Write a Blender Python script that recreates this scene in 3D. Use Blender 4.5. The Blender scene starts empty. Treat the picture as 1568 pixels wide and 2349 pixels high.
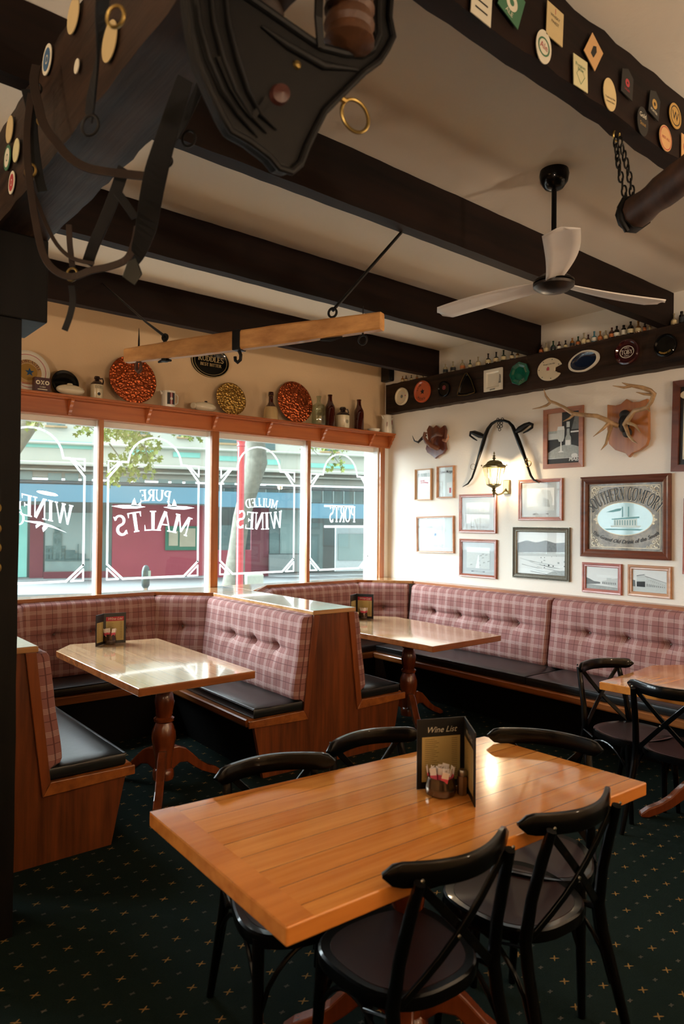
import bpy, math, random
from mathutils import Vector, Matrix
random.seed(7)
S = bpy.context.scene
COL = S.collection
pi = math.pi

# ------------------------------------------------------------------ camera, world, sun, big lamps, exposure
FPX, YAW, PITCH, ROLL, EYE = 1612.96, 0.68800448, 0.01400652, 0.00925139, 1.64
CW, CH = 1568, 2349
_f = Vector((math.sin(YAW) * math.cos(PITCH), math.cos(YAW) * math.cos(PITCH), math.sin(PITCH)))
_r = Vector((math.cos(YAW), -math.sin(YAW), 0))
_u = _r.cross(_f)
RR = _r * math.cos(ROLL) + _u * math.sin(ROLL)
UU = -_r * math.sin(ROLL) + _u * math.cos(ROLL)
EYEP = Vector((0, 0, EYE))
cam = bpy.data.cameras.new('camera')
camo = bpy.data.objects.new('camera', cam)
COL.objects.link(camo)
cam.sensor_fit = 'HORIZONTAL'
cam.sensor_width = 36
cam.lens = FPX / CW * 36
cam.clip_start = 0.05
cam.clip_end = 200
camo.matrix_world = Matrix(((RR.x, UU.x, -_f.x, 0), (RR.y, UU.y, -_f.y, 0), (RR.z, UU.z, -_f.z, EYE), (0, 0, 0, 1)))
cam.dof.use_dof = True
cam.dof.focus_distance = 4.2
cam.dof.aperture_fstop = 5.0
S.camera = camo
S.view_settings.view_transform = 'Standard'
S.view_settings.look = 'None'
S.view_settings.gamma = 1
S.view_settings.exposure = 0.0
S.view_settings.use_curve_mapping = False
S.cycles.use_denoising = True
S.cycles.max_bounces = 7
S.cycles.transparent_max_bounces = 12
S.cycles.caustics_reflective = False
S.cycles.caustics_refractive = False
S.cycles.sample_clamp_indirect = 6

world = bpy.data.worlds.new('overcast_sky')
S.world = world
world.use_nodes = True
bg = world.node_tree.nodes['Background']
bg.inputs[0].default_value = (0.86, 0.96, 1.0, 1)
bg.inputs[1].default_value = 2.4

def lamp(kind, name, loc, energy, color, direction=None, **kw):
    l = bpy.data.lights.new(name, kind)
    l.energy = energy
    l.color = color
    for k, v in kw.items():
        setattr(l, k, v)
    o = bpy.data.objects.new(name, l)
    o.location = loc
    if direction is not None:
        o.rotation_euler = Vector(direction).to_track_quat('-Z', 'Y').to_euler()
    COL.objects.link(o)
    return o

SUN = lamp('SUN', 'bright_overcast_daylight', (0, 9, 8), 29, (0.84, 0.94, 1.0), (0.60, -0.70, -0.46), angle=math.radians(78))
# upward fill added out of view to brighten the ceiling, plus an unseen lantern
for _x, _y, _z, _e in ((-1.4, -1.2, 2.0, 100), (3.9, -1.6, 2.1, 115), (-2.0, 2.4, 2.1, 82), (1.4, -2.6, 2.0, 85)):
    lamp('AREA', 'added_ceiling_fill', (_x, _y, _z), _e, (1.0, 0.80, 0.60), (0.12, .25, 1), shape='DISK', size=0.35)
lamp('POINT', 'room_lantern_light', (3.4, -2.2, 2.1), 42, (1.0, 0.74, 0.48), shadow_soft_size=.1)

def ray(px, py):
    return _f + RR * ((px - CW / 2) / FPX) - UU * ((py - CH / 2) / FPX)
def AX(px, py, x):
    d = ray(px, py); return EYEP + d * (x / d.x)
def AY(px, py, y):
    d = ray(px, py); return EYEP + d * (y / d.y)
def AZ(px, py, z):
    d = ray(px, py); return EYEP + d * ((z - EYE) / d.z)
def AT(px, py, t):
    return EYEP + ray(px, py) * t

# ------------------------------------------------------------------ materials
MATS = {}
def lin(c):
    if isinstance(c, str):
        c = [int(c[i:i + 2], 16) / 255 for i in (0, 2, 4)]
        c = [x / 12.92 if x <= .04045 else ((x + .055) / 1.055) ** 2.4 for x in c]
    return (c[0], c[1], c[2], 1)
class N:
    def __init__(s, name):
        s.m = bpy.data.materials.new(name); s.m.use_nodes = True
        s.t = s.m.node_tree; s.b = s.t.nodes['Principled BSDF']
    def n(s, typ, **kw):
        x = s.t.nodes.new(typ)
        for k, v in kw.items(): setattr(x, k, v)
        return x
    def l(s, a, b): s.t.links.new(a, b)
    def math(s, op, a, b=None, c=None):
        x = s.n('ShaderNodeMath', operation=op)
        for i, v in enumerate((a, b, c)):
            if v is None: continue
            if isinstance(v, (int, float)): x.inputs[i].default_value = v
            else: s.l(v, x.inputs[i])
        return x.outputs[0]
    def mix(s, fac, a, b, blend='MIX'):
        x = s.n('ShaderNodeMix', data_type='RGBA', blend_type=blend)
        for i, v in ((0, fac), (6, a), (7, b)):
            if isinstance(v, (int, float)): x.inputs[i].default_value = v
            elif isinstance(v, (tuple, list)): x.inputs[i].default_value = v
            else: s.l(v, x.inputs[i])
        return x.outputs[2]
    def noise(s, scale, detail=4, vec=None, rough=.5):
        x = s.n('ShaderNodeTexNoise'); x.inputs['Scale'].default_value = scale; x.inputs['Detail'].default_value = detail
        x.inputs['Roughness'].default_value = rough
        if vec is not None: s.l(vec, x.inputs['Vector'])
        return x.outputs[0]
    def obj(s, scale=(1, 1, 1), rot=(0, 0, 0), uv=False):
        t = s.n('ShaderNodeTexCoord'); m = s.n('ShaderNodeMapping')
        m.inputs['Scale'].default_value = scale; m.inputs['Rotation'].default_value = rot
        s.l(t.outputs['UV' if uv else 'Object'], m.inputs[0]); return m.outputs[0]
    def ramp(s, fac, stops):
        r = s.n('ShaderNodeValToRGB'); e = r.color_ramp.elements
        while len(e) < len(stops): e.new(.5)
        for k, (p, c) in enumerate(stops): e[k].position = p; e[k].color = c
        s.l(fac, r.inputs[0]); return r.outputs[0]
    def bump(s, h, dist, strength=.5):
        b = s.n('ShaderNodeBump'); b.inputs['Distance'].default_value = dist; b.inputs['Strength'].default_value = strength
        s.l(h, b.inputs['Height']); s.l(b.outputs[0], s.b.inputs['Normal'])
    def base(s, c):
        if isinstance(c, (tuple, list)): s.b.inputs['Base Color'].default_value = c
        else: s.l(c, s.b.inputs['Base Color'])
    def set(s, rough=None, metal=None, coat=None, spec=None, coatr=.05, trans=None, ior=None, alpha=None):
        I = s.b.inputs
        if rough is not None: I['Roughness'].default_value = rough
        if metal is not None: I['Metallic'].default_value = metal
        if coat is not None: I['Coat Weight'].default_value = coat; I['Coat Roughness'].default_value = coatr
        if spec is not None: I['Specular IOR Level'].default_value = spec
        if trans is not None: I['Transmission Weight'].default_value = trans
        if ior is not None: I['IOR'].default_value = ior
def plain(name, c, rough=.5, metal=0., coat=0., var=.12, scale=18., bump=0., spec=.5, coatr=.05):
    if name in MATS: return MATS[name]
    k = N(name); c = lin(c)
    nz = k.noise(scale, 3, k.obj())
    d = tuple(max(0, x * (1 - var)) for x in c[:3]) + (1,); h = tuple(min(1, x * (1 + var)) for x in c[:3]) + (1,)
    k.base(k.mix(nz, d, h)); k.set(rough, metal, coat, spec, coatr)
    if bump: k.bump(nz, bump)
    MATS[name] = k.m; return k.m
def wood(name, c1, c2, axis='X', scale=1., rough=.35, coat=.3, grain=22., bump=.0006, ring=5., coatr=.08, spec=.5):
    if name in MATS: return MATS[name]
    k = N(name); c1, c2 = lin(c1), lin(c2)
    s = {'X': (.06, 1, 1), 'Y': (1, .06, 1), 'Z': (1, 1, .06)}[axis]
    v = k.obj(tuple(q * scale for q in s))
    n1 = k.noise(grain, 6, v, .6); n2 = k.noise(ring, 3, v, .5)
    f = k.math('ADD', k.math('MULTIPLY', n1, .55), k.math('MULTIPLY', n2, .45))
    k.base(k.ramp(f, [(.34, c1), (.62, c2)])); k.set(rough, 0, coat, spec, coatr=coatr)
    if bump: k.bump(n1, bump)
    MATS[name] = k.m; return k.m
def table_mat(name, c1, c2, ang, width, across=.0, rough=.16):
    """varnished planks laid side by side: axis along local direction ang, plank width in metres"""
    k = N(name)
    v = k.obj((1, 1, 1), (0, 0, -ang))
    sx = k.n('ShaderNodeSeparateXYZ'); k.l(v, sx.inputs[0])
    row = k.math('MULTIPLY', k.math('ADD', sx.outputs[1], across), 1 / width)
    fr = k.math('FRACT', row); fl = k.math('FLOOR', row)
    line = k.math('LESS_THAN', k.math('ABSOLUTE', k.math('SUBTRACT', fr, .5)), .488)
    vm = k.n('ShaderNodeCombineXYZ')
    k.l(k.math('MULTIPLY', sx.outputs[0], .9), vm.inputs[0]); k.l(k.math('MULTIPLY', sx.outputs[1], 15.), vm.inputs[1]); k.l(k.math('MULTIPLY', fl, 7.31), vm.inputs[2])
    g = k.noise(2.4, 6, vm.outputs[0], .6)
    wn = k.n('ShaderNodeTexWhiteNoise', noise_dimensions='1D'); k.l(fl, wn.inputs['W'])
    f = k.math('ADD', k.math('MULTIPLY', g, .75), k.math('MULTIPLY', wn.outputs[0], .25))
    c = k.ramp(f, [(.3, lin(c1)), (.68, lin(c2))])
    k.base(k.mix(line, lin('5a3014'), c)); k.set(rough, 0, .9, coatr=.055)
    k.bump(line, .0008, .4)
    MATS[name] = k.m; return k.m
def plaster(name, c, scale=60, bump=.002, rough=.85):
    k = N(name); v = k.obj()
    n1 = k.noise(scale, 5, v); n2 = k.noise(1.3, 3, v)
    c = lin(c); d = tuple(x * .93 for x in c[:3]) + (1,)
    k.base(k.mix(n2, d, c)); k.set(rough, spec=.2); k.bump(n1, bump, .5)
    MATS[name] = k.m; return k.m
def emit(name, c, strength):
    k = N(name); k.b.inputs['Base Color'].default_value = lin(c)
    k.b.inputs['Emission Color'].default_value = lin(c); k.b.inputs['Emission Strength'].default_value = strength
    MATS[name] = k.m; return k.m
def glass(name, tint=(1, 1, 1), gloss=.06, rough=0.0):
    """thin pane: mostly see-through, with a mirror share that grows at grazing angles"""
    m = bpy.data.materials.new(name); m.use_nodes = True; t = m.node_tree; t.nodes.clear()
    o = t.nodes.new('ShaderNodeOutputMaterial'); tr = t.nodes.new('ShaderNodeBsdfTransparent'); g = t.nodes.new('ShaderNodeBsdfGlossy')
    mx = t.nodes.new('ShaderNodeMixShader'); lw = t.nodes.new('ShaderNodeLayerWeight'); lw.inputs[0].default_value = .5
    pw_ = t.nodes.new('ShaderNodeMath'); pw_.operation = 'POWER'; pw_.inputs[1].default_value = 5; t.links.new(lw.outputs['Facing'], pw_.inputs[0])
    fr_ = t.nodes.new('ShaderNodeMath'); fr_.operation = 'MULTIPLY_ADD'; fr_.inputs[1].default_value = .95; fr_.inputs[2].default_value = gloss * .6; t.links.new(pw_.outputs[0], fr_.inputs[0])
    tr.inputs[0].default_value = (*tint, 1); g.inputs['Roughness'].default_value = rough
    t.links.new(fr_.outputs[0], mx.inputs[0]); t.links.new(tr.outputs[0], mx.inputs[1]); t.links.new(g.outputs[0], mx.inputs[2]); t.links.new(mx.outputs[0], o.inputs[0])
    MATS[name] = m; return m
def plaid(name):
    k = N(name); tc = k.n('ShaderNodeTexCoord'); sx = k.n('ShaderNodeSeparateXYZ'); k.l(tc.outputs['UV'], sx.inputs[0])
    cols = []
    P = .112
    def bands(ax):
        q = k.math('FRACT', k.math('MULTIPLY', sx.outputs[ax], 1 / P))
        inb = k.math('LESS_THAN', k.math('ABSOLUTE', k.math('SUBTRACT', q, .5)), .13)
        fine = k.math('LESS_THAN', k.math('FRACT', k.math('MULTIPLY', q, 15.4)), .45)
        pale = k.math('MULTIPLY', inb, fine)
        dark = k.math('LESS_THAN', k.math('ABSOLUTE', k.math('SUBTRACT', q, .06)), .017)
        return pale, dark
    pu, du = bands(0); pv, dv = bands(1)
    weave = k.noise(900, 2, tc.outputs['UV'])
    c = k.mix(weave, lin('83524e'), lin('9e706b'))
    c = k.mix(k.math('MULTIPLY', k.math('MAXIMUM', pu, pv), .45), c, lin('e4ccc4'))
    c = k.mix(k.math('MULTIPLY', k.math('MAXIMUM', du, dv), .75), c, lin('502a2a'))
    k.base(c); k.set(.85, spec=.25); k.b.inputs['Sheen Weight'].default_value = .05
    k.bump(weave, .0006, .4)
    MATS[name] = k.m; return k.m
def carpet(name):
    k = N(name); v = k.obj(); sx = k.n('ShaderNodeSeparateXYZ'); k.l(v, sx.inputs[0])
    def motif(ox, oy, rx, ry, dx=0.):
        out = None
        for s in (-1, 1):
            a = k.math('SUBTRACT', k.math('MULTIPLY', k.math('FRACT', k.math('MULTIPLY', k.math('ADD', sx.outputs[0], ox + s * dx), 1 / .176)), .176), .088)
            b = k.math('SUBTRACT', k.math('MULTIPLY', k.math('FRACT', k.math('MULTIPLY', k.math('ADD', sx.outputs[1], oy), 1 / .20)), .20), .10)
            d = k.math('ADD', k.math('POWER', k.math('DIVIDE', k.math('ADD', a, k.math('MULTIPLY', b, -1.25 * s)), rx), 2), k.math('POWER', k.math('DIVIDE', b, ry), 2))
            q = k.math('LESS_THAN', d, 1.)
            out = q if out is None else k.math('MAXIMUM', out, q)
        return out
    m1 = k.math('MAXIMUM', motif(-.044, .05, .0048, .0115), motif(.044, -.05, .0048, .0115))
    m2 = k.math('MAXIMUM', motif(-.044 + .088, .05, .006, .006), motif(.044 + .088, -.05, .006, .006))
    nz = k.noise(260, 3, v); nb = k.noise(14, 4, v)
    base = k.mix(nz, lin('08110f'), lin('14231f'))
    c = k.mix(k.math('MULTIPLY', m1, k.math('ADD', .35, nz)), base, lin('8a6a3a'))
    c = k.mix(k.math('MULTIPLY', m2, .45), c, lin('6a6258'))
    k.base(c); k.set(.95, spec=.1); k.bump(nz, .004, .6)
    MATS[name] = k.m; return k.m

M_wallW = plaster('wall_plaster_cream', 'dcbf99')
M_wallP = plaster('wall_plaster_white', 'ebe4d8')
M_ceil = plaster('ceiling_plaster', 'e6dccd', scale=40)
M_carpet = carpet('green_patterned_carpet')
M_plaid = plaid('mauve_plaid_tweed')
M_beam = wood('dark_stained_timber', '0c0604', '20110a', 'X', .9, .62, 0, 20, .003, spec=.15)
M_beamY = wood('dark_stained_timber_lengthwise', '090504', '3a281c', 'Y', 1.2, .55, 0, 26, .006, spec=.2, ring=7)
M_post = wood('black_stained_post', '050504', '12100e', 'Z', .9, .6, 0, 20, .003, spec=.15)
M_pineX = wood('varnished_pine_along', '6e3818', 'a4602c', 'X', 1, .3, .35, 20)
M_shelf = wood('red_varnished_pine', '8e4620', 'bc6c38', 'X', 1, .34, .3, 18)
M_pineY = wood('varnished_pine_cross', '6e3818', 'a4602c', 'Y', 1, .3, .35, 20)
M_pineZ = wood('varnished_pine_upright', '633012', '9c5624', 'Z', 1, .3, .35, 18)
M_mull = wood('window_pine_upright', '8a4a20', 'bd7436', 'Z', 1, .3, .4, 18)
M_trimZ = wood('edge_trim_timber', '66321a', '8e4c24', 'Z', 1, .3, .45, 24)
M_sill = wood('pale_varnished_sill', 'a8774a', 'cda274', 'X', 1, .16, .9, 20, coatr=.06)
M_panel = wood('walnut_veneer_panel', '3c1a0b', '80431f', 'Z', 1.3, .34, .3, 26)
M_ped = wood('turned_pedestal_timber', '4a1f0e', '7c3c1c', 'Z', 1, .24, .6, 16)
M_leather = plain('black_seat_leatherette', '101414', .34, coat=.25, bump=.0015, scale=30, coatr=.3)
M_black = plain('black_lacquer', '040404', .3, coat=.35, var=.05, coatr=.05, spec=.1)
M_chairseat = plain('dark_brown_seat_panel', '2b1512', .45, coat=.05, var=.2, coatr=.15, spec=.2)
M_iron = plain('blackened_iron', '15120f', .5, .6, var=.3, bump=.001)
M_brass = plain('aged_brass', '8a7340', .35, .9, var=.3)
M_steel = plain('brushed_steel', '8c8680', .28, 1.)
M_chrome = plain('bolt_steel', 'b8b4aa', .25, 1.)
M_white = plain('white_paint', 'e8e8e4', .5, var=.04)
def _etch():
    m = bpy.data.materials.new('white_window_paint'); m.use_nodes = True; t = m.node_tree; t.nodes.clear()
    o = t.nodes.new('ShaderNodeOutputMaterial'); d = t.nodes.new('ShaderNodeBsdfDiffuse'); l = t.nodes.new('ShaderNodeBsdfTranslucent'); x = t.nodes.new('ShaderNodeMixShader')
    d.inputs[0].default_value = (.92, .95, .95, 1); l.inputs[0].default_value = (.92, .95, .95, 1); x.inputs[0].default_value = .6
    t.links.new(d.outputs[0], x.inputs[1]); t.links.new(l.outputs[0], x.inputs[2]); t.links.new(x.outputs[0], o.inputs[0]); return m
M_etch = _etch()
M_glass = glass('window_glass', (.96, .985, .98))
M_picglass = glass('picture_glass', (.97, .98, .98), gloss=.02, rough=.02)
M_kick = plain('shade_black_board', '0a0807', .7, spec=.15)  # bench bases: shade under the seats put into the colour as black
M_blackp = plain('black_card', '0c0c0b', .45, var=.1)
M_cream = plain('cream_ceramic', 'd8ccb0', .25, coat=.5, var=.06)
M_whitec = plain('white_ceramic', 'ded8c8', .22, coat=.6, var=.04)

# ------------------------------------------------------------------ mesh helpers
class MB:
    def __init__(s): s.v = []; s.f = []; s.mi = []; s.uv = None
    def add(s, vs, fs, m=0):
        b = len(s.v); s.v += [Vector(p) for p in vs]
        for f in fs: s.f.append([b + i for i in f]); s.mi.append(m)
        return b
    def box(s, x0, x1, y0, y1, z0, z1, m=0):
        s.add([(x, y, z) for z in (z0, z1) for y in (y0, y1) for x in (x0, x1)],
              [(0, 2, 3, 1), (4, 5, 7, 6), (0, 1, 5, 4), (2, 6, 7, 3), (0, 4, 6, 2), (1, 3, 7, 5)], m)
        return s
    def obox(s, c, ax, ay, az, m=0):
        c, ax, ay, az = map(Vector, (c, ax, ay, az))
        s.add([c + ax * i + ay * j + az * k for k in (-1, 1) for j in (-1, 1) for i in (-1, 1)],
              [(0, 2, 3, 1), (4, 5, 7, 6), (0, 1, 5, 4), (2, 6, 7, 3), (0, 4, 6, 2), (1, 3, 7, 5)], m)
        return s
    def prism(s, pts, off, m=0, ms=None):
        """closed outline pts (3D, planar) pushed along off"""
        n = len(pts); off = Vector(off); P = [Vector(p) for p in pts]
        nrm = Vector((0, 0, 0))
        for i in range(n): nrm += P[i].cross(P[(i + 1) % n])
        if nrm.dot(off) > 0: P.reverse()
        b = s.add(P + [p + off for p in P], [])
        s.f.append([b + i for i in range(n)]); s.mi.append(m)
        s.f.append([b + n + i for i in reversed(range(n))]); s.mi.append(m)
        for i in range(n):
            j = (i + 1) % n
            s.f.append([b + i, b + n + i, b + n + j, b + j]); s.mi.append(m if ms is None else ms)
        return s
    def zprism(s, poly, z0, z1, m=0, ms=None):
        return s.prism([(p[0], p[1], z0) for p in poly], (0, 0, z1 - z0), m, ms)
    def tube(s, pts, rad, n=10, m=0, closed=False, cap=True, flat=None):
        P = [Vector(p) for p in pts]; k = len(P)
        R = rad if isinstance(rad, (list, tuple)) else [rad] * k
        rings = []; prev = None
        for i in range(k):
            a = P[(i - 1) % k] if (closed or i > 0) else P[i]
            c = P[(i + 1) % k] if (closed or i < k - 1) else P[i]
            t = (c - a).normalized()
            if prev is None:
                up = Vector((0, 0, 1)) if abs(t.z) < .9 else Vector((1, 0, 0))
                x = t.cross(up).normalized()
            else:
                x = (prev - t * prev.dot(t)).normalized()
            prev = x; y = t.cross(x)
            fy = 1 if flat is None else flat
            rings.append([P[i] + x * (R[i] * math.cos(2 * pi * j / n)) + y * (R[i] * fy * math.sin(2 * pi * j / n)) for j in range(n)])
        b = s.add([q for r in rings for q in r], [])
        for i in range(k if closed else k - 1):
            i2 = (i + 1) % k
            for j in range(n):
                j2 = (j + 1) % n
                s.f.append([b + i * n + j, b + i * n + j2, b + i2 * n + j2, b + i2 * n + j]); s.mi.append(m)
        if cap and not closed:
            s.f.append([b + j for j in reversed(range(n))]); s.mi.append(m)
            s.f.append([b + (k - 1) * n + j for j in range(n)]); s.mi.append(m)
        return s
    def lathe(s, prof, n=20, c=(0, 0, 0), m=0, ax=(0, 0, 1), ux=None, ms=None, sx=1., sy=1.):
        ax = Vector(ax).normalized(); c = Vector(c)
        x = Vector(ux).normalized() if ux is not None else ax.orthogonal().normalized()
        y = ax.cross(x); k = len(prof)
        b = s.add([c + ax * z + x * (r * sx * math.cos(2 * pi * j / n)) + y * (r * sy * math.sin(2 * pi * j / n)) for r, z in prof for j in range(n)], [])
        for i in range(k - 1):
            mm = m if ms is None else ms[i]
            for j in range(n):
                j2 = (j + 1) % n
                s.f.append([b + i * n + j, b + i * n + j2, b + (i + 1) * n + j2, b + (i + 1) * n + j]); s.mi.append(mm)
        if prof[0][0] > 1e-5: s.f.append([b + j for j in reversed(range(n))]); s.mi.append(m if ms is None else ms[0])
        if prof[-1][0] > 1e-5: s.f.append([b + (k - 1) * n + j for j in range(n)]); s.mi.append(m if ms is None else ms[-1])
        return s
    def ribbon(s, pts, w, th, nrm, m=0):
        """strap of width w and thickness th; nrm roughly faces out of the strap"""
        P = [Vector(p) for p in pts]; nrm = Vector(nrm); k = len(P); W = w if isinstance(w, (list, tuple)) else [w] * k
        vs = []
        for i in range(k):
            t = (P[min(i + 1, k - 1)] - P[max(i - 1, 0)]).normalized(); sd = t.cross(nrm).normalized(); nn = sd.cross(t).normalized()
            for a, c in ((-1, -1), (1, -1), (1, 1), (-1, 1)): vs.append(P[i] + sd * (a * W[i] / 2) + nn * (c * th / 2))
        b = s.add(vs, [])
        for i in range(k - 1):
            for j in range(4):
                j2 = (j + 1) % 4
                s.f.append([b + i * 4 + j, b + i * 4 + j2, b + i * 4 + 4 + j2, b + i * 4 + 4 + j]); s.mi.append(m)
        s.f.append([b + 3, b + 2, b + 1, b]); s.mi.append(m); e = b + (k - 1) * 4
        s.f.append([e, e + 1, e + 2, e + 3]); s.mi.append(m)
        return s
    def sphere(s, c, r, m=0, n=10, k=7, sc=(1, 1, 1)):
        c = Vector(c); vs = []
        for i in range(k + 1):
            th = pi * i / k
            for j in range(n): ph = 2 * pi * j / n; vs.append(c + Vector((r * sc[0] * math.sin(th) * math.cos(ph), r * sc[1] * math.sin(th) * math.sin(ph), r * sc[2] * math.cos(th))))
        b = s.add(vs, [])
        for i in range(k):
            for j in range(n):
                j2 = (j + 1) % n
                s.f.append([b + i * n + j, b + (i + 1) * n + j, b + (i + 1) * n + j2, b + i * n + j2]); s.mi.append(m)
        return s
    def torus(s, c, ax, R, r, m=0, n=20, k=8, sx=1., sy=1.):
        ax = Vector(ax).normalized(); x = ax.orthogonal().normalized(); y = ax.cross(x); c = Vector(c)
        return s.tube([c + x * (R * sx * math.cos(2 * pi * i / n)) + y * (R * sy * math.sin(2 * pi * i / n)) for i in range(n)], r, k, m, closed=True)
    def build(s, name, mats, parent=None, smooth=False, bevel=0., loc=None, seg=2):
        me = bpy.data.meshes.new(name)
        org = Vector(loc) if loc is not None else Vector((0, 0, 0))
        me.from_pydata([tuple(p - org) for p in s.v], [], s.f)
        if not isinstance(mats, (list, tuple)): mats = [mats]
        for m in mats: me.materials.append(m)
        me.polygons.foreach_set('material_index', s.mi)
        if s.uv:
            uvl = me.uv_layers.new(name='UVMap')
            for p in me.polygons:
                for li, vi in zip(p.loop_indices, p.vertices): uvl.data[li].uv = s.uv[vi]
        if smooth:
            me.polygons.foreach_set('use_smooth', [True] * len(me.polygons))
            me.set_sharp_from_angle(angle=math.radians(38))
        me.update()
        o = bpy.data.objects.new(name, me); COL.objects.link(o)
        if parent is not None: o.parent = parent
        elif loc is not None: o.location = org
        if bevel:
            bv = o.modifiers.new('edge_rounding', 'BEVEL'); bv.width = bevel; bv.segments = seg; bv.limit_method = 'ANGLE'; bv.angle_limit = math.radians(40)
        return o

def tag(o, label=None, cat=None, group=None, kind=None):
    if label: o['label'] = label
    if cat: o['category'] = cat
    if group: o['group'] = group
    if kind: o['kind'] = kind
    return o
def thing(name, label, cat, loc=(0, 0, 0), rz=0., group=None):
    o = bpy.data.objects.new(name, None); COL.objects.link(o); o.location = loc; o.rotation_euler = (0, 0, rz); o.empty_display_size = .05
    return tag(o, label, cat, group)
def struct(name, mb, m, **kw):
    o = mb.build(name, m, **kw); o['kind'] = 'structure'; return o
def part(o, label): o['label'] = label; return o
def dup(root, loc, rz, label, name=None):
    r = root.copy(); COL.objects.link(r); r.location = loc; r.rotation_euler = (0, 0, rz); r['label'] = label
    for ch in root.children:
        c = ch.copy(); COL.objects.link(c); c.parent = r
        for g in ch.children:
            d = g.copy(); COL.objects.link(d); d.parent = c
    return r

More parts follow.
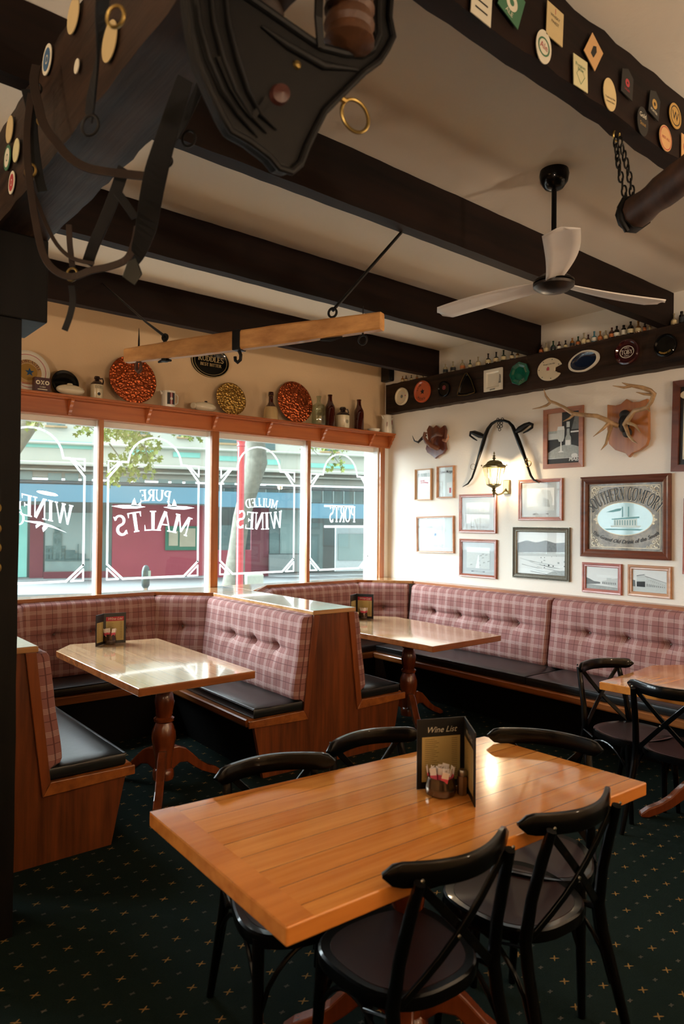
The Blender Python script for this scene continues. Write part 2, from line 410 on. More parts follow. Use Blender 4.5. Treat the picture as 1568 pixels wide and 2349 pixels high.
# ------------------------------------------------------------------ lettering
def _arc(cx, cy, rx, ry, a0, a1, T, t, n=14):
    out = []
    for i in range(n + 1):
        a = math.radians(a0 + (a1 - a0) * i / n); out.append((cx + rx * math.cos(a), cy + ry * math.sin(a), t + (T - t) * abs(math.cos(a)) ** 1.3))
    return out
T_, t_ = .17, .07
def _st(x, a=0., b=1., sf=(1, 1), w=T_):
    o = [[(x, a, w), (x, b, w)]]
    if sf[0]: o.append([(x - .15, a + .03, .06), (x + .15, a + .03, .06)])
    if sf[1]: o.append([(x - .15, b - .03, .06), (x + .15, b - .03, .06)])
    return o
def _sf(x, y, r=.13): return [[(x - r, y, .06), (x + r, y, .06)]]
GL = {
 'A': (.86, [[(.1, .03, t_), (.42, 1, t_)], [(.42, 1, T_), (.74, .03, T_)], [(.2, .33, .06), (.63, .33, .06)]] + _sf(.1, .03) + _sf(.74, .03, .15)),
 'B': (.72, _st(.16) + [_arc(.3, .75, .24, .22, 90, -90, T_ * .9, .06), _arc(.3, .27, .3, .24, 90, -90, T_, .06)] + [[(.16, .97, .06), (.3, .97, .06)], [(.16, .52, .06), (.3, .52, .06)], [(.16, .03, .06), (.3, .03, .06)]]),
 'C': (.76, [_arc(.42, .5, .32, .47, 52, 308, T_, t_, 22), [(.62, .72, .1), (.66, .98, .04)], [(.62, .28, .1), (.66, .05, .04)]]),
 'D': (.8, _st(.16) + [_arc(.3, .5, .36, .47, 90, -90, T_, .06)] + [[(.16, .97, .06), (.3, .97, .06)], [(.16, .03, .06), (.3, .03, .06)]]),
 'E': (.68, _st(.16) + [[(.16, .97, .06), (.58, .97, .06)], [(.16, .52, .06), (.42, .52, .06)], [(.16, .03, .06), (.6, .03, .06)], [(.56, 1, .08), (.56, .78, .02)], [(.59, 0, .09), (.6, .26, .02)], [(.42, .62, .05), (.42, .42, .05)]]),
 'F': (.64, _st(.16) + [[(.16, .97, .06), (.58, .97, .06)], [(.16, .52, .06), (.42, .52, .06)], [(.56, 1, .08), (.56, .76, .02)], [(.42, .62, .05), (.42, .42, .05)]]),
 'G': (.8, [_arc(.42, .5, .32, .47, 52, 320, T_, t_, 22), [(.62, .72, .1), (.66, .98, .04)], [(.66, .05, T_ * .8), (.66, .4, T_ * .8)], [(.52, .42, .06), (.8, .42, .06)]]),
 'H': (.86, _st(.16) + _st(.7) + [[(.16, .5, .06), (.7, .5, .06)]]),
 'I': (.36, _st(.18)),
 'K': (.8, _st(.16) + [[(.2, .42, t_), (.62, .97, t_)], [(.34, .58, T_), (.68, .03, T_)]] + _sf(.62, .97, .1) + _sf(.7, .03)),
 'L': (.66, _st(.16) + [[(.16, .03, .06), (.6, .03, .06)], [(.59, 0, .09), (.6, .3, .02)]]),
 'M': (1.0, [[(.14, .03, t_), (.18, .97, t_)], [(.2, .97, T_), (.48, .12, .1)], [(.48, .12, t_), (.76, .97, t_)], [(.8, .97, T_), (.84, .03, T_)]] + _sf(.14, .03, .1) + _sf(.84, .03, .14) + _sf(.15, .97, .1) + _sf(.82, .97, .12)),
 'N': (.86, [[(.16, .03, t_), (.16, .97, t_)], [(.18, .97, T_), (.68, .03, T_)], [(.7, .03, t_), (.7, .97, t_)]] + _sf(.16, .03, .12) + _sf(.7, .97, .12) + _sf(.12, .97, .08)),
 'O': (.86, [_arc(.43, .5, .34, .46, 0, 360, T_, t_, 28)]),
 'P': (.7, _st(.16) + [_arc(.3, .72, .28, .25, 90, -90, T_, .06)] + [[(.16, .97, .06), (.3, .97, .06)], [(.16, .47, .06), (.3, .47, .06)]]),
 'R': (.8, _st(.16) + [_arc(.3, .74, .26, .23, 90, -90, T_, .06)] + [[(.16, .97, .06), (.3, .97, .06)], [(.16, .51, .06), (.3, .51, .06)], [(.36, .5, T_), (.68, .03, T_)]] + _sf(.7, .03, .1)),
 'S': (.66, [_arc(.33, .74, .21, .23, 40, 250, T_ * .8, .1, 14) + _arc(.33, .27, .23, .24, 80, -140, T_ * .9, .12, 14), [(.5, .8, .1), (.55, 1, .03)], [(.15, .2, .1), (.1, 0, .03)]]),
 'T': (.76, _st(.38, sf=(1, 0)) + [[(.08, .97, .06), (.68, .97, .06)], [(.1, 1, .09), (.08, .74, .02)], [(.66, 1, .09), (.68, .74, .02)]]),
 'U': (.84, [[(.16, .97, T_), (.16, .32, T_)], _arc(.42, .32, .26, .28, 180, 360, T_ * .9, t_), [(.68, .32, t_), (.68, .97, t_)]] + _sf(.16, .97) + _sf(.68, .97, .1)),
 'V': (.8, [[(.12, .97, T_), (.42, .02, .1)], [(.42, .02, t_), (.7, .97, t_)]] + _sf(.12, .97) + _sf(.7, .97, .1)),
 'W': (1.16, [[(.14, .97, T_), (.36, .02, .12)], [(.36, .02, t_), (.58, .97, t_)], [(.58, .97, T_), (.8, .02, .12)], [(.8, .02, t_), (1.02, .97, t_)]] + _sf(.14, .97) + _sf(.58, .97, .12) + _sf(1.02, .97, .1)),
 'X': (.82, [[(.12, .97, T_), (.7, .03, T_)], [(.68, .97, t_), (.12, .03, t_)]] + _sf(.12, .97, .1) + _sf(.7, .97, .1) + _sf(.12, .03, .1) + _sf(.7, .03, .1)),
 'Y': (.78, _st(.4, 0, .45, (1, 0)) + [[(.1, .97, T_), (.4, .42, T_ * .8)], [(.4, .42, t_), (.68, .97, t_)]] + _sf(.1, .97, .1) + _sf(.7, .97, .1)),
 "'": (.22, [[(.1, 1, .1), (.08, .78, .03)]]), ' ': (.4, []), '1': (.4, _st(.2)), '&': (.8, [_arc(.38, .75, .18, .2, 0, 360, .09, .06, 14), _arc(.34, .25, .26, .24, 0, 360, .12, .06, 16)]),
}
def serif(mb, s, h, fn, m=0, track=.0, wide=1.):
    """serif capitals of height h; fn(x, y) -> point, x centred on the word"""
    tot = sum(GL[c][0] + track for c in s) * h * wide; x0 = -tot / 2
    for c in s:
        w, strokes = GL[c]
        for si, st in enumerate(strokes):
            for i in range(len(st) - 1):
                (ax, ay, aw), (bx, by, bw) = st[i], st[i + 1]
                dx, dy = bx - ax, by - ay; L = math.hypot(dx, dy) or 1; nx, ny = -dy / L, dx / L
                k = 1 if abs(dx) + abs(dy) < .35 else 5
                for q in range(k):
                    f0, f1 = q / k, (q + 1) / k
                    w0, w1 = (aw + (bw - aw) * f0) / 2, (aw + (bw - aw) * f1) / 2
                    p0 = (ax + dx * f0, ay + dy * f0); p1 = (ax + dx * f1, ay + dy * f1)
                    qd = [(p0[0] + nx * w0, p0[1] + ny * w0), (p0[0] - nx * w0, p0[1] - ny * w0), (p1[0] - nx * w1, p1[1] - ny * w1), (p1[0] + nx * w1, p1[1] + ny * w1)]
                    V = [fn(x0 + a * h * wide, b * h) for a, b in qd]; nn = (V[1] - V[0]).cross(V[3] - V[0]).normalized() * (.00012 * (si % 6) + .00005 * (i % 2))
                    mb.add([p + nn for p in V], [(0, 1, 2, 3)], m)
        x0 += (w + track) * h * wide
    return mb
def flatmap(o, u, v):
    o, u, v = Vector(o), Vector(u), Vector(v)
    return lambda x, y: o + u * x + v * y
def archmap(o, u, v, R, up=True, stretch=0.):
    """bends a line of text along a circle of radius R (centre below for up=True)"""
    o, u, v = Vector(o), Vector(u), Vector(v)
    def fn(x, y):
        a = x / R
        if up: return o + u * ((R + y) * math.sin(a)) + v * ((R + y) * math.cos(a) - R)
        return o + u * ((R - y) * math.sin(a)) + v * (R - (R - y) * math.cos(a))
    return fn
_FT = {}
def sans(mb, s, h, fn, m=0, shear=0., bold=0.):
    """small running text from the built-in face"""
    key = (s, bold)
    if key not in _FT:
        c = bpy.data.curves.new('lettering', 'FONT'); c.body = s; c.size = 1; c.align_x = 'CENTER'; c.resolution_u = 3; c.offset = bold
        o = bpy.data.objects.new('lettering', c); COL.objects.link(o)
        me = bpy.data.meshes.new_from_object(o.evaluated_get(bpy.context.evaluated_depsgraph_get()))
        _FT[key] = ([tuple(v.co) for v in me.vertices], [list(p.vertices) for p in me.polygons])
        bpy.data.objects.remove(o); bpy.data.curves.remove(c); bpy.data.meshes.remove(me)
    vs, fs = _FT[key]
    mb.add([fn((x + shear * y) * h, y * h) for x, y, z in vs], fs, m)
    return mb

# ================================================================== THE ROOM
XW, YP, YG = 5.27, 5.68, 5.71            # picture wall, plaster above the windows, glass plane
ZC, ZB, ZT = 3.39, 3.12, 2.81            # ceiling, underside of joists, underside of wall beam
CAP = 1.042
X0, Y0 = -3.0, -3.4
struct('floor', MB().box(X0, XW + .2, Y0, 6.0, -.12, 0), M_carpet)
struct('ceiling', MB().box(X0, XW + .2, Y0, 6.0, ZC, ZC + .15), M_ceil)
struct('wall_right', MB().box(XW, XW + .2, Y0, 6.02, -.1, ZC), M_wallP)
struct('wall_window', MB().box(X0, XW, YP, 6.0, 2.46, ZC).box(X0, XW, 5.66, 6.0, -.1, 1.0).box(X0, -2.2, YP, 6.0, 1.0, 2.46), M_wallW)
struct('wall_left', MB().box(X0 - .15, X0, Y0, 6.0, -.1, ZC), M_wallW)
struct('wall_back', MB().box(X0, XW, Y0 - .15, Y0, -.1, ZC), M_wallW)
# mullions
YM = 5.61
def mx(px, py=1150): return AY(px, py, YM).x
mull = [(mx(224.8), mx(236)), (mx(484.5), mx(501)), (mx(704.5), mx(711.5))]
pw = mull[1][0] - mull[0][1]
left_edges = [(mull[0][0] - pw - .05, mull[0][0] - pw)]
left_edges.append((left_edges[0][0] - pw - .05, left_edges[0][0] - pw)); left_edges.append((left_edges[1][0] - pw - .05, left_edges[1][0] - pw))
allm = sorted(mull + left_edges)
for i, (a, b) in enumerate(allm):
    struct('trim_%d' % (i + 1), MB().box(a, b, YM, 5.645, CAP, 2.46, 0).box(a + .006, b - .006, 5.645, 5.74, CAP, 2.46, 1), [M_mull, M_white], bevel=.002)
XR = AY(870, 1200, 5.66).x
struct('trim_8', MB().box(5.135, 5.2, 5.60, 5.63, CAP, 2.46, 0).box(5.12, 5.19, 5.63, 5.75, CAP, 2.46, 1).box(5.2, XW, 5.62, 5.66, CAP, 2.46, 1), [M_mull, M_white], bevel=.002)
struct('trim_9', MB().box(X0, 5.2, 5.70, 5.76, 2.40, 2.47), M_white)
edges = [-2.2] + [q for ab in allm for q in ab] + [5.13]
PANES = [(edges[2 * i], edges[2 * i + 1]) for i in range(len(edges) // 2)]
ZB0, ZB1 = CAP, 2.44
def pane_border(mb, x0, x1):
    w, h = x1 - x0, ZB1 - ZB0
    yy = YG - .004
    P = lambda u, v: Vector((x0 + u * w, yy, ZB0 + v * h))
    def line(pts, wd=.018):
        for ii, (a, b) in enumerate(zip(pts[:-1], pts[1:])):
            A, B = P(*a) - Vector((0, .0002 * (ii % 3), 0)), P(*b) - Vector((0, .0002 * (ii % 3), 0)); d = (B - A).normalized(); n = Vector((-d.z, 0, d.x)) * wd / 2; e = d * wd * .35
            mb.add([A + n - e, A - n - e, B - n + e, B + n + e], [(0, 1, 2, 3)])
    arch = [(.74 - .24 + .25 * math.cos(math.radians(a)), .775 + .16 * math.sin(math.radians(a))) for a in range(8, 173, 11)]
    L, R, Bm, Tp = .07, .93, .075, .775
    line([(R, Bm + .09), (R, Tp - .1), (.81, Tp), (.755, Tp)] + arch + [(.245, Tp), (.19, Tp), (L, Tp - .1), (L, Bm + .09), (.21, Bm), (.79, Bm), (R, Bm + .09)])
    for sx, sy in ((0, 0), (1, 0), (0, 1), (1, 1)):
        ax = L if sx == 0 else R; ay = Bm if sy == 0 else Tp
        dx = .1 if sx == 0 else -.1; dy = .065 if sy == 0 else -.065
        line([(ax, ay), (ax + dx, ay), (ax, ay + dy), (ax, ay)], .014)
def leaf_shape(mb, fn, pts):
    mb.add([fn(x, y) for x, y in pts], [tuple(range(len(pts)))])
def swash(mb, fn, s=1):
    leaf_shape(mb, fn, [(0, 0), (s * .08, .012), (s * .2, .014), (s * .3, .0), (s * .22, -.016), (s * .1, -.018)])
    leaf_shape(mb, fn, [(s * .17, .006), (s * .185, .05), (s * .2, .075), (s * .212, .04), (s * .225, .004)])
    leaf_shape(mb, fn, [(s * .215, .004), (s * .24, .03), (s * .262, .05), (s * .255, .025), (s * .262, .002)])
for i, (a, b) in enumerate(PANES):
    w = tag(thing('window_%d' % (i + 1), None, None, (0, 0, 0)), kind='structure')
    MB().box(a, b, YG, YG + .004, CAP - .01, 2.46).build('pane', M_glass, w)
    k = i - (len(PANES) - 4)
    if k < 0: continue
    bb = MB(); pane_border(bb, a + .01, min(b, a + pw) - .01); bb.build('painted_border', M_etch, w)
    t = MB(); cx = (a + b) / 2; yy = YG - .005; U = (-1, 0, 0); V = (0, 0, 1); H = ZB1 - ZB0; W = b - a
    if k == 0:
        serif(t, 'WINE', .165, flatmap(AY(108, 1194, yy), Vector((-1, 0, .22)), V), wide=.80)
        serif(t, 'G', .1, flatmap(AY(44, 1204, yy), U, V)); serif(t, 'E', .065, flatmap(AY(42, 1169, yy), U, V))
        f = flatmap(AY(104, 1207, yy) + Vector((0, -.002, 0)), Vector((-.82, 0, .2)), V)
        leaf_shape(t, f, [(-.2, -.012), (-.1, -.002), (.0, .004), (.18, .0), (.19, .006), (.05, .026), (-.06, .018)])
        leaf_shape(t, lambda x, y: f(x, y) - Vector((0, .0004, 0)), [(.01, .012), (.03, -.02), (.02, -.05), (-.01, -.02), (-.03, .01)]); leaf_shape(t, lambda x, y: f(x, y) - Vector((0, .0008, 0)), [(.06, .014), (.09, -.012), (.085, -.035), (.055, -.01), (.03, .01)])
    if k == 1:
        serif(t, 'PURE', .098, archmap(AY(356, 1149, yy), U, V, .9), wide=.92)
        serif(t, 'MALTS', .17, archmap(AY(352, 1217, yy), U, V, .95), wide=.94, track=.03)
        swash(t, flatmap(AY(446, 1165, yy), U, V), 1); swash(t, flatmap(AY(255, 1161, yy), U, V), -1)
    if k == 2:
        serif(t, 'MULLED', .085, archmap(AY(600, 1163, yy), U, V, .8), wide=.9)
        serif(t, 'WINES', .165, archmap(AY(597, 1215, yy), U, V, 1.6, up=False), wide=.9)
    if k == 3:
        serif(t, 'PORTS', .17, flatmap(AY(785, 1198, yy), U, V), wide=.55)
        A = AY(743, 1205, yy); B = AY(835, 1203, yy); t.box(A.x, B.x, yy - .001, yy, A.z - .025, A.z)
        A = AY(743, 1158, yy); B = AY(811, 1159, yy); t.box(A.x, B.x, yy - .001, yy, A.z - .022, A.z)
    t.build('painted_lettering', M_etch, w)

# exposed timbers
def rough_beam(mb, a, b, axis, jit=.004, n=90):
    """squared timber between corners a and b, with slightly wavering arrises along the axis"""
    a, b = Vector(a), Vector(b); i = 'XYZ'.index(axis); o = [j for j in range(3) if j != i]
    rings = []
    for k in range(n + 1):
        f = k / n
        for (s, q) in ((0, 0), (1, 0), (1, 1), (0, 1)):
            p = Vector((0, 0, 0)); p[i] = a[i] + (b[i] - a[i]) * f
            p[o[0]] = (a, b)[s][o[0]] + random.uniform(-jit, jit); p[o[1]] = (a, b)[q][o[1]] + random.uniform(-jit, jit); rings.append(p)
    base = mb.add(rings, [])
    for k in range(n):
        for j in range(4):
            j2 = (j + 1) % 4; q = base + 4 * k
            mb.f.append([q + j, q + j2, q + 4 + j2, q + 4 + j]); mb.mi.append(0)
    mb.f.append([base + 3, base + 2, base + 1, base]); mb.mi.append(0); e = base + 4 * n; mb.f.append([e, e + 1, e + 2, e + 3]); mb.mi.append(0)
    return mb
JY = [4.88, 3.67, 2.50, 1.33]
JL = ['dark ceiling joist nearest the windows', 'dark ceiling joist second from the windows, above the wooden swingletree', 'dark ceiling joist passing behind the ceiling fan blades', 'rough dark joist at top right covered in beer mats']
for y, lab in zip(JY, JL):
    o = rough_beam(MB(), (-2.9, y, ZB), (XW, y + .075, ZC - .003), 'X', .0015 if y > 1.5 else .005).build('ceiling_joist', M_beam, smooth=True)
    tag(o, lab, 'beam', 'ceiling joists')
o = rough_beam(MB(), (-2.9, .15, ZB), (XW, .225, ZC - .003), 'X').build('ceiling_joist', M_beam); tag(o, 'dark ceiling joist over the photographer', 'beam', 'ceiling joists')
o = rough_beam(MB(), (XW - .1, .3, ZT), (XW, 5.56, ZB), 'Y', .003).build('wall_beam', M_beamY); tag(o, 'long dark beam along the picture wall hung with pub ashtrays', 'beam')
o = rough_beam(MB(), (.675, -1.2, 2.765), (.87, 3.3, ZB), 'Y', .003).build('main_beam', M_beamY, smooth=True); tag(o, 'massive rough black beam overhead at upper left, resting on the post', 'beam')
pt = thing('support_post', 'black timber post with bracket block at the left edge', 'post', (0, 0, 0))
rough_beam(MB(), (.36, 2.96, 0), (.78, 3.24, 2.765), 'Z', .002, 14).build('shaft', M_post, pt)
MB().box(.30, .872, 2.94, 3.26, 2.43, 2.765).build('bracket_block', M_post, pt, bevel=.006)

# long display shelf over the windows
sh = thing('display_shelf', 'long red-varnished pine shelf with brackets above the windows', 'shelf')
MB().box(X0 + .3, XW - .002, 5.50, YP, 2.582, 2.60).box(X0 + .3, XW - .002, 5.515, 5.60, 2.572, 2.582).build('shelf_board', M_shelf, sh, bevel=.003)
MB().box(X0 + .3, XW - .002, 5.60, YP, 2.445, 2.572).box(X0 + .3, XW - .002, 5.592, 5.60, 2.445, 2.456).build('apron', M_shelf, sh, bevel=.002)
for px in (163, 342, 494, 619, 744, 854, 908):
    x = min(AY(px, 985, 5.55).x, XW - .016)
    prof = [(5.60, 2.572), (5.51, 2.572), (5.515, 2.556), (5.53, 2.548), (5.535, 2.53), (5.555, 2.515), (5.56, 2.49), (5.58, 2.475), (5.583, 2.46), (5.60, 2.45)]
    MB().prism([(x - .012, y, z) for y, z in prof], (.024, 0, 0)).build('bracket', M_shelf, sh)

# ================================================================== OUTSIDE
struct('street', MB().box(-30, 60, 6.02, 60, -.5, -.35), plain('asphalt', '6a7070', .9, scale=4))
GA = Vector((6.48, 22, 0)); GD = Vector((math.cos(math.radians(-20)), math.sin(math.radians(-20)), 0)); GN = Vector((-GD.y, GD.x, 0))
def FB(px, py, back=0.):
    d = ray(px, py); A = GA + GN * back; t = (A - EYEP).dot(GN) / d.dot(GN); return EYEP + d * t
def fq(mb, q, out=.0, th=.1, m=0):
    """panel with four image-measured corners (TL, TR, BR, BL) on the street front; out = stands proud towards us"""
    P = [FB(*p, back=-out) for p in q]; z1 = (P[0].z + P[1].z) / 2; z0 = (P[2].z + P[3].z) / 2
    s0 = ((P[0] - GA).dot(GD) + (P[3] - GA).dot(GD)) / 2; s1 = ((P[1] - GA).dot(GD) + (P[2] - GA).dot(GD)) / 2
    o = GA - GN * out; pts = [o + GD * s0 + Vector((0, 0, z0)), o + GD * s1 + Vector((0, 0, z0)), o + GD * s1 + Vector((0, 0, z1)), o + GD * s0 + Vector((0, 0, z1))]
    return mb.prism(pts, GN * th, m)
def rq(x0, y0, x1, y1): return [(x0, y0), (x1, y0), (x1, y1), (x0, y1)]
B = thing('shop_building', 'cream Victorian shop building across the street with blue awning', 'building')
Mfac = plain('cream_render', 'c4c6ba', .8, scale=2, var=.05); Mtur = plain('turquoise_render', '8fd0c4', .8, scale=2); Mfas = plain('blue_awning_paint', '6690a2', .7, scale=.6, var=.1)
Mred = plain('dusky_red_render', 'a8505c', .8, scale=3, var=.08); Mmar = plain('maroon_render', '7c4850', .8, scale=3); Mshop = plain('dark_shop_glass', '5c7674', .15, scale=1.2, var=.5); Mgwin = plain('verandah_window_glass', '8fa8a4', .3, scale=.8, var=.3)
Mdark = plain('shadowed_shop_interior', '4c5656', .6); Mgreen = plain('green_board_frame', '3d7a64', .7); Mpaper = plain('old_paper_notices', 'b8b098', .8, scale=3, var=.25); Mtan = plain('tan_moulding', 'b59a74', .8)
mb = MB(); z1 = 7.5
for s0, s1, za, zb in ((-22, 32, 2.9, z1), (-22, 32, -.4, 2.9)):
    o = GA + GN * (.0 if za > 1 else 3.2)
    mb.prism([o + GD * s0 + Vector((0, 0, za)), o + GD * s1 + Vector((0, 0, za)), o + GD * s1 + Vector((0, 0, zb)), o + GD * s0 + Vector((0, 0, zb))], GN * .4, 0 if za > 1 else 1)
mb.build('wall', [Mfac, Mdark], B)
mb = MB()
for q in ([(20, 1103), (480, 1124), (480, 1160), (20, 1145)], [(480, 1124), (700, 1134), (700, 1168), (480, 1160)], [(700, 1150), (1000, 1164), (1000, 1196), (700, 1184)]): fq(mb, q, 1.5, .12)
mb.build('awning_fascia', Mfas, B)
o = GA - GN * 1.5; zf = FB(300, 1135, -1.5).z
mb = MB(); mb.prism([o + GD * -22 + Vector((0, 0, zf + .25)), o + GD * 32 + Vector((0, 0, zf + .25)), o + GD * 32 + GN * 1.6 + Vector((0, 0, zf + .4)), o + GD * -22 + GN * 1.6 + Vector((0, 0, zf + .4))], (0, 0, .05)); mb.build('awning_roof', plain('awning_tin', '3c4242', .8), B)
for q in ([(30, 1003), (211, 1019), (211, 1032), (30, 1022)], [(299, 1030), (352, 1034), (352, 1046), (299, 1042)], [(397, 1036), (459, 1040), (459, 1051), (397, 1047)], [(503, 1045), (548, 1048), (548, 1059), (503, 1056)], [(602, 1052), (642, 1056), (642, 1068), (602, 1064)], [(713, 1060), (812, 1068), (812, 1078), (713, 1070)]):
    m_ = MB(); fq(m_, q, .05, .06); p = m_.build('turquoise_panel', Mtur, B)
mb = MB()
fq(mb, [(-60, 1040), (1000, 1098), (1000, 1106), (-60, 1049)], .5, .5); fq(mb, [(-60, 1057), (1000, 1112), (1000, 1117), (-60, 1062)], .3, .3); fq(mb, [(-60, 995), (1000, 1058), (1000, 1063), (-60, 1001)], .25, .25)
mb.build('cornice', Mfac, B, bevel=.03)
for q in (rq(59, 940, 76, 971), rq(107, 940, 150, 976), rq(284, 950, 344, 996), rq(503, 960, 543, 1016), rq(597, 975, 631, 1033), rq(740, 985, 775, 1035), rq(410, 950, 440, 1002)):
    m_ = MB(); fq(m_, q, .03, .05); w_ = m_.build('window', Mshop, B)
    m_ = MB(); x0, y0, x1, y1 = q[0][0], q[0][1], q[2][0], q[2][1]
    fq(m_, rq(x0 - 4, y1, x1 + 4, y1 + 4), .12, .12); m_.build('sill', Mtan, w_)
for q in (rq(41, 1080, 74, 1106), rq(110, 1085, 141, 1107), rq(149, 1086, 180, 1108), rq(187, 1088, 211, 1112), rq(273, 1093, 297, 1116), rq(309, 1095, 332, 1118), rq(363, 1099, 386, 1120), rq(393, 1100, 418, 1121), rq(425, 1103, 448, 1122), rq(514, 1107, 538, 1128), rq(610, 1113, 634, 1132), rq(640, 1115, 663, 1133), rq(715, 1122, 736, 1152), rq(741, 1123, 760, 1153), rq(765, 1124, 784, 1154), rq(789, 1126, 808, 1156), rq(813, 1127, 832, 1157)):
    m_ = MB(); fq(m_, q, .04, .05); m_.build('window', Mgwin, B)
for name, q, m, out in (('door', rq(22, 1160, 62, 1324), Mtur, 0), ('pillar', rq(68, 1158, 99, 1326), Mmar, .05), ('shop_window', rq(232, 1158, 256, 1312), Mshop, 0),
                        ('base_panel', rq(99, 1311, 256, 1326), Mmar, .05), ('red_wall', rq(257, 1158, 470, 1322), Mred, .05), ('shop_window', rq(508, 1205, 530, 1262), Mshop, .0), ('base_panel', rq(470, 1262, 576, 1325), Mred, .0),
                        ('doorway', rq(576, 1165, 616, 1322), Mmar, 0), ('shop_window', rq(618, 1175, 640, 1270), Mshop, 0), ('base_panel', rq(618, 1272, 700, 1312), plain('grey_render', '8a9694', .8), .3), ('shop_window', rq(645, 1170, 690, 1270), Mgwin, 0),
                        ('white_shopfront', rq(770, 1205, 842, 1310), plain('shopfront_white', 'c8d2d2', .6), .1), ('shop_window', rq(776, 1225, 836, 1285), Mgwin, .16), ('doorway', rq(712, 1200, 740, 1310), Mshop, 0)):
    m_ = MB(); fq(m_, q, out, .12); m_.build(name, m, B)
m_ = MB(); fq(m_, rq(379, 1207, 452, 1262), .12, .08); nb = m_.build('notice_board', Mgreen, B)
m_ = MB(); fq(m_, rq(387, 1218, 408, 1252), .15, .02); fq(m_, rq(412, 1212, 448, 1254), .15, .02); m_.build('notice', Mpaper, nb)
# mural of a town hall with clock tower on the shop front
Mm1 = plain('mural_sky', '9aaba6', .7, scale=1, var=.06); Mm2 = plain('mural_ink', '5c7674', .7, scale=6, var=.35); Mm3 = plain('mural_road', '8ea29e', .7, scale=3, var=.2); Mm4 = plain('mural_stone', '6c8480', .7, scale=14, var=.4)
m_ = MB(); fq(m_, rq(103, 1176, 211, 1311), .0, .06, 0)
fq(m_, rq(103, 1283, 211, 1309), .015, .01, 2); fq(m_, rq(104, 1252, 150, 1284), .03, .02, 3); fq(m_, rq(122, 1222, 141, 1284), .045, .02, 3); fq(m_, rq(125, 1210, 138, 1223), .045, .02, 3)
for x0, y0, x1, y1 in ((128, 1214, 135, 1222), (125, 1235, 129, 1246), (133, 1235, 137, 1246), (106, 1258, 111, 1266), (114, 1258, 119, 1266), (142, 1258, 147, 1266), (106, 1272, 111, 1282), (114, 1272, 119, 1282), (142, 1272, 147, 1282), (128, 1268, 135, 1284), (150, 1262, 172, 1284), (172, 1270, 196, 1284), (178, 1248, 180, 1284)):
    fq(m_, rq(x0, y0, x1, y1), .06, .02, 1)
fq(m_, rq(103, 1282, 205, 1286), .06, .02, 1)
m_.build('mural', [Mm1, Mm2, Mm3, Mm4], B)
m_ = MB(); fq(m_, [(-200, 1322), (1000, 1318), (1000, 1330), (-200, 1334)], 3.2, 3.2); 
mb = MB(); o = GA - GN * 4.2
mb.prism([o + GD * -22 + Vector((0, 0, -.35)), o + GD * 32 + Vector((0, 0, -.35)), o + GD * 32 + GN * 4.4 + Vector((0, 0, -.35)), o + GD * -22 + GN * 4.4 + Vector((0, 0, -.35))], (0, 0, .15)); struct('pavement', mb, plain('pale_paving', '949a9a', .9, scale=2))
# red cast-iron verandah post right outside
P0 = AY(553, 1000, 8.2); q = P0.x
mp = MB(); cz = AY(553, 1025, 8.2).z
mp.lathe([(.085, -.35), (.085, -.2), (.05, -.15), (.048, cz), (.058, cz + .01), (.05, cz + .03), (.06, cz + .08), (.085, cz + .15), (.095, cz + .2), (.1, cz + .24)], 20, (q, 8.2, 0))
tag(mp.build('verandah_post', plain('red_gloss_paint', 'b44048', .35, coat=.4, var=.08), smooth=True), 'red cast-iron verandah post outside the mulled wines pane', 'post')
# plane tree behind it
Mbark = plain('mottled_bark', '77766a', .9, scale=9, var=.45, bump=.01); Mleaf = plain('autumn_leaves', '707c38', .8, scale=1.2, var=.5); Mleaf.node_tree.nodes['Principled BSDF'].inputs['Base Color']
def tree(label, trunk, rads, clusters, seed, Y, n=1.):
    rnd = random.Random(seed)
    T = thing('plane_tree', label, 'tree')
    mt = MB(); mt.tube(trunk, rads, 12); mt.build('trunk', Mbark, T, smooth=True)
    lf = MB()
    br = MB()
    for (x0, y0, x1, y1, cnt) in clusters:
        a = AY(x0, y0, Y); b = AY(x1, y1, Y)
        br.tube([a + Vector((0, 0, .15)), (a + b) / 2 + Vector((.05, .1, .05)), b], [.014, .01, .004], 5)
        for _ in range(int(cnt * n * .75)):
            c = AY(rnd.uniform(min(x0, x1), max(x0, x1)), rnd.uniform(min(y0, y1), max(y0, y1)), Y + rnd.uniform(-.7, .7))
            s = rnd.uniform(.035, .06); R = Matrix.Rotation(rnd.uniform(0, 6.28), 3, 'Y') @ Matrix.Rotation(rnd.uniform(-1, 1), 3, 'X') @ Matrix.Rotation(rnd.uniform(-1, 1), 3, 'Z')
            pts = []
            for k in range(10):
                r = s * (1 if k % 2 == 0 else .5); an = k * pi / 5; pts.append(c + R @ Vector((r * math.cos(an), .012 * (k % 2), r * math.sin(an))))
            lf.add(pts, [tuple(range(10))])
    lf.build('foliage', Mleaf, T); br.build('branch', Mbark, T)
tree('mottled plane tree across from the mulled wines pane, trunk behind the red post', [AY(532, 1345, 12.5) + Vector((0, 0, -.5)), AY(536, 1330, 12.5), AY(543, 1260, 12.5), AY(553, 1190, 12.5), AY(572, 1120, 12.5), AY(588, 1060, 12.5), AY(584, 1000, 12.5), AY(580, 940, 12.5)], [.32, .22, .17, .17, .19, .23, .2, .2],
     [(505, 975, 540, 1005, 14), (690, 1010, 730, 1045, 14), (715, 1005, 800, 1035, 90), (750, 1030, 790, 1080, 40), (395, 965, 475, 1000, 150), (430, 985, 465, 1012, 30)], 3, 10.5)
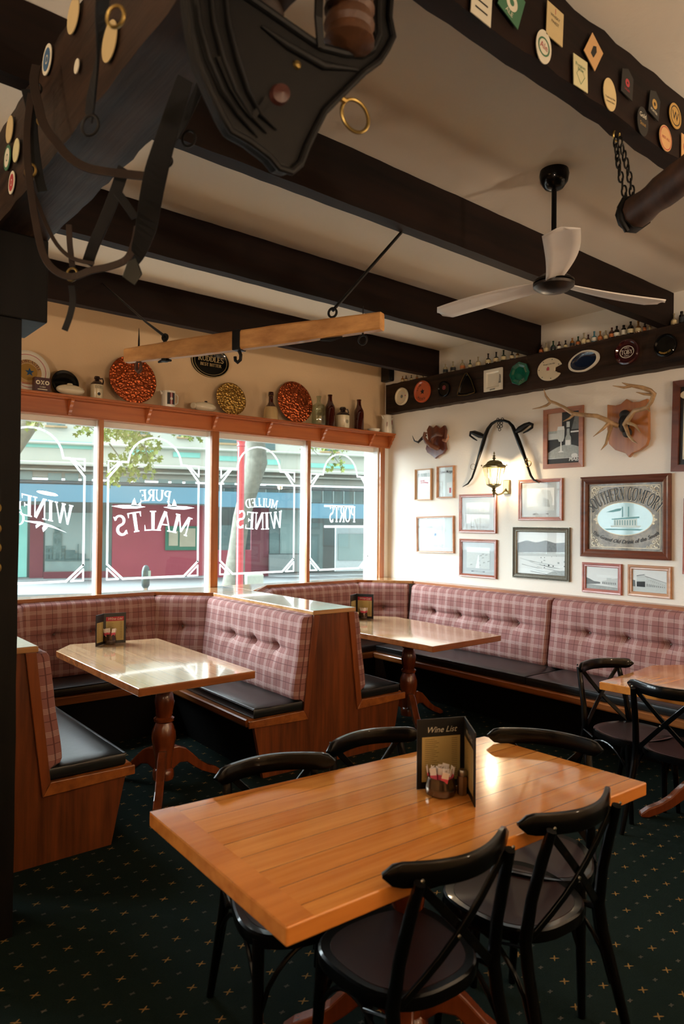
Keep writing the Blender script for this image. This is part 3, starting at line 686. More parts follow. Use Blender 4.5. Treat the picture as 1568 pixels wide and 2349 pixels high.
tree('leafy plane tree branch hanging before the pure malts pane', [AY(140, 900, 11.5) + Vector((-1.6, 0, -4)), AY(140, 900, 11.5) + Vector((-1.4, 0, -2)), AY(140, 860, 11.5)], [.25, .2, .15],
     [(235, 960, 345, 1010, 230), (285, 1000, 370, 1060, 150), (250, 1040, 310, 1090, 110), (245, 1080, 275, 1118, 45), (296, 1070, 320, 1105, 25), (330, 1040, 355, 1100, 40), (60, 955, 100, 985, 40), (165, 960, 230, 1000, 40)], 5, 10.5)
# parking meter
pm = thing('parking_meter', 'grey parking meter on the kerb seen through the pure malts pane', 'parking meter')
A = AY(334, 1325, 8.5)
MB().lathe([(.03, -.35), (.03, A.z - .12)], 10, (A.x, A.y, 0)).build('pole', M_steel, pm, smooth=True)
MB().lathe([(.05, -.13), (.075, -.1), (.08, 0), (.078, .08), (.06, .13), (.03, .155), (0, .16)], 16, (A.x, A.y, A.z), sy=.6).build('meter_head', plain('meter_grey', '4c5a5a', .4, .4, var=.4), pm, smooth=True)
MB().box(A.x - .045, A.x + .045, A.y - .052, A.y - .044, A.z + .02, A.z + .09).build('display', Mgwin, pm)
bn = MB(); a = AY(566, 1317, 13); b = AY(606, 1345, 13); bn.box(a.x, b.x, 13, 13.4, -.35, a.z); tag(bn.build('street_bin', plain('bin_cream', 'c8ccbc', .6), bevel=.05), 'cream street bin beside the tree outside the windows', 'bin')
# white pier of the pub's own wall just outside the right-hand pane
struct('wall_pier', MB().box(AY(841, 1150, 6.02).x, XW + .2, 5.77, 6.02, -.3, 3.3), plain('pier_render', 'a8aaa6', .8))
for px in (40,):
    pass

# ================================================================== SEATING BOOTHS
def frame_map(o, D, Nn):
    """o = cap edge on the floor plan; D along the run, Nn towards the seat; returns f(u, z, w)"""
    o = Vector((o[0], o[1], 0)); D = Vector((D[0], D[1], 0)).normalized(); Nn = Vector((Nn[0], Nn[1], 0)).normalized()
    return lambda u, z, w: o + D * u + Nn * w + Vector((0, 0, z))
def back_cushion(fm, u0, u1, parent, buttons=(), name='back_cushion', th=.085, zt=1.018, zb=.44, bz=.765, puff=.0, label=None):
    """upholstered back pad with a row of deep buttons; UV in metres so that the plaid keeps its size"""
    mb = MB(); L = u1 - u0; Hh = zt - zb
    nu = max(12, int(L / .022)); nv = 30
    uv = []
    def face_w(v): return -.015 + .075 * (1 - v)
    def depth(u, v):
        eu = min(u, L - u) ; ev = min(v * Hh, (1 - v) * Hh)
        r = .045
        e = 1.
        if eu < r: e *= math.sqrt(max(0, 1 - (1 - eu / r) ** 2)) * .6 + .4
        if ev < r: e *= math.sqrt(max(0, 1 - (1 - ev / r) ** 2)) * .8 + .2
        d = th * e
        z = zb + v * Hh
        for k, b in enumerate(buttons):
            du = (u + u0 - b); dz = z - bz; r2 = math.hypot(du, dz)
            d -= .06 * math.exp(-(r2 / .026) ** 2) + .02 * math.exp(-(r2 / .085) ** 2)
            # pleats running from the button
            if dz < 0: d -= .007 * math.exp(-(du / .012) ** 2) * math.exp(dz / .16)
        if buttons:
            lo, hi = min(buttons) - .1, max(buttons) + .1
            inside = 1 if lo < u + u0 < hi else math.exp(-(min(abs(u + u0 - lo), abs(u + u0 - hi)) / .12) ** 2)
            d -= .016 * math.exp(-((z - bz) / .022) ** 2) * inside
            d += .012 * math.exp(-((z - bz + .14) / .1) ** 2) * inside
        d += .003 * math.sin(u * 21 + v * 3) * math.sin(v * 9 + u)
        return max(d, .004)
    for j in range(nv + 1):
        for i in range(nu + 1):
            u = L * i / nu; v = j / nv
            mb.v.append(fm(u0 + u, zb + v * Hh, face_w(v) + depth(u, v))); uv.append((u0 + u, v * Hh))
    for j in range(nv):
        for i in range(nu):
            a = j * (nu + 1) + i; mb.f.append([a, a + 1, a + nu + 2, a + nu + 1]); mb.mi.append(0)
    # sides and back
    ring = [(i, 0) for i in range(nu + 1)] + [(nu, j) for j in range(1, nv + 1)] + [(i, nv) for i in range(nu - 1, -1, -1)] + [(0, j) for j in range(nv - 1, 0, -1)]
    b = len(mb.v)
    for (i, j) in ring:
        u = L * i / nu; v = j / nv; mb.v.append(fm(u0 + u, zb + v * Hh, face_w(v))); uv.append((u0 + u + (-.03 if i == 0 else .03 if i == nu else 0), v * Hh + (.03 if j == nv else -.03 if j == 0 else 0)))
    n = len(ring)
    for k in range(n):
        (i, j), (i2, j2) = ring[k], ring[(k + 1) % n]
        mb.f.append([j * (nu + 1) + i, b + k, b + (k + 1) % n, j2 * (nu + 1) + i2]); mb.mi.append(0)
    mb.f.append([b + k for k in range(n)]); mb.mi.append(0)
    mb.uv = uv
    o = mb.build(name, M_plaid, parent, smooth=True)
    o.data.validate()
    bm_fix(o)
    if label: o['label'] = label
    for q in buttons:
        s = MB(); vq = (bz - zb) / Hh; c = fm(q, bz, face_w(vq) + depth(q - u0, vq) + .002); s.sphere(c, .011, n=10, k=6)
        s.build('button', M_steel, o, smooth=True)
    return o
def bm_fix(o):
    import bmesh
    bm = bmesh.new(); bm.from_mesh(o.data); bmesh.ops.recalc_face_normals(bm, faces=bm.faces[:]); bm.to_mesh(o.data); bm.free()
def seat_cushion(poly, z0, z1, parent, name='seat_cushion', r=.025, crease=0, mat=None):
    """leatherette pad on a plan outline"""
    import bmesh
    P = [Vector((p[0], p[1])) for p in poly]; n = len(P)
    A = sum(P[i].x * P[(i + 1) % n].y - P[(i + 1) % n].x * P[i].y for i in range(n))
    if A < 0: P.reverse()
    c = sum(P, Vector((0, 0))) / n
    def inset(d):
        out = []
        for i in range(n):
            a, b, e = P[i - 1], P[i], P[(i + 1) % n]
            n1 = Vector((-(b - a).y, (b - a).x)).normalized(); n2 = Vector((-(e - b).y, (e - b).x)).normalized()
            m = (n1 + n2); m = m / max(.2, m.length_squared) * 2 * d if m.length > 1e-6 else n1 * d
            out.append(b + m)
        return out
    mb = MB(); h = z1 - z0; rings = []
    for dd, zz in ((.006, z0), (0, z0 + .012), (0, z1 - .018), (.004, z1 - .007), (.016, z1), (.07, z1 + .010)):
        rings.append([(p.x, p.y, zz) for p in inset(dd)])
    b = mb.add([q for r_ in rings for q in r_], [])
    for k in range(len(rings) - 1):
        for i in range(n):
            j = (i + 1) % n; mb.f.append([b + k * n + i, b + k * n + j, b + (k + 1) * n + j, b + (k + 1) * n + i]); mb.mi.append(0)
    mb.f.append([b + (len(rings) - 1) * n + i for i in range(n)]); mb.mi.append(0)
    mb.f.append([b + i for i in reversed(range(n))]); mb.mi.append(0)
    o = mb.build(name, mat or M_leather, parent, smooth=True)
    pp = MB(); pp.tube([(p.x, p.y, z1 - .006) for p in P], .0045, 6, closed=True); pp.build('piping', M_leather, o, smooth=True)
    return o
def quad2(fm, pts): return [fm(u, 0, w).xy for u, w in pts]
def seat_base(fm, u0, u1, parent, w0=.07, wt=.49, wf=.447, wb=.375, trim=True):
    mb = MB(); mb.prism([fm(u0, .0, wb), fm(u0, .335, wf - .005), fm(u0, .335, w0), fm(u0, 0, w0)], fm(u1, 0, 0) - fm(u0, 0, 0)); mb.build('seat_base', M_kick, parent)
    mb = MB(); mb.prism([fm(u0, .335, w0), fm(u0, .335, wt - .004), fm(u0, .345, wt), fm(u0, .377, wt), fm(u0, .384, wt - .008), fm(u0, .384, w0)], fm(u1, 0, 0) - fm(u0, 0, 0)); mb.build('seat_rail', M_pineY, parent)
def end_trim(fm, u, side, parent, wt=.49):
    """raised timber edging of an end panel: slanting stile and seat rail; side = -1 sticks out towards -u"""
    s0 = [fm(u, 1.012, .0), fm(u, 1.012, -.042), fm(u, .322, .03), fm(u, .335, .07), fm(u, .385, .07)]
    mb = MB()
    mb.prism([fm(u, 1.012, -.002), fm(u, .385, .072), fm(u, .322, .035), fm(u, 1.012, -.052)], (fm(1, 0, 0) - fm(0, 0, 0)) * .014 * side)
    mb.build('edge_stile', M_trimZ, parent, bevel=.003)
    mb = MB(); mb.prism([fm(u, .385, .072), fm(u, .380, wt), fm(u, .335, wt), fm(u, .322, .035)], (fm(1, 0, 0) - fm(0, 0, 0)) * .016 * side)
    mb.build('edge_rail', M_pineY, parent, bevel=.003)

# left booth bench
LB = thing('booth_bench', 'walnut booth bench beside the black post, seen end-on at the left edge', 'bench', (0, 0, 0))
fL = frame_map((1.006, 3.49), (0, 1), (1, 0)); Ly = 5.20 - 3.49
mb = MB(); mb.prism([fL(0, 0, -.34), fL(0, 1.01, -.34), fL(0, 1.012, -.004), fL(0, .385, .068), fL(0, .335, .07), fL(0, .335, .445), fL(0, 0, .375)], fL(.03, 0, 0) - fL(0, 0, 0)); mb.build('end_panel', M_panel, LB)
mb = MB(); mb.prism([fL(.03, 0, -.34), fL(.03, 1.01, -.34), fL(.03, 1.01, -.02), fL(.03, .4, .05), fL(.03, 0, .05)], fL(Ly, 0, 0) - fL(.03, 0, 0)); mb.build('partition_core', M_panel, LB)
MB().zprism([(.66, 3.47), (1.012, 3.47), (1.012, 5.19), (.66, 5.19)], 1.012, CAP).build('cap_board', M_sill, LB, bevel=.006)
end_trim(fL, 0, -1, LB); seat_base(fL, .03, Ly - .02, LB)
back_cushion(fL, .002, Ly - .03, LB, (.42, .72, 1.02, 1.32), label='plaid back pad seen end-on')
seat_cushion(quad2(fL, [(.005, .07), (.005, .447), (Ly - .14, .447), (Ly - .14, .07)]), .386, .450, LB)

# divider with a seat on each side
DV = thing('booth_divider', 'double-sided booth divider with deep buttoned plaid back and walnut end panel', 'bench', (2.86, 3.78, 0), math.radians(-1.5))
fl = frame_map((0, 0), (0, 1), (-1, 0)); fr = frame_map((.352, 0), (0, 1), (1, 0)); Ld = 1.41
mb = MB(); mb.prism([fl(0, 0, .375), fl(0, .335, .445), fl(0, .335, .07), fl(0, .385, .068), fl(0, 1.012, -.004), fr(0, 1.012, -.004), fr(0, .385, .068), fr(0, .335, .07), fr(0, .335, .445), fr(0, 0, .375)], (0, .03, 0)); mb.build('end_panel', M_panel, DV)
mb = MB(); mb.prism([fl(.03, 0, .05), fl(.03, .4, .05), fl(.03, 1.01, -.02), fr(.03, 1.01, -.02), fr(.03, .4, .05), fr(.03, 0, .05)], (0, Ld, 0)); mb.build('partition_core', M_panel, DV)
MB().zprism([(-.008, -.02), (.36, -.02), (.36, Ld), (-.008, Ld)], 1.012, CAP).build('cap_board', M_sill, DV, bevel=.006)
for f_ in (fl, fr):
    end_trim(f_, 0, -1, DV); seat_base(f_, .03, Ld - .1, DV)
back_cushion(fl, .002, Ld, DV, (.338, .637, .945), label='plaid back pad with three deep buttons facing the window light')
back_cushion(fr, .002, Ld, DV, (.338, .637, .945), label='plaid back pad facing the picture wall')
seat_cushion(quad2(fl, [(.005, .07), (.005, .447), (Ld - .14, .447), (Ld - .14, .07)]), .386, .450, DV)
seat_cushion(quad2(fr, [(.005, .07), (.005, .447), (Ld - .14, .447), (Ld - .14, .07)]), .386, .450, DV)

def window_bench(label, xl, xa, xb, xr, yd, plan_cap):
    """bench along the windows with two angled corner pads"""
    W = thing('window_bench', label, 'bench')
    yw = 5.54
    MB().zprism(plan_cap, 1.012, CAP).build('sill_board', M_sill, W, bevel=.005)
    f = frame_map((xa, yw), (1, 0), (0, -1)); L = xb - xa
    back_cushion(f, .004, L - .004, W, [L * q for q in ((.24, .5, .76) if L > 1 else (.3, .7))])
    fa = frame_map((xl, yd), (xa - xl, yw - yd), (yw - yd, -(xa - xl))); La = math.hypot(xa - xl, yw - yd)
    back_cushion(fa, .004, La - .004, W, (La / 2,), name='corner_cushion')
    fb = frame_map((xb, yw), (xr - xb, yd - yw), (-(yw - yd), -(xr - xb))); Lb = math.hypot(xr - xb, yw - yd)
    back_cushion(fb, .004, Lb - .004, W, (Lb / 2,), name='corner_cushion')
    for g, l in ((f, L), (fa, La), (fb, Lb)):
        m = MB(); m.prism([g(0, 1.012, .008), g(0, 1.042, .008), g(0, 1.042, -.005), g(0, 1.012, -.005)], g(l, 0, 0) - g(0, 0, 0)); m.build('sill_nosing', M_pineX, W, bevel=.003)
        m = MB(); m.prism([g(0, 0, .02), g(0, .9, -.03), g(0, .9, -.045), g(0, 0, -.0)], g(l, 0, 0) - g(0, 0, 0)); m.build('back_board', M_panel, W)
    return W
MBs = window_bench('plaid corner bench below the pure malts pane, behind the near booth table', 1.006, 1.455, 2.533, 2.90, 5.19,
    [(.5, 5.705), (.5, 5.19), (1.012, 5.19), (1.455, 5.54), (2.533, 5.54), (2.89, 5.19), (3.27, 5.19), (3.27, 5.705)])
seat_cushion([(1.12, 5.10), (2.78, 5.10), (2.78, 5.25), (2.50, 5.46), (1.47, 5.46), (1.12, 5.25)], .386, .448, MBs)
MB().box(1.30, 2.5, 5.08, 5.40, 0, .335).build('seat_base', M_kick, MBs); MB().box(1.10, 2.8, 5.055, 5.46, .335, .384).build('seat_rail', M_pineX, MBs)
MBt = window_bench('plaid corner bench by the ports pane, in the corner of the room', 3.29, 3.646, 4.763, 5.15, 5.16,
    [(3.271, 5.705), (3.271, 5.19), (3.646, 5.54), (4.763, 5.54), (5.15, 5.12), (5.268, 5.12), (5.268, 5.705)])
seat_cushion([(3.38, 5.10), (5.02, 5.10), (5.0, 5.22), (4.74, 5.46), (3.68, 5.46), (3.38, 5.25)], .386, .448, MBt)
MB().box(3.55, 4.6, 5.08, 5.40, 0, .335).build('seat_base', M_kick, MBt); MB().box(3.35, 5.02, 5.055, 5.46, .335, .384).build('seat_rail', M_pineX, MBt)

WB = thing('wall_bench', 'long plaid buttoned bench along the picture wall', 'bench')
fw = frame_map((5.17, 5.10), (0, -1), (-1, 0)); Lw = 4.4
back_cushion(fw, .0, 1.645, WB, (.323, .652, .977, 1.309), label='back pad with four buttons')
back_cushion(fw, 1.652, 3.45, WB, (1.997, 2.326, 2.651, 2.976), label='back pad nearer the camera')
back_cushion(fw, 3.457, Lw, WB, (3.8, 4.1))
MB().box(5.162, XW - .001, 5.10 - Lw, 5.12, 1.012, CAP).build('cap_board', M_pineY, WB, bevel=.004)
mb = MB(); mb.prism([fw(0, 0, .02), fw(0, .9, -.03), fw(0, .9, -.09), fw(0, 0, -.09)], fw(Lw, 0, 0) - fw(0, 0, 0)); mb.build('back_board', M_panel, WB)
seat_cushion(quad2(fw, [(.05, .06), (.05, .575), (1.77, .575), (1.77, .06)]), .386, .450, WB)
seat_cushion(quad2(fw, [(1.776, .06), (1.776, .575), (Lw, .575), (Lw, .06)]), .386, .450, WB)
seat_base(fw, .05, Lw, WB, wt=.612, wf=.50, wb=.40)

# ================================================================== TABLES
M_top1 = table_mat('glossy_plank_tabletop', 'c87c34', 'e4a054', math.radians(-2.4), .094, .02)
M_top2 = table_mat('glossy_booth_tabletop', 'c49c74', 'dfbb92', math.radians(90 + 0), .105, .0)
M_edge = wood('tabletop_edge_timber', 'b86c2a', 'd88c40', 'X', 1, .2, .8, 20)
M_edge2 = wood('booth_table_edge_timber', '7c4420', 'a86434', 'X', 1, .25, .6, 20)
PEDP = [(.0, .0), (.058, .0), (.06, .03), (.055, .055), (.045, .065), (.047, .12), (.06, .2), (.066, .25), (.064, .29), (.05, .33), (.044, .345), (.055, .355), (.056, .37), (.044, .38), (.05, .42), (.056, .47), (.046, .52), (.036, .545), (.048, .555), (.05, .575), (.038, .59), (.046, .63), (.06, .655)]
def pedestal(parent, cx, cy, z0, rot, arm=.44, nf=4):
    MB().lathe([(r * 1.12, z + .05) for r, z in PEDP], 24, (cx, cy, z0)).build('column', M_ped, parent, smooth=True)
    MB().obox((cx, cy, z0 + .70), (.22, 0, 0), (0, .035, 0), (0, 0, .014)).obox((cx, cy, z0 + .70), (.035, 0, 0), (0, .22, 0), (0, 0, .014)).build('top_cleat', M_ped, parent, bevel=.004)
    for k in range(nf):
        a = rot + k * 2 * pi / nf; d = Vector((math.cos(a), math.sin(a), 0)); sd = Vector((-d.y, d.x, 0)); c = Vector((cx, cy, z0))
        top = [(.045, .235), (.10, .235), (.155, .215), (.21, .17), (.27, .115), (.33, .078), (.40, .05), (.445, .02)]
        bot = [(.445, .0), (.40, .0), (.34, .022), (.28, .048), (.22, .085), (.165, .125), (.11, .13), (.045, .09)]
        s = arm / .445
        m = MB(); m.prism([c + d * (x * s) + Vector((0, 0, z)) - sd * .026 for x, z in top + bot], sd * .052)
        m.build('foot', M_ped, parent, bevel=.007)
def table(name, label, poly, cx, cy, mtop, medge, rot, th=.045, arm=.44, plank=None, peds=None, nf=4):
    T = thing(name, label, 'table', (cx, cy, 0))
    pts = [(p[0] - cx, p[1] - cy) for p in poly]
    MB().zprism(pts, .75 - th, .75, 0, 1).build('tabletop', [mtop, medge], T, bevel=.005, seg=3)
    for (a, b) in (peds or [(0, 0)]): pedestal(T, a, b, 0, rot, arm, nf)
    return T
p = [AZ(342, 1862, .75), AZ(657, 2128, .75), AZ(1483, 1795, .75), AZ(1110, 1688, .75)]
MT = table('dining_table', 'big glossy orange plank table in the foreground with black chairs around', [q.xy for q in p], 1.63, 1.60, M_top1, M_edge, math.radians(43), arm=.40, peds=[(-.05, -.02)])
# end boards across the planks
import itertools
a, b = p[0].xy - Vector((1.63, 1.60)), p[1].xy - Vector((1.63, 1.60)); 
d1 = (p[3].xy - p[0].xy).normalized() * .075; d2 = (p[2].xy - p[1].xy).normalized() * .075; 
ins = (b - a).normalized() * .004
MB().zprism([a + ins, a + d1 + ins, b + d2 - ins, b - ins], .7495, .7512).build('end_board', M_edge, MT)
p1 = [AZ(*q, .75).xy for q in ((318, 1580), (128.6, 1493), (160, 1478), (362, 1464), (585.7, 1538.8))]
table('booth_table', 'pale varnished table with clipped corners in the near window booth', [p1[0], p1[1], p1[2], p1[3], p1[4]], 1.93, 4.06, M_top2, M_edge2, math.radians(0), arm=.40, nf=3)
p2 = [AZ(992.5, 1483, .75).xy, Vector((3.60, 3.50)), Vector((3.66, 4.80)), Vector((3.9, 5.02)), AZ(847, 1412, .75).xy, AZ(929, 1415.8, .75).xy, AZ(1149, 1457.5, .75).xy]
table('booth_table', 'pale varnished table with clipped corners in the far corner booth', [AZ(992.5, 1483, .75).xy, (3.70, 4.90), (3.85, 5.05), (4.44, 5.03), (4.62, 4.80), AZ(1149, 1457.5, .75).xy], 4.15, 4.16, M_top2, M_edge2, math.radians(0), arm=.40, nf=3)
table('wall_table', 'orange varnished table cut off by the right edge, with two black chairs', [(3.665, 2.155), (3.70, 1.25), (4.42, 1.25), (4.62, 1.45), (4.60, 2.05), (4.36, 2.20), (4.0, 2.165)], 4.12, 1.72, M_top1, M_edge, math.radians(45), arm=.40)

# ================================================================== CHAIRS
def make_chair(label):
    t = thing('cross_back_chair', label, 'chair', group='black cross-back chairs')
    # seat: hoop and inset panel, origin at seat centre on the floor, front = +y
    def outline(s, n=44):
        out = []
        for i in range(n):
            a = 2 * pi * i / n; c, q = math.cos(a), math.sin(a)
            r = (abs(c) ** 2.7 + abs(q) ** 2.7) ** (-1 / 2.7)
            x = .205 * s * r * c; y = .2 * s * r * q
            x *= 1 + .10 * (y / .2); out.append((x, y))
        return out
    o1, o2 = outline(1), outline(.86)
    mb = MB(); n = len(o1)
    rings = [[(x, y, .405) for x, y in o1], [(x * 1.01, y * 1.01, .42) for x, y in o1], [(x * 1.0, y * 1.0, .438) for x, y in o1], [(x * .97, y * .97, .443) for x, y in o1], [(x, y, .440) for x, y in o2], [(x, y, .405) for x, y in o2]]
    b = mb.add([q for r in rings for q in r], [])
    for k in range(6):
        k2 = (k + 1) % 6
        for i in range(n):
            j = (i + 1) % n; mb.f.append([b + k * n + i, b + k * n + j, b + k2 * n + j, b + k2 * n + i]); mb.mi.append(0)
    mb.build('seat_hoop', M_black, t, smooth=True)
    mb = MB(); rr = [[(x * 1.0, y * 1.0, .425) for x, y in outline(.87)], [(x, y, .441) for x, y in outline(.855)], [(x, y, .437) for x, y in outline(.7)], [(x, y, .434) for x, y in outline(.35)]]
    b = mb.add([q for r in rr for q in r], [])
    for k in range(3):
        for i in range(n):
            j = (i + 1) % n; mb.f.append([b + k * n + i, b + k * n + j, b + (k + 1) * n + j, b + (k + 1) * n + i]); mb.mi.append(0)
    mb.f.append([b + 3 * n + i for i in range(n)]); mb.mi.append(0); mb.f.append([b + i for i in reversed(range(n))]); mb.mi.append(0)
    part(mb.build('seat', M_chairseat, t, smooth=True), 'dark brown seat panel')
    for s in (-1, 1):
        MB().tube([(s * .172, .13, .425), (s * .176, .145, .25), (s * .182, .165, .0)], [.019, .017, .0125], 12).build('leg', M_black, t, smooth=True)
        MB().tube([(s * .20, -.30, .0), (s * .188, -.245, .2), (s * .180, -.200, .36), (s * .178, -.188, .44), (s * .172, -.205, .56), (s * .165, -.235, .68), (s * .158, -.262, .775)], [.0125, .0165, .0185, .0185, .017, .0165, .0145], 12).build('leg', M_black, t, smooth=True)
    # bent top rail
    mb = MB(); k = 20; R = .30
    rings = []
    for i in range(k + 1):
        f = i / k; x = -.218 + .436 * f; y = -.180 - .095 * math.cos((f - .5) * pi * .92); hh = .030 * min(1, math.sqrt(max(0, 1 - abs(2 * f - 1) ** 7)) * 1.0 + .12)
        zc = .782; th = .0095
        dy = .095 * math.sin((f - .5) * pi * .92) * pi * .92 / .436; nn = Vector((-dy, 1, 0)).normalized()
        c = Vector((x, y, zc))
        rings.append([c + nn * th + Vector((0, 0, -hh * .8)), c + nn * th * .7 + Vector((0, 0, -hh)), c - nn * th * .7 + Vector((0, 0, -hh)), c - nn * th + Vector((0, 0, -hh * .8)), c - nn * th + Vector((0, 0, hh * .8)), c - nn * th * .6 + Vector((0, 0, hh)), c + nn * th * .6 + Vector((0, 0, hh)), c + nn * th + Vector((0, 0, hh * .8))])
    b = mb.add([q for r in rings for q in r], [])
    for i in range(k):
        for j in range(8):
            j2 = (j + 1) % 8; mb.f.append([b + i * 8 + j, b + i * 8 + j2, b + i * 8 + 8 + j2, b + i * 8 + 8 + j]); mb.mi.append(0)
    mb.f.append([b + j for j in reversed(range(8))]); mb.mi.append(0); mb.f.append([b + k * 8 + j for j in range(8)]); mb.mi.append(0)
    mb.build('top_rail', M_black, t, smooth=True)
    for s in (-1, 1):
        pts = []
        for i in range(9):
            f = i / 8; x = s * (.150 - .335 * f); y = -.248 + .065 * f - .028 * math.sin(f * pi) * (1 if s > 0 else .55); z = .765 - .345 * f
            pts.append((x, y, z))
        pts.append((s * -.196, -.10, .40))
        MB().ribbon(pts, [.024] * 9 + [.02], .009, (0, 1, .1)).build('cross_strap', M_black, t, bevel=.002)
    for (x, y, z, dy) in ((.158, -.265, .785, -1), (-.158, -.265, .785, -1), (.17, -.226, .785, 1), (-.17, -.226, .785, 1), (-.018, -.246, .60, -1), (.184, -.19, .415, -1), (-.184, -.19, .415, -1)):
        MB().lathe([(0, -.001), (.006, 0), (.005, .003), (0, .004)], 10, (x, y + dy * .008, z), ax=(0, dy, 0)).build('bolt', M_chrome, t, smooth=True)
    for (a, b_) in (((-.178, .155), (.178, .155)), ((-.178, .155), (-.190, -.225)), ((.178, .155), (.190, -.225))):
        A, B_ = Vector((*a, .2)), Vector((*b_, .2)); pts = []
        for i in range(13):
            f = i / 12; pts.append(A.lerp(B_, f) + Vector((0, 0, .195 * math.sin(f * pi) ** .6)))
        MB().tube(pts, .0075, 8).build('brace', M_black, t, smooth=True)
    return t
E0 = 'black cross-back chair '
C0 = make_chair(E0 + 'with its back to the camera, left-hand of the two nearest')
chairs = []
def face(fx, fy): return math.atan2(-fx, fy)
def place(ch, rail_mid, fdir, label=None):
    d = Vector(fdir).normalized(); c = Vector(rail_mid) + d * .262; rz = math.atan2(-d.x, d.y)
    if ch is None:
        C0.location = (c.x, c.y, 0); C0.rotation_euler = (0, 0, rz)
    else:
        dup(C0, (c.x, c.y, 0), rz, label)
place(None, (1.385, 1.175), (.08, 1))
place(1, (1.885, 1.15), (.06, 1), E0 + 'with its back to the camera, right-hand of the two nearest')
place(1, (1.40, 2.085), (-.25, -.97), E0 + 'behind the front table, left-hand one, only its back rail showing')
place(1, (1.86, 2.10), (-.12, -.99), E0 + 'behind the front table, half hidden by the wine list')
place(1, (2.43, 1.66), (-.90, -.44), E0 + 'at the right-hand end of the front table')
place(1, (3.98, 2.345), (-.25, -.97), E0 + 'standing before the plaid wall bench at the far table end')
place(1, (3.575, 1.745), (1, .03), E0 + 'by the right picture edge, side-on to the cut-off table')

# ================================================================== PICTURES ON THE WALL
c2 = lambda x, y: (930 + x / 4.9, 940 + y / 4.9)
c5 = lambda x, y: (870 + x / 2.2464, 750 + y / 2.2464)
c7 = lambda x, y: (1160 + x / 3.843, 860 + y / 3.843)
def WP(p, w): return AX(p[0], p[1], XW - w)
G1 = plain('print_white', 'dfe2e0', .6, var=.04, scale=40); G2 = plain('print_light_grey', 'c2c8c6', .6, var=.1, scale=60); G3 = plain('print_mid_grey', 'a0a6a4', .6, var=.35, scale=70)
G4 = plain('print_dark_grey', '6c7070', .6, var=.5, scale=50); G5 = plain('print_black', '141414', .6, var=.2)
M_mount = plain('grey_mount_board', 'b2b9bb', .7, var=.03); M_ink = plain('dark_ink', '22262a', .6)
FW = {}
def fwood(name, c1, c2_): FW[name] = wood('frame_' + name, c1, c2_, 'Y', 1, .35, .35, 30)
fwood('cherry', '7a3a24', 'a4583a'); fwood('walnut', '4a2418', '6e3a28'); fwood('rose', '8a4840', 'ae665a'); fwood('pale', '9c6a4c', 'c49470'); fwood('oak', '7a4426', 'a4643c')
FW['pewter'] = plain('frame_pewter', '6a665a', .35, .5, var=.3, scale=80); FW['gilt'] = plain('frame_thin_pine', 'c8a27c', .4, coat=.3)
def framed(label, corners, prof, fm, draw, group='framed pictures on the wall', glassy=True, name='framed_picture', beads=False):
    P = [WP(c, .012) for c in corners]
    yc = sum(p.y for p in P) / 4; zc = sum(p.z for p in P) / 4
    wdt = ((P[0] - P[1]).length + (P[3] - P[2]).length) / 2; hgt = ((P[0] - P[3]).length + (P[1] - P[2]).length) / 2
    tl = math.atan2(P[1].z - P[0].z, P[0].y - P[1].y); bl = math.atan2(P[2].z - P[3].z, P[3].y - P[2].y); tilt = -(tl + bl) / 2
    if abs(tilt) < math.radians(.6): tilt = 0
    T = thing(name, label, 'picture', (XW - .001, yc, zc), 0, group); T.rotation_euler = (tilt * 1.0, 0, 0)
    L = lambda u, z, w: Vector((-w, -u, z))
    W2, H2 = wdt / 2, hgt / 2
    mb = MB(); loops = []
    for d, w in prof: loops += [[L(sx * (W2 - d), sz * (H2 - d), w) for sx, sz in ((-1, -1), (1, -1), (1, 1), (-1, 1))]]
    b = mb.add([q for l in loops for q in l], [])
    for k in range(len(prof) - 1):
        for j in range(4):
            j2 = (j + 1) % 4; mb.f.append([b + 4 * k + j, b + 4 * k + j2, b + 4 * k + 4 + j2, b + 4 * k + 4 + j]); mb.mi.append(0)
    if beads:
        for s in range(2):
            for sz in (-1, 1):
                for i in range(46):
                    f = (i + .5) / 46 * 2 - 1; p = L(f * (W2 - .008), sz * (H2 - .008), .022) if s == 0 else L(sz * (W2 - .008), f * (H2 - .008), .022); mb.sphere(p, .005, n=5, k=4)
    mb.build('frame', FW[fm], T)
    di = prof[-1][0]; w2, h2 = W2 - di, H2 - di
    m = MB(); m.box(-.006, -.001, -w2, w2, -h2, h2)
    draw(T, L, w2, h2)
    if glassy:
        g = MB(); g.add([L(-w2, -h2, .0125), L(w2, -h2, .0125), L(w2, h2, .0125), L(-w2, h2, .0125)], [(0, 1, 2, 3)]); g.build('glass', M_picglass, T)
    return T
PR = lambda wd, dp: [(0, 0), (0, dp * .75), (wd * .12, dp), (wd * .45, dp * .95), (wd * .6, dp * .7), (wd * .85, dp * .72), (wd, dp * .5), (wd, .004)]
def R_(mb, L, x0, z0, x1, z1, w, m): mb.add([L(x0, z0, w), L(x1, z0, w), L(x1, z1, w), L(x0, z1, w)], [(0, 1, 2, 3)], m)
def Pg(mb, L, pts, w, m): mb.add([L(x, z, w) for x, z in pts], [tuple(range(len(pts)))], m)
def caption(mb, L, z, w, m=1, hw=.055):
    R_(mb, L, -hw, z - .003, -hw * .62, z + .003, w, m); R_(mb, L, hw * .66, z - .003, hw, z + .003, w, m); R_(mb, L, -hw * .6, z - .0012, hw * .6, z + .0012, w, m)
def ridge(rnd, x0, x1, z, amp, n=14): return [(x0 + (x1 - x0) * i / n, z + amp * (rnd.random() - .3)) for i in range(n + 1)]
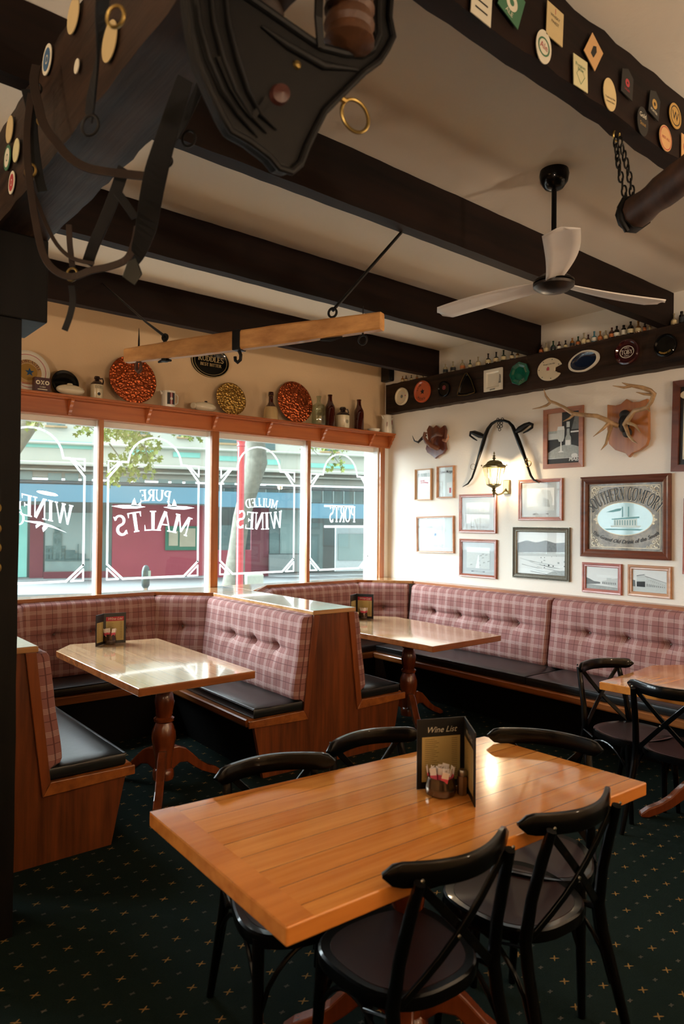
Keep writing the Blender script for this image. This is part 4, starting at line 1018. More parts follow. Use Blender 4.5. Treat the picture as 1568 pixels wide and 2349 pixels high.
def d_mounted(kind, seed):
    def draw(T, L, w, h):
        mb = MB(); R_(mb, L, -w, -h, w, h, .004, 0); caption(mb, L, -h * .82, .0045, 1, w * .42); mb.build('mount', [M_mount, M_ink], T)
        r = random.Random(seed); p = MB(); a, b, c, d = -w * .72, -h * .62, w * .72, h * .68
        R_(p, L, a, b, c, d, .005, 0)
        if kind == 'river':
            Pg(p, L, [(a, d - .03)] + ridge(r, a, c, d * .35, .03) [::1] + [(c, .0), (a, .0)], .0055, 1); Pg(p, L, [(a, .01), (c, .01), (c, -.012), (a, -.005)], .0058, 2)
            Pg(p, L, [(a + .03, b), (a + .06, b + .02), (0, b + .055), (c - .02, b + .05), (c, b + .04), (c, b)], .006, 1)
        elif kind == 'road':
            Pg(p, L, [(a, b), (c, b), (c, d * .5), (a, d * .55)], .0055, 1)
            Pg(p, L, [(-.03, b), (.02, b), (.012, d * .3), (.0, d * .3)], .0062, 0)
            for k in range(16): x = r.uniform(a, c - .03); z = r.uniform(b, d * .45); Pg(p, L, [(x, z), (x + .03, z + .006), (x + .028, z + .014), (x + .004, z + .012)], .006, r.choice((1, 2)))
        else:
            Pg(p, L, [(a, b), (c, b), (c, b + .045), (a, b + .035)], .0055, 1)
            Pg(p, L, [(-.03, b + .04), (.0, b + .03), (c * .8, b + .035), (c * .85, b + .1), (c * .7, d * .75), (.03, d * .9), (-.03, d * .5), (-.045, b + .1)], .006, 1)
            Pg(p, L, [(.02, b + .035), (c * .7, b + .03), (c * .6, .0), (.03, .02)], .0062, 2)
        p.build('photograph', [G1, G2, G3], T)
    return draw
def d_bleed(kind, seed):
    def draw(T, L, w, h):
        r = random.Random(seed); p = MB(); R_(p, L, -w, -h, w, h, .004, 0)
        if kind == 'bay':
            Pg(p, L, [(-w, .0), (-w, h * .45), (-w * .6, h * .6), (-w * .2, h * .5), (w * .2, h * .62), (w * .6, h * .5), (w, h * .55), (w, .02)], .0045, 3)
            Pg(p, L, [(-w, .0), (w, .02), (w, -.02), (-w, -.03)], .005, 1)
            for k in range(9): z = -h * (.25 + .08 * k) + r.uniform(-.005, .005); x = r.uniform(-w, 0); Pg(p, L, [(x, z), (x + r.uniform(.1, .3), z - .03), (x + r.uniform(.1, .3), z - .034), (x, z - .004)], .005, r.choice((1, 2, 3)))
            for k in range(14): x = r.uniform(-w * .2, w * .95); z = r.uniform(-h * .7, -h * .1); R_(p, L, x, z, x + r.uniform(.006, .02), z + r.uniform(.006, .02), .0052, r.choice((2, 3, 4)))
            Pg(p, L, [(w * .2, -h), (w, -h), (w, -h * .75), (w * .5, -h * .82)], .0051, 2)
        elif kind == 'street':
            Pg(p, L, [(-w, -h), (w, -h), (w, -h * .75), (-w, -h * .6)], .0045, 2); Pg(p, L, [(-w, -h * .62), (-w, h * .0), (-w * .8, -h * .1), (-w * .5, -h * .3), (-w * .1, -h * .35), (-w * .1, -h * .5)], .005, 3)
            Pg(p, L, [(0, -h * .5), (0, -h * .25), (w * .3, -h * .15), (w * .3, h * .08), (w * .6, h * .08), (w * .6, -.0), (w, h * .1), (w, -h * .7)], .005, 1)
            for k in range(8): x = w * (.05 + .11 * k); R_(p, L, x, -h * .5, x + w * .05, -h * .32, .0055, 3)
        elif kind == 'corner':
            Pg(p, L, [(-w, -h * .55), (w, -h * .6), (w, -h), (-w, -h)], .0045, 1)
            Pg(p, L, [(-w * .75, -h * .55), (-w * .75, h * .45), (-w * .3, h * .6), (-w * .25, h * .62), (-w * .25, h * .45), (w, -h * .05), (w, -h * .6)], .005, 1)
            Pg(p, L, [(-w * .75, -h * .55), (-w * .75, -h * .1), (-w * .25, -h * .05), (-w * .25, -h * .55)], .0055, 4)
            Pg(p, L, [(-w, -h * .55), (-w, .05 * h), (-w * .85, 0), (-w * .82, -h * .55)], .0055, 3)
            for k in range(10): x = -w * .15 + k * w * .11; z = -h * .12 - k * h * .02; R_(p, L, x, -h * .5, x + w * .045, z - h * .12, .0055, 3); R_(p, L, x, z + h * .2 - k * h * .03, x + w * .03, z + h * .36 - k * h * .035, .0055, 2)
            Pg(p, L, [(-w * .75, h * .45), (-w * .3, h * .6), (-w * .3, h * .56), (-w * .75, h * .4)], .0056, 4); Pg(p, L, [(-w * .25, h * .45), (w, -h * .05), (w, -h * .08), (-w * .25, h * .4)], .0056, 3)
        p.build('photograph', [G1, G2, G3, G4, G5], T)
    return draw
framed('cherry framed grey river view directly below the wall lantern', [c2(598, 955), c2(1010, 940), c2(1028, 1388), c2(605, 1384)], PR(.03, .022), 'cherry', d_mounted('river', 1))
framed('cherry framed aerial view of a straight road, lowest of its column', [c2(605, 1450), c2(1020, 1460), c2(1025, 1908), c2(605, 1865)], PR(.03, .022), 'cherry', d_mounted('road', 2))
framed('cherry framed picture of a big tree, right of the lantern', [c5(716, 790), c5(943, 777), c5(943, 1000), c5(716, 995)], PR(.03, .022), 'cherry', d_mounted('tree', 3))
framed('black-and-white bay view in a beaded pewter frame', [c5(686, 1032), c5(980, 1031), c5(977, 1314), c5(689, 1290)], [(0, 0), (0, .02), (.012, .02), (.016, .026), (.03, .02), (.038, .022), (.045, .012), (.045, .004)], 'pewter', d_bleed('bay', 4), beads=True)
framed('small street photograph in a rose-brown frame, lower right', [c5(1042, 1212), c5(1247, 1222), c5(1247, 1383), c5(1045, 1365)], PR(.034, .02), 'rose', d_bleed('street', 5))
framed('small photograph of a corner building in a light brown frame', [c5(1277, 1224), c5(1503, 1235), c5(1503, 1403), c5(1280, 1383)], PR(.036, .02), 'pale', d_bleed('corner', 6))
Gr = plain('label_green_ink', '2e5c4c', .6); Rd = plain('label_red_ink', 'b8505a', .6); Bl = plain('label_blue_ink', '4a78a8', .6); PaleB = plain('mirror_label_pale', 'c8d4d4', .6, var=.08, scale=6)
def d_lamb(T, L, w, h):
    p = MB(); R_(p, L, -w, -h, w, h, .004, 0); serif(p, "LAMB'S", .033, lambda x, y: L(x, h * .55 + y, .006), 1, wide=.86 * 2 * w / .145)
    Pg(p, L, [(-w * .5, h * .3), (w * .1, h * .32), (w * .1, h * .12), (-w * .45, h * .05)], .005, 2); Pg(p, L, [(w * .1, h * .2), (w * .6, h * .14), (w * .62, h * .06), (w * .1, h * .1)], .005, 2)
    R_(p, L, -w * .25, h * .06, -w * .17, h * .31, .0055, 0); R_(p, L, -w * .48, h * .17, w * .1, h * .2, .0055, 0)
    Pg(p, L, [(-w * .9, -h * .9), (w * .2, -h * .3), (w * .9, -h * .5), (w * .9, -h * .95)], .0046, 3); p.build('label_print', [G1, Gr, Rd, PaleB], T)
framed("narrow white rum label in a thin pine frame reading LAMB'S", [c2(105, 672), c2(282, 660), c2(300, 1012), c2(120, 1018)], PR(.012, .03), 'gilt', d_lamb)
def d_morgan(T, L, w, h):
    p = MB(); R_(p, L, -w, -h, w, h, .004, 0); sans(p, 'Captain Morgan', .042, lambda x, y: L(x * .62, h * .62 + y, .006), 1, bold=.01)
    Pg(p, L, [(w * .1, -h * .05), (w * .8, h * .0), (w * .8, -h * .9), (w * .2, -h * .8)], .0046, 3); R_(p, L, w * .45, -h * .75, w * .7, -h * .4, .005, 2); p.build('label_print', [PaleB, M_ink, Rd, G1], T)
framed('narrow pale spiced rum label in a thin cherry frame', [c2(350, 640), c2(535, 625), c2(552, 990), c2(365, 993)], PR(.014, .03), 'pale', d_morgan)
def star(L, cx, cz, r, w): return [L(cx + (r if k % 2 == 0 else r * .42) * math.sin(k * pi / 5), cz + (r if k % 2 == 0 else r * .42) * math.cos(k * pi / 5), w) for k in range(10)]
def d_star(T, L, w, h):
    p = MB(); R_(p, L, -w, -h, w, h, .004, 0); p.add(star(L, 0, 0, .022, .006), [tuple(range(10))], 1)
    R = .19; serif(p, 'NEWCASTLE', .042, lambda x, y: L((R + y) * math.sin(x / R), -.11 + (R + y) * math.cos(x / R) - .03, .006), 2, wide=.95); serif(p, 'BROWN ALE', .034, lambda x, y: L(x, -h * .78 + y, .006), 2, wide=1.)
    for a, b, c, d in ((-w * .95, -h * .95, w * .95, -h * .93), (-w * .95, h * .93, w * .95, h * .95), (-w * .95, -h * .95, -w * .93, h * .95), (w * .93, -h * .95, w * .95, h * .95)): R_(p, L, a, b, c, d, .005, 2)
    p.build('mirror_print', [PaleB, Bl, G2], T)
framed('pale brewery mirror with a small blue star, in a thin frame', [c2(122, 1205), c2(537, 1188), c2(545, 1615), c2(128, 1602)], PR(.018, .022), 'pale', d_star, name='framed_mirror')
def d_film(T, L, w, h):
    p = MB(); R_(p, L, -w, -h, w, h, .004, 4); R_(p, L, -w, h * .3, -w * .1, h, .0045, 5); R_(p, L, -w, -h * .04, -w * .35, h * .3, .0046, 2); R_(p, L, -w, -h * .02, -w * .3, h * .2, .005, 1)
    Pg(p, L, [(-w, -h * .8)] + [(-w + 2 * w * f, -h * .55 + h * .28 * math.sin(f * 2.6)) for f in [i / 12 for i in range(13)]] + [(w, -h * .8)], .005, 2)
    R_(p, L, -w, -h, w, -h * .8, .0055, 4); R_(p, L, -w, -h * .8, w, -h * .785, .006, 0)
    Pg(p, L, [(-w * .38, -.0), (-w * .4, h * .32), (w * .08, h * .32), (w * .06, 0), (-w * .02, -h * .14), (-w * .28, -h * .14)], .006, 1); Pg(p, L, [(-w * .4, h * .32), (-w * .36, h * .46), (w * .04, h * .46), (w * .08, h * .32)], .0062, 0)
    Pg(p, L, [(-w * .18, -h * .14), (-w * .12, -h * .14), (-w * .1, -h * .5), (w * .05, -h * .56), (-w * .35, -h * .56), (-w * .2, -h * .5)], .006, 0)
    Pg(p, L, [(w * .22, h * .35), (w * .38, h * .35), (w * .4, h * .1), (w * .48, -.0), (w * .5, -h * .4), (w * .1, -h * .4), (w * .12, .0), (w * .2, h * .1)], .006, 2); R_(p, L, w * .2, h * .4, w * .4, h * .62, .0063, 1); R_(p, L, w * .14, -h * .3, w * .44, -h * .1, .0064, 0)
    R_(p, L, w * .45, h * .18, w, h * .24, .0055, 0); Pg(p, L, [(w * .5, h * .3), (w, h * .3), (w, h * .9), (w * .7, h * .8)], .005, 3)
    Pg(p, L, [(w * .7 + w * .2 * math.cos(a * pi / 8), -h * .72 + h * .09 * math.sin(a * pi / 8)) for a in range(16)], .007, 0)
    sans(p, 'MAES', .045, lambda x, y: L(w * .7 + x, -h * .92 + y, .007), 0, shear=.2, bold=.03)
    p.build('photograph', [G1, G2, G3, G4, G5, plain('print_blush', 'c8ac98', .6)], T)
framed('black-and-white beer glass photograph in an oak frame behind the antler', [c5(842, 430), c5(1050, 402), c5(1050, 720), c5(848, 733)], [(0, 0), (0, .02), (.04, .018), (.04, .004)], 'oak', d_film)
M_smoke = N('smoked_mirror'); _v = M_smoke.obj(); _n = M_smoke.noise(9, 6, _v, .7); M_smoke.base(M_smoke.ramp(_n, [(.3, lin('3e362c')), (.66, lin('8e7e66'))])); M_smoke.set(.45, .1, .1); M_smoke = M_smoke.m
M_creaml = plain('cream_line', 'e6dcc0', .5); M_oval = plain('oval_pale_sea', 'a4ccd0', .4, var=.1, scale=8, coat=.4); M_boat = plain('oval_line_teal', '5c9a9e', .5, var=.2); M_boat2 = plain('oval_paper_white', 'cfe2e0', .5)
def d_sc(T, L, w, h):
    p = MB(); R_(p, L, -w, -h, w, h, .004, 0)
    a, b = w * .93, h * .93
    for q in ((-a, -b, a, -b + .005), (-a, b - .005, a, b), (-a, -b, -a + .005, b), (a - .005, -b, a, b)): R_(p, L, *q, .006, 1)
    for sx in (-1, 1):
        for sz in (-1, 1):
            for (cx, cz, r) in ((.03, .03, .022), (.07, .022, .014), (.022, .07, .014), (.1, .014, .009), (.014, .1, .009), (.052, .052, .012)):
                c = Vector((sx * (a - cx), sz * (b - cz))); pts = [(c.x + r * math.cos(t), c.y + r * math.sin(t)) for t in [i * pi / 7 for i in range(14)]]
                inn = [(c.x + r * .6 * math.cos(t), c.y + r * .6 * math.sin(t)) for t in [i * pi / 7 for i in range(14)]]
                for i in range(12): j = i + 1; Pg(p, L, [pts[i], pts[j], inn[j], inn[i]], .0062, 1)
            arc = [(sx * (a - .15 * (1 - math.sin(t))), sz * (b - .11 * (1 - math.cos(t)))) for t in [i * pi / 16 for i in range(9)]]
            for i in range(8):
                (x0, z0), (x1, z1) = arc[i], arc[i + 1]; Pg(p, L, [(x0, z0), (x1, z1), (x1 - sx * .003, z1 - sz * .004), (x0 - sx * .003, z0 - sz * .004)], .0062, 1)
    for sx in (-1, 1):
        for (dx, dz, r) in ((.0, 0, .018), (0, .03, .01), (0, -.03, .01), (.022, 0, .008)):
            Pg(p, L, [(sx * (w * .76 + dx) + r * math.cos(t), -h * .08 + dz + r * math.sin(t)) for t in [i * pi / 5 for i in range(10)]], .0062, 1)
    ew, eh = w * .74, h * .48; cz = -h * .06
    Pg(p, L, [((ew + .006) * math.cos(t), cz + (eh + .006) * math.sin(t)) for t in [i * pi / 24 for i in range(48)]], .006, 1)
    Pg(p, L, [(ew * math.cos(t), cz + eh * math.sin(t)) for t in [i * pi / 24 for i in range(48)]], .0065, 2)
    # plain paddle boat outline
    Pg(p, L, [(-w * .35, cz - h * .26), (w * .4, cz - h * .26), (w * .46, cz - h * .2), (-w * .38, cz - h * .2)], .0072, 4); Pg(p, L, [(-w * .28, cz - h * .2), (w * .34, cz - h * .2), (w * .34, cz), (-w * .28, cz - h * .04)], .007, 4)
    for k in range(9): x = -w * .26 + k * w * .068; R_(p, L, x, cz - h * .19, x + w * .02, cz - h * .04, .0075, 3)
    Pg(p, L, [(-w * .34, cz - h * .03), (w * .4, cz + h * .02), (w * .4, cz + h * .07), (-w * .34, cz + h * .0)], .0075, 3)
    R_(p, L, -w * .06, cz + h * .05, -w * .03, cz + h * .36, .0075, 3); R_(p, L, w * .1, cz + h * .06, w * .13, cz + h * .36, .0075, 3)
    Pg(p, L, [(-w * .55, cz - h * .3), (w * .5, cz - h * .3), (w * .42, cz - h * .34), (-w * .48, cz - h * .34)], .0072, 3)
    Pg(p, L, [(-w * .5, cz + h * .2), (-w * .2, cz + h * .3), (-w * .06, cz + h * .32), (-w * .1, cz + h * .24), (-w * .3, cz + h * .2)], .0072, 3)
    R = .42
    for dx, dz, ww, m in ((.003, -.003, .0068, 1), (0, 0, .0072, 5)):
        serif(p, 'SOUTHERN COMFORT', .105, lambda x, y: L((R + y) * math.sin(x / R) + dx, h * .36 - R + (R + y) * math.cos(x / R) + dz + .035, ww), m, wide=.44, track=.03)
    sans(p, 'The Grand Old Drink of the South', .042, lambda x, y: L((.55 - y) * math.sin(x / .55), -h * .8 + .55 - (.55 - y) * math.cos(x / .55), .007), 5, shear=.35, bold=.01)
    p.build('mirror_print', [M_smoke, M_creaml, M_oval, M_boat, M_boat2, M_ink], T)
framed('large walnut framed smoked mirror reading SOUTHERN COMFORT', [c5(1037, 777), c5(1500, 752), c5(1503, 1205), c5(1042, 1180)], [(0, 0), (0, .03), (.014, .034), (.03, .026), (.045, .03), (.055, .022), (.062, .018), (.062, .004)], 'walnut', d_sc, name='framed_mirror', glassy=False)
def d_green(T, L, w, h):
    p = MB(); R_(p, L, -w, -h, w, h, .004, 0); R_(p, L, -w * .86, -h * .86, w * .86, h * .66, .005, 1); R_(p, L, -w * .8, -h * .82, w * .8, h * .62, .0055, 2); R_(p, L, -w * .7, -h * .76, w * .7, h * .55, .006, 3)
    Pg(p, L, [(-w * .8 + .04 * math.cos(t * pi / 8), h * .8 + .03 * math.sin(t * pi / 8)) for t in range(16)], .006, 1); p.build('print', [G5, M_creaml, plain('deep_green_mount', '26463c', .6), G2], T)
framed('tall dark cherry frame with green mount, cut by the right edge', [c5(1508, 290), (1700, 852), (1700, 1082), c5(1511, 738)], [(0, 0), (0, .025), (.05, .022), (.05, .004)], 'walnut', d_green)
framed('reddish frame of which only the left edge shows, right picture edge', [(1565.5, 1147), (1680, 1138), (1680, 1330), (1567, 1313)], PR(.03, .02), 'rose', d_bleed('street', 9))

# ------------------------------------------------------------------ trophies and horse tackle on the wall
M_horn = plain('dark_horn', '1c1410', .3, coat=.4, var=.4, scale=40); M_antler = wood('antler_bone', '6a4a2c', 'bb9a70', 'X', .6, .45, .1, 30, .002); M_hornb = plain('ridged_brown_horn', '5c3422', .35, coat=.3, var=.5, scale=50, bump=.003)
M_shieldw = wood('shield_board', '7c4420', 'b0703a', 'Z', 1, .3, .4, 16); M_shieldd = wood('small_shield_board', '3c1a10', '6a3420', 'Z', 1, .25, .5, 16)
def pathw(f, pts): return [WP(f(x, y), w) for x, y, w in pts]
AM = thing('antler_mount', 'antlers on a large tan wooden shield, spreading over the beer photograph', 'trophy', (0, 0, 0))
mb = MB(); mb.prism([WP(c7(*q), .045) for q in ((890, 262), (960, 270), (1010, 255), (1060, 210), (1110, 240), (1170, 236), (1243, 207), (1256, 330), (1256, 560), (1236, 620), (1180, 662), (1110, 692), (1082, 728), (1048, 690), (960, 662), (905, 610), (890, 480))], (.035, 0, 0)); mb.build('shield', M_shieldw, AM, bevel=.005)
mb = MB(); c = WP(c7(1040, 430), .075); mb.sphere(c, .055, sc=(.7, .8, 1.3), n=14, k=10); mb.sphere(c + Vector((.01, -.02, -.07)), .04, sc=(.6, 1, 1), n=12, k=8); mb.sphere(c + Vector((.01, 0, .07)), .045, sc=(.6, 1, .9), n=12, k=8); mb.build('skull_plate', plain('black_hide', '100c0a', .7, bump=.004, scale=80), AM, smooth=True)
for tubes in ([([(985, 450, .1), (940, 435, .13), (880, 395, .17), (800, 362, .2), (680, 352, .22), (590, 342, .23), (510, 288, .24), (440, 252, .24), (385, 232, .25), (350, 185, .26), (332, 125, .28)], [.02, .021, .019, .017, .0165, .017, .015, .013, .013, .009, .002]),
               ([(395, 240, .25), (360, 268, .25), (300, 288, .26), (232, 301, .27)], [.012, .011, .007, .002]), ([(600, 345, .23), (560, 382, .25), (500, 411, .27)], [.013, .009, .002]),
               ([(910, 420, .15), (850, 480, .2), (768, 545, .24)], [.015, .011, .002]), ([(930, 440, .13), (905, 520, .18), (880, 610, .22), (835, 664, .24)], [.016, .013, .01, .002])],
              [([(1045, 440, .1), (1080, 385, .14), (1130, 318, .18), (1240, 290, .2), (1280, 235, .22), (1305, 165, .24), (1270, 138, .27), (1200, 112, .3), (1080, 90, .33), (1020, 68, .36)], [.02, .02, .017, .016, .016, .018, .017, .016, .011, .002]),
               ([(1100, 98, .33), (1040, 112, .35), (940, 96, .37)], [.012, .009, .002]), ([(1290, 175, .24), (1210, 168, .26), (1145, 152, .28)], [.011, .009, .002]), ([(1245, 290, .2), (1265, 326, .23)], [.009, .003]),
               ([(1050, 445, .1), (1080, 530, .17), (1118, 580, .2), (1157, 606, .23)], [.016, .012, .009, .002]), ([(1075, 420, .12), (1140, 448, .17), (1187, 512, .2)], [.015, .011, .002])]):
    mb = MB()
    for pts, r in tubes: mb.tube(pathw(c7, pts), r, 10)
    mb.build('antler', M_antler, AM, smooth=True)
HM = thing('horn_mount', 'curling dark horns on a small crown-topped shield', 'trophy', (0, 0, 0))
MB().prism([WP(c2(*q), .04) for q in ((235, 225), (262, 175), (300, 208), (340, 172), (385, 208), (430, 172), (448, 225), (438, 300), (440, 380), (450, 440), (420, 490), (360, 520), (328, 550), (300, 520), (240, 480), (222, 440), (250, 330))], (.03, 0, 0)).build('shield', M_shieldd, HM, bevel=.004)
MB().tube(pathw(c2, [(360, 440, .08), (290, 410, .13), (235, 360, .16), (205, 310, .18), (215, 258, .18), (235, 262, .15)]), [.022, .024, .022, .019, .014, .008], 12).build('horn', M_hornb, HM, smooth=True)
MB().tube(pathw(c2, [(228, 280, .12), (185, 320, .15), (140, 366, .17), (98, 350, .18), (75, 292, .19)]), [.016, .015, .012, .007, .002], 10).build('horn', M_horn, HM, smooth=True)
MB().tube(pathw(c2, [(380, 430, .06), (330, 420, .08), (288, 385, .1), (300, 310, .12), (355, 275, .13), (410, 290, .11)]), [.02, .024, .024, .022, .018, .01], 12).build('horn', M_hornb, HM, smooth=True)
MB().tube(pathw(c2, [(420, 340, .06), (455, 352, .09), (478, 310, .12), (470, 268, .14)]), [.012, .013, .01, .003], 10).build('horn', plain('pale_horn', 'a8714c', .4, coat=.3, var=.2), HM, smooth=True)
HA = thing('harness_hames', 'pair of curved black iron hames hung as an arch above the lantern', 'harness', (0, 0, 0))
MB().tube(pathw(c2, [(640, 866, .03), (700, 830, .035), (745, 765, .04), (775, 680, .045), (805, 580, .05), (840, 470, .05), (870, 370, .05), (895, 285, .05), (925, 215, .05), (965, 160, .05), (1015, 128, .05), (1055, 120, .05)]), [.003, .008, .010, .011, .013, .018, .02, .019, .017, .014, .012, .011], 12).build('hame', plain('black_tarnished_iron', '11100d', .28, .6, var=.4, scale=12), HA, smooth=True)
MB().tube(pathw(c2, [(1060, 120, .05), (1110, 122, .05), (1160, 140, .05), (1200, 185, .05), (1235, 265, .05), (1275, 370, .05), (1310, 460, .05), (1345, 560, .05), (1375, 660, .045), (1405, 740, .04), (1440, 790, .035), (1500, 822, .05)]), [.011, .012, .013, .016, .019, .02, .018, .015, .012, .011, .009, .003], 12).build('hame', plain('black_tarnished_iron', '11100d'), HA, smooth=True)
for pts, rr in (([(880, 300, .05), (830, 285, .05), (770, 260, .06), (730, 255, .06), (722, 290, .06), (760, 320, .06), (800, 345, .06)], [.018, .028, .024, .014, .01, .009, .005]), ([(1240, 250, .05), (1290, 215, .05), (1340, 180, .06), (1390, 155, .06), (1425, 165, .06), (1420, 200, .06), (1370, 235, .06), (1320, 262, .06)], [.018, .03, .026, .016, .012, .011, .01, .005])):
    MB().tube(pathw(c2, pts), rr, 8).build('hook', M_iron, HA, smooth=True)
mb = MB()
for k, (x, y) in enumerate(((1035, 110), (1085, 108), (1045, 150), (1075, 150), (1040, 190), (1072, 185), (1055, 222))): mb = MB(); mb.torus(WP(c2(x, y), .055), (1, .3 * (k % 2), 0), .013, .0032, n=12, k=6); mb.build('chain_link', M_iron, HA, smooth=True)
MB().torus(WP(c2(755, 640), .06), (1, .2, 0), .026, .002, n=18, k=6).build('ring', M_brass, HA, smooth=True)
MB().torus(WP(c2(1380, 605), .06), (1, .2, 0), .024, .004, n=18, k=6).torus(WP(c2(1360, 560), .05), (0, 1, 0), .014, .003, n=12, k=6).build('ring', M_brass, HA, smooth=True)

# ------------------------------------------------------------------ wall lantern
c = AX(1132.3, 1090, XW - .20); LN = thing('wall_lantern', 'lit brass coach lantern on a bracket on the picture wall', 'lamp', c)
M_lb = plain('lantern_brass', '7c7350', .3, .8, var=.2); M_bulb = emit('glowing_bulb', 'ffe2b0', 14); M_lglass = glass('lantern_glass', (1, .96, .9), rough=.02)
s = .0038
MB().lathe([(.078, .070), (.116, .072), (.112, .082), (.085, .095), (.07, .118), (.04, .132), (.0, .136)], 6, m=0).build('roof', M_lb, LN)
MB().lathe([(.012, .132), (.008, .145), (.018, .152), (.006, .162), (.014, .17), (.005, .182), (.008, .195), (0, .215)], 12).build('finial', M_lb, LN, smooth=True)
mb = MB()
for k in range(6):
    a = k * pi / 3 + .0; mb.tube([(.098 * math.cos(a), .098 * math.sin(a), .072), (.062 * math.cos(a), .062 * math.sin(a), -.085)], .0035, 6)
    mb.sphere((.112 * math.cos(a), .112 * math.sin(a), .088), .007, n=6, k=5)
mb.tube([(.098 * math.cos(k * pi / 3), .098 * math.sin(k * pi / 3), .068) for k in range(6)], .004, 6, closed=True); mb.tube([(.062 * math.cos(k * pi / 3), .062 * math.sin(k * pi / 3), -.085) for k in range(6)], .005, 6, closed=True)
mb.build('cage', M_lb, LN)
MB().lathe([(.06, -.086), (.064, -.09), (.04, -.105), (.018, -.115), (.012, -.13), (.02, -.14), (.01, -.155), (.014, -.165), (.006, -.18), (.004, -.2)], 12).build('base_cup', M_lb, LN, smooth=True)
g = MB(); n6 = [(math.cos(k * pi / 3), math.sin(k * pi / 3)) for k in range(6)]
for k in range(6):
    (a0, b0), (a1, b1) = n6[k], n6[(k + 1) % 6]; g.add([(a0 * .06, b0 * .06, -.083), (a1 * .06, b1 * .06, -.083), (a1 * .095, b1 * .095, .066), (a0 * .095, b0 * .095, .066)], [(0, 1, 2, 3)])
g.build('glass_panes', M_lglass, LN)
MB().lathe([(.011, -.085), (.011, -.03), (.0, -.03)], 10).build('candle_tube', M_cream, LN, smooth=True)
MB().lathe([(.006, -.03), (.016, -.012), (.018, .004), (.01, .024), (0, .04)], 12).build('bulb', M_bulb, LN, smooth=True)
MB().tube([(.0, 0, -.15), (.05, .0, -.175), (.11, -.0, -.165), (.165, -.0, -.13), (.19, 0, -.11)], [.008, .008, .008, .009, .012], 8).build('arm', M_lb, LN, smooth=True)
MB().box(.172, .196, -.036, .036, -.165, -.035).build('wall_plate', M_lb, LN, bevel=.006)
LL = lamp('POINT', 'lantern_bulb_light', tuple(c + Vector((-.005, 0, .0))), 24, (1.0, .78, .52), shadow_soft_size=.03)

# ================================================================== DISPLAY SHELF ITEMS
c4 = lambda x, y: (20 + x / 3.136, 780 + y / 3.136)
cs = lambda x, y: (460 + x / 3.136, 840 + y / 3.136)
M_cop = plain('embossed_copper', 'a8522c', .3, 1., var=.45, scale=22)
def emb(name, c, sc):
    k = N(name); v = k.obj(); vo = k.n('ShaderNodeTexVoronoi'); vo.inputs['Scale'].default_value = sc; k.l(v, vo.inputs['Vector']); nz = k.noise(sc * .7, 4, v)
    h = k.math('ADD', vo.outputs['Distance'], nz); k.base(lin(c)); k.set(.24, 1.); k.bump(h, .012, .8); return k.m
M_cop = emb('embossed_copper_relief', 'b45a34', 46); M_brp = emb('embossed_brass_relief', 'b08a48', 50)
SZ = 2.6
def onshelf(px, y=5.585): return Vector((AY(px, 950, y).x, y, SZ))
def plate(name, label, cat, center, r, mats, prof, group=None, extra=None, axis=(0, -1, .16), rx=1.):
    """round plate leaning on the wall"""
    T = MB(); c = Vector(center)
    T.lathe(prof(r), 40, c, ax=axis, ux=(1, 0, 0), sx=rx, ms=None)
    o = T.build(name, mats, smooth=True); return tag(o, label, cat, group)
pp = lambda r: [(r * .96, -.006), (r, -.002), (r, .004), (r * .93, .009), (r * .78, .003), (r * .6, .012), (r * .3, .016), (0, .018)]
q = AY(307, 866, 5.60); r = (AY(361, 866, 5.6).x - AY(253, 866, 5.6).x) / 2
plate('copper_plate', 'large embossed copper plate behind the left end of the swingletree', 'plate', (q.x, 5.615, SZ + r + .004), r, M_cop, pp, 'embossed metal plates')
q = AY(678.4, 915.6, 5.6); r2 = (AY(717, 915, 5.6).x - AY(639.5, 915, 5.6).x) / 2
plate('copper_plate', 'embossed copper plate between the bell decanter and the clear bottle', 'plate', (q.x, 5.61, SZ + r2 * 1.02 + .004), r2 * 1.02, M_cop, pp, 'embossed metal plates')
q = AY(531.7, 910.8, 5.6); r3 = (AY(565, 915, 5.6).x - AY(498, 915, 5.6).x) / 2
plate('brass_plate', 'smaller round embossed brass plate on the shelf', 'plate', (q.x, 5.61, SZ + r3 + .004), r3, M_brp, pp, 'embossed metal plates')
q = AY(*c4(412, 285), 5.6); r4 = (AY(*c4(515, 285), 5.6).x - AY(*c4(308, 285), 5.6).x) / 2
plate('black_plate', 'glossy black plate standing behind the white stoneware bottle', 'plate', (q.x, 5.615, SZ + r4 * .95), r4 * .95, M_black, pp)
# brewery tray
q = AY(66, 846, 5.6); r5 = .158
T = thing('beer_tray', 'round white brewery tray with a blue star, beside the black post', 'tray', (q.x, 5.625, SZ + r5 + .003)); T.rotation_euler = (math.radians(-8), 0, 0)
MB().lathe([(r5 * .95, 0), (r5, .004), (r5, .018), (r5 * .97, .02), (r5 * .94, .008), (0, .007)], 40, ax=(0, -1, 0)).build('tray_dish', M_whitec, T, smooth=True)
def LT(u, z, w): return Vector((u, -w, z))
def ringp(mb, L, r0, r1, w, m, a0=0, a1=360, n=40, cz=0.):
    for i in range(n):
        t0, t1 = math.radians(a0 + (a1 - a0) * i / n), math.radians(a0 + (a1 - a0) * (i + 1) / n)
        mb.add([L(r0 * math.cos(t0), cz + r0 * math.sin(t0), w), L(r0 * math.cos(t1), cz + r0 * math.sin(t1), w), L(r1 * math.cos(t1), cz + r1 * math.sin(t1), w), L(r1 * math.cos(t0), cz + r1 * math.sin(t0), w)], [(0, 1, 2, 3)], m)
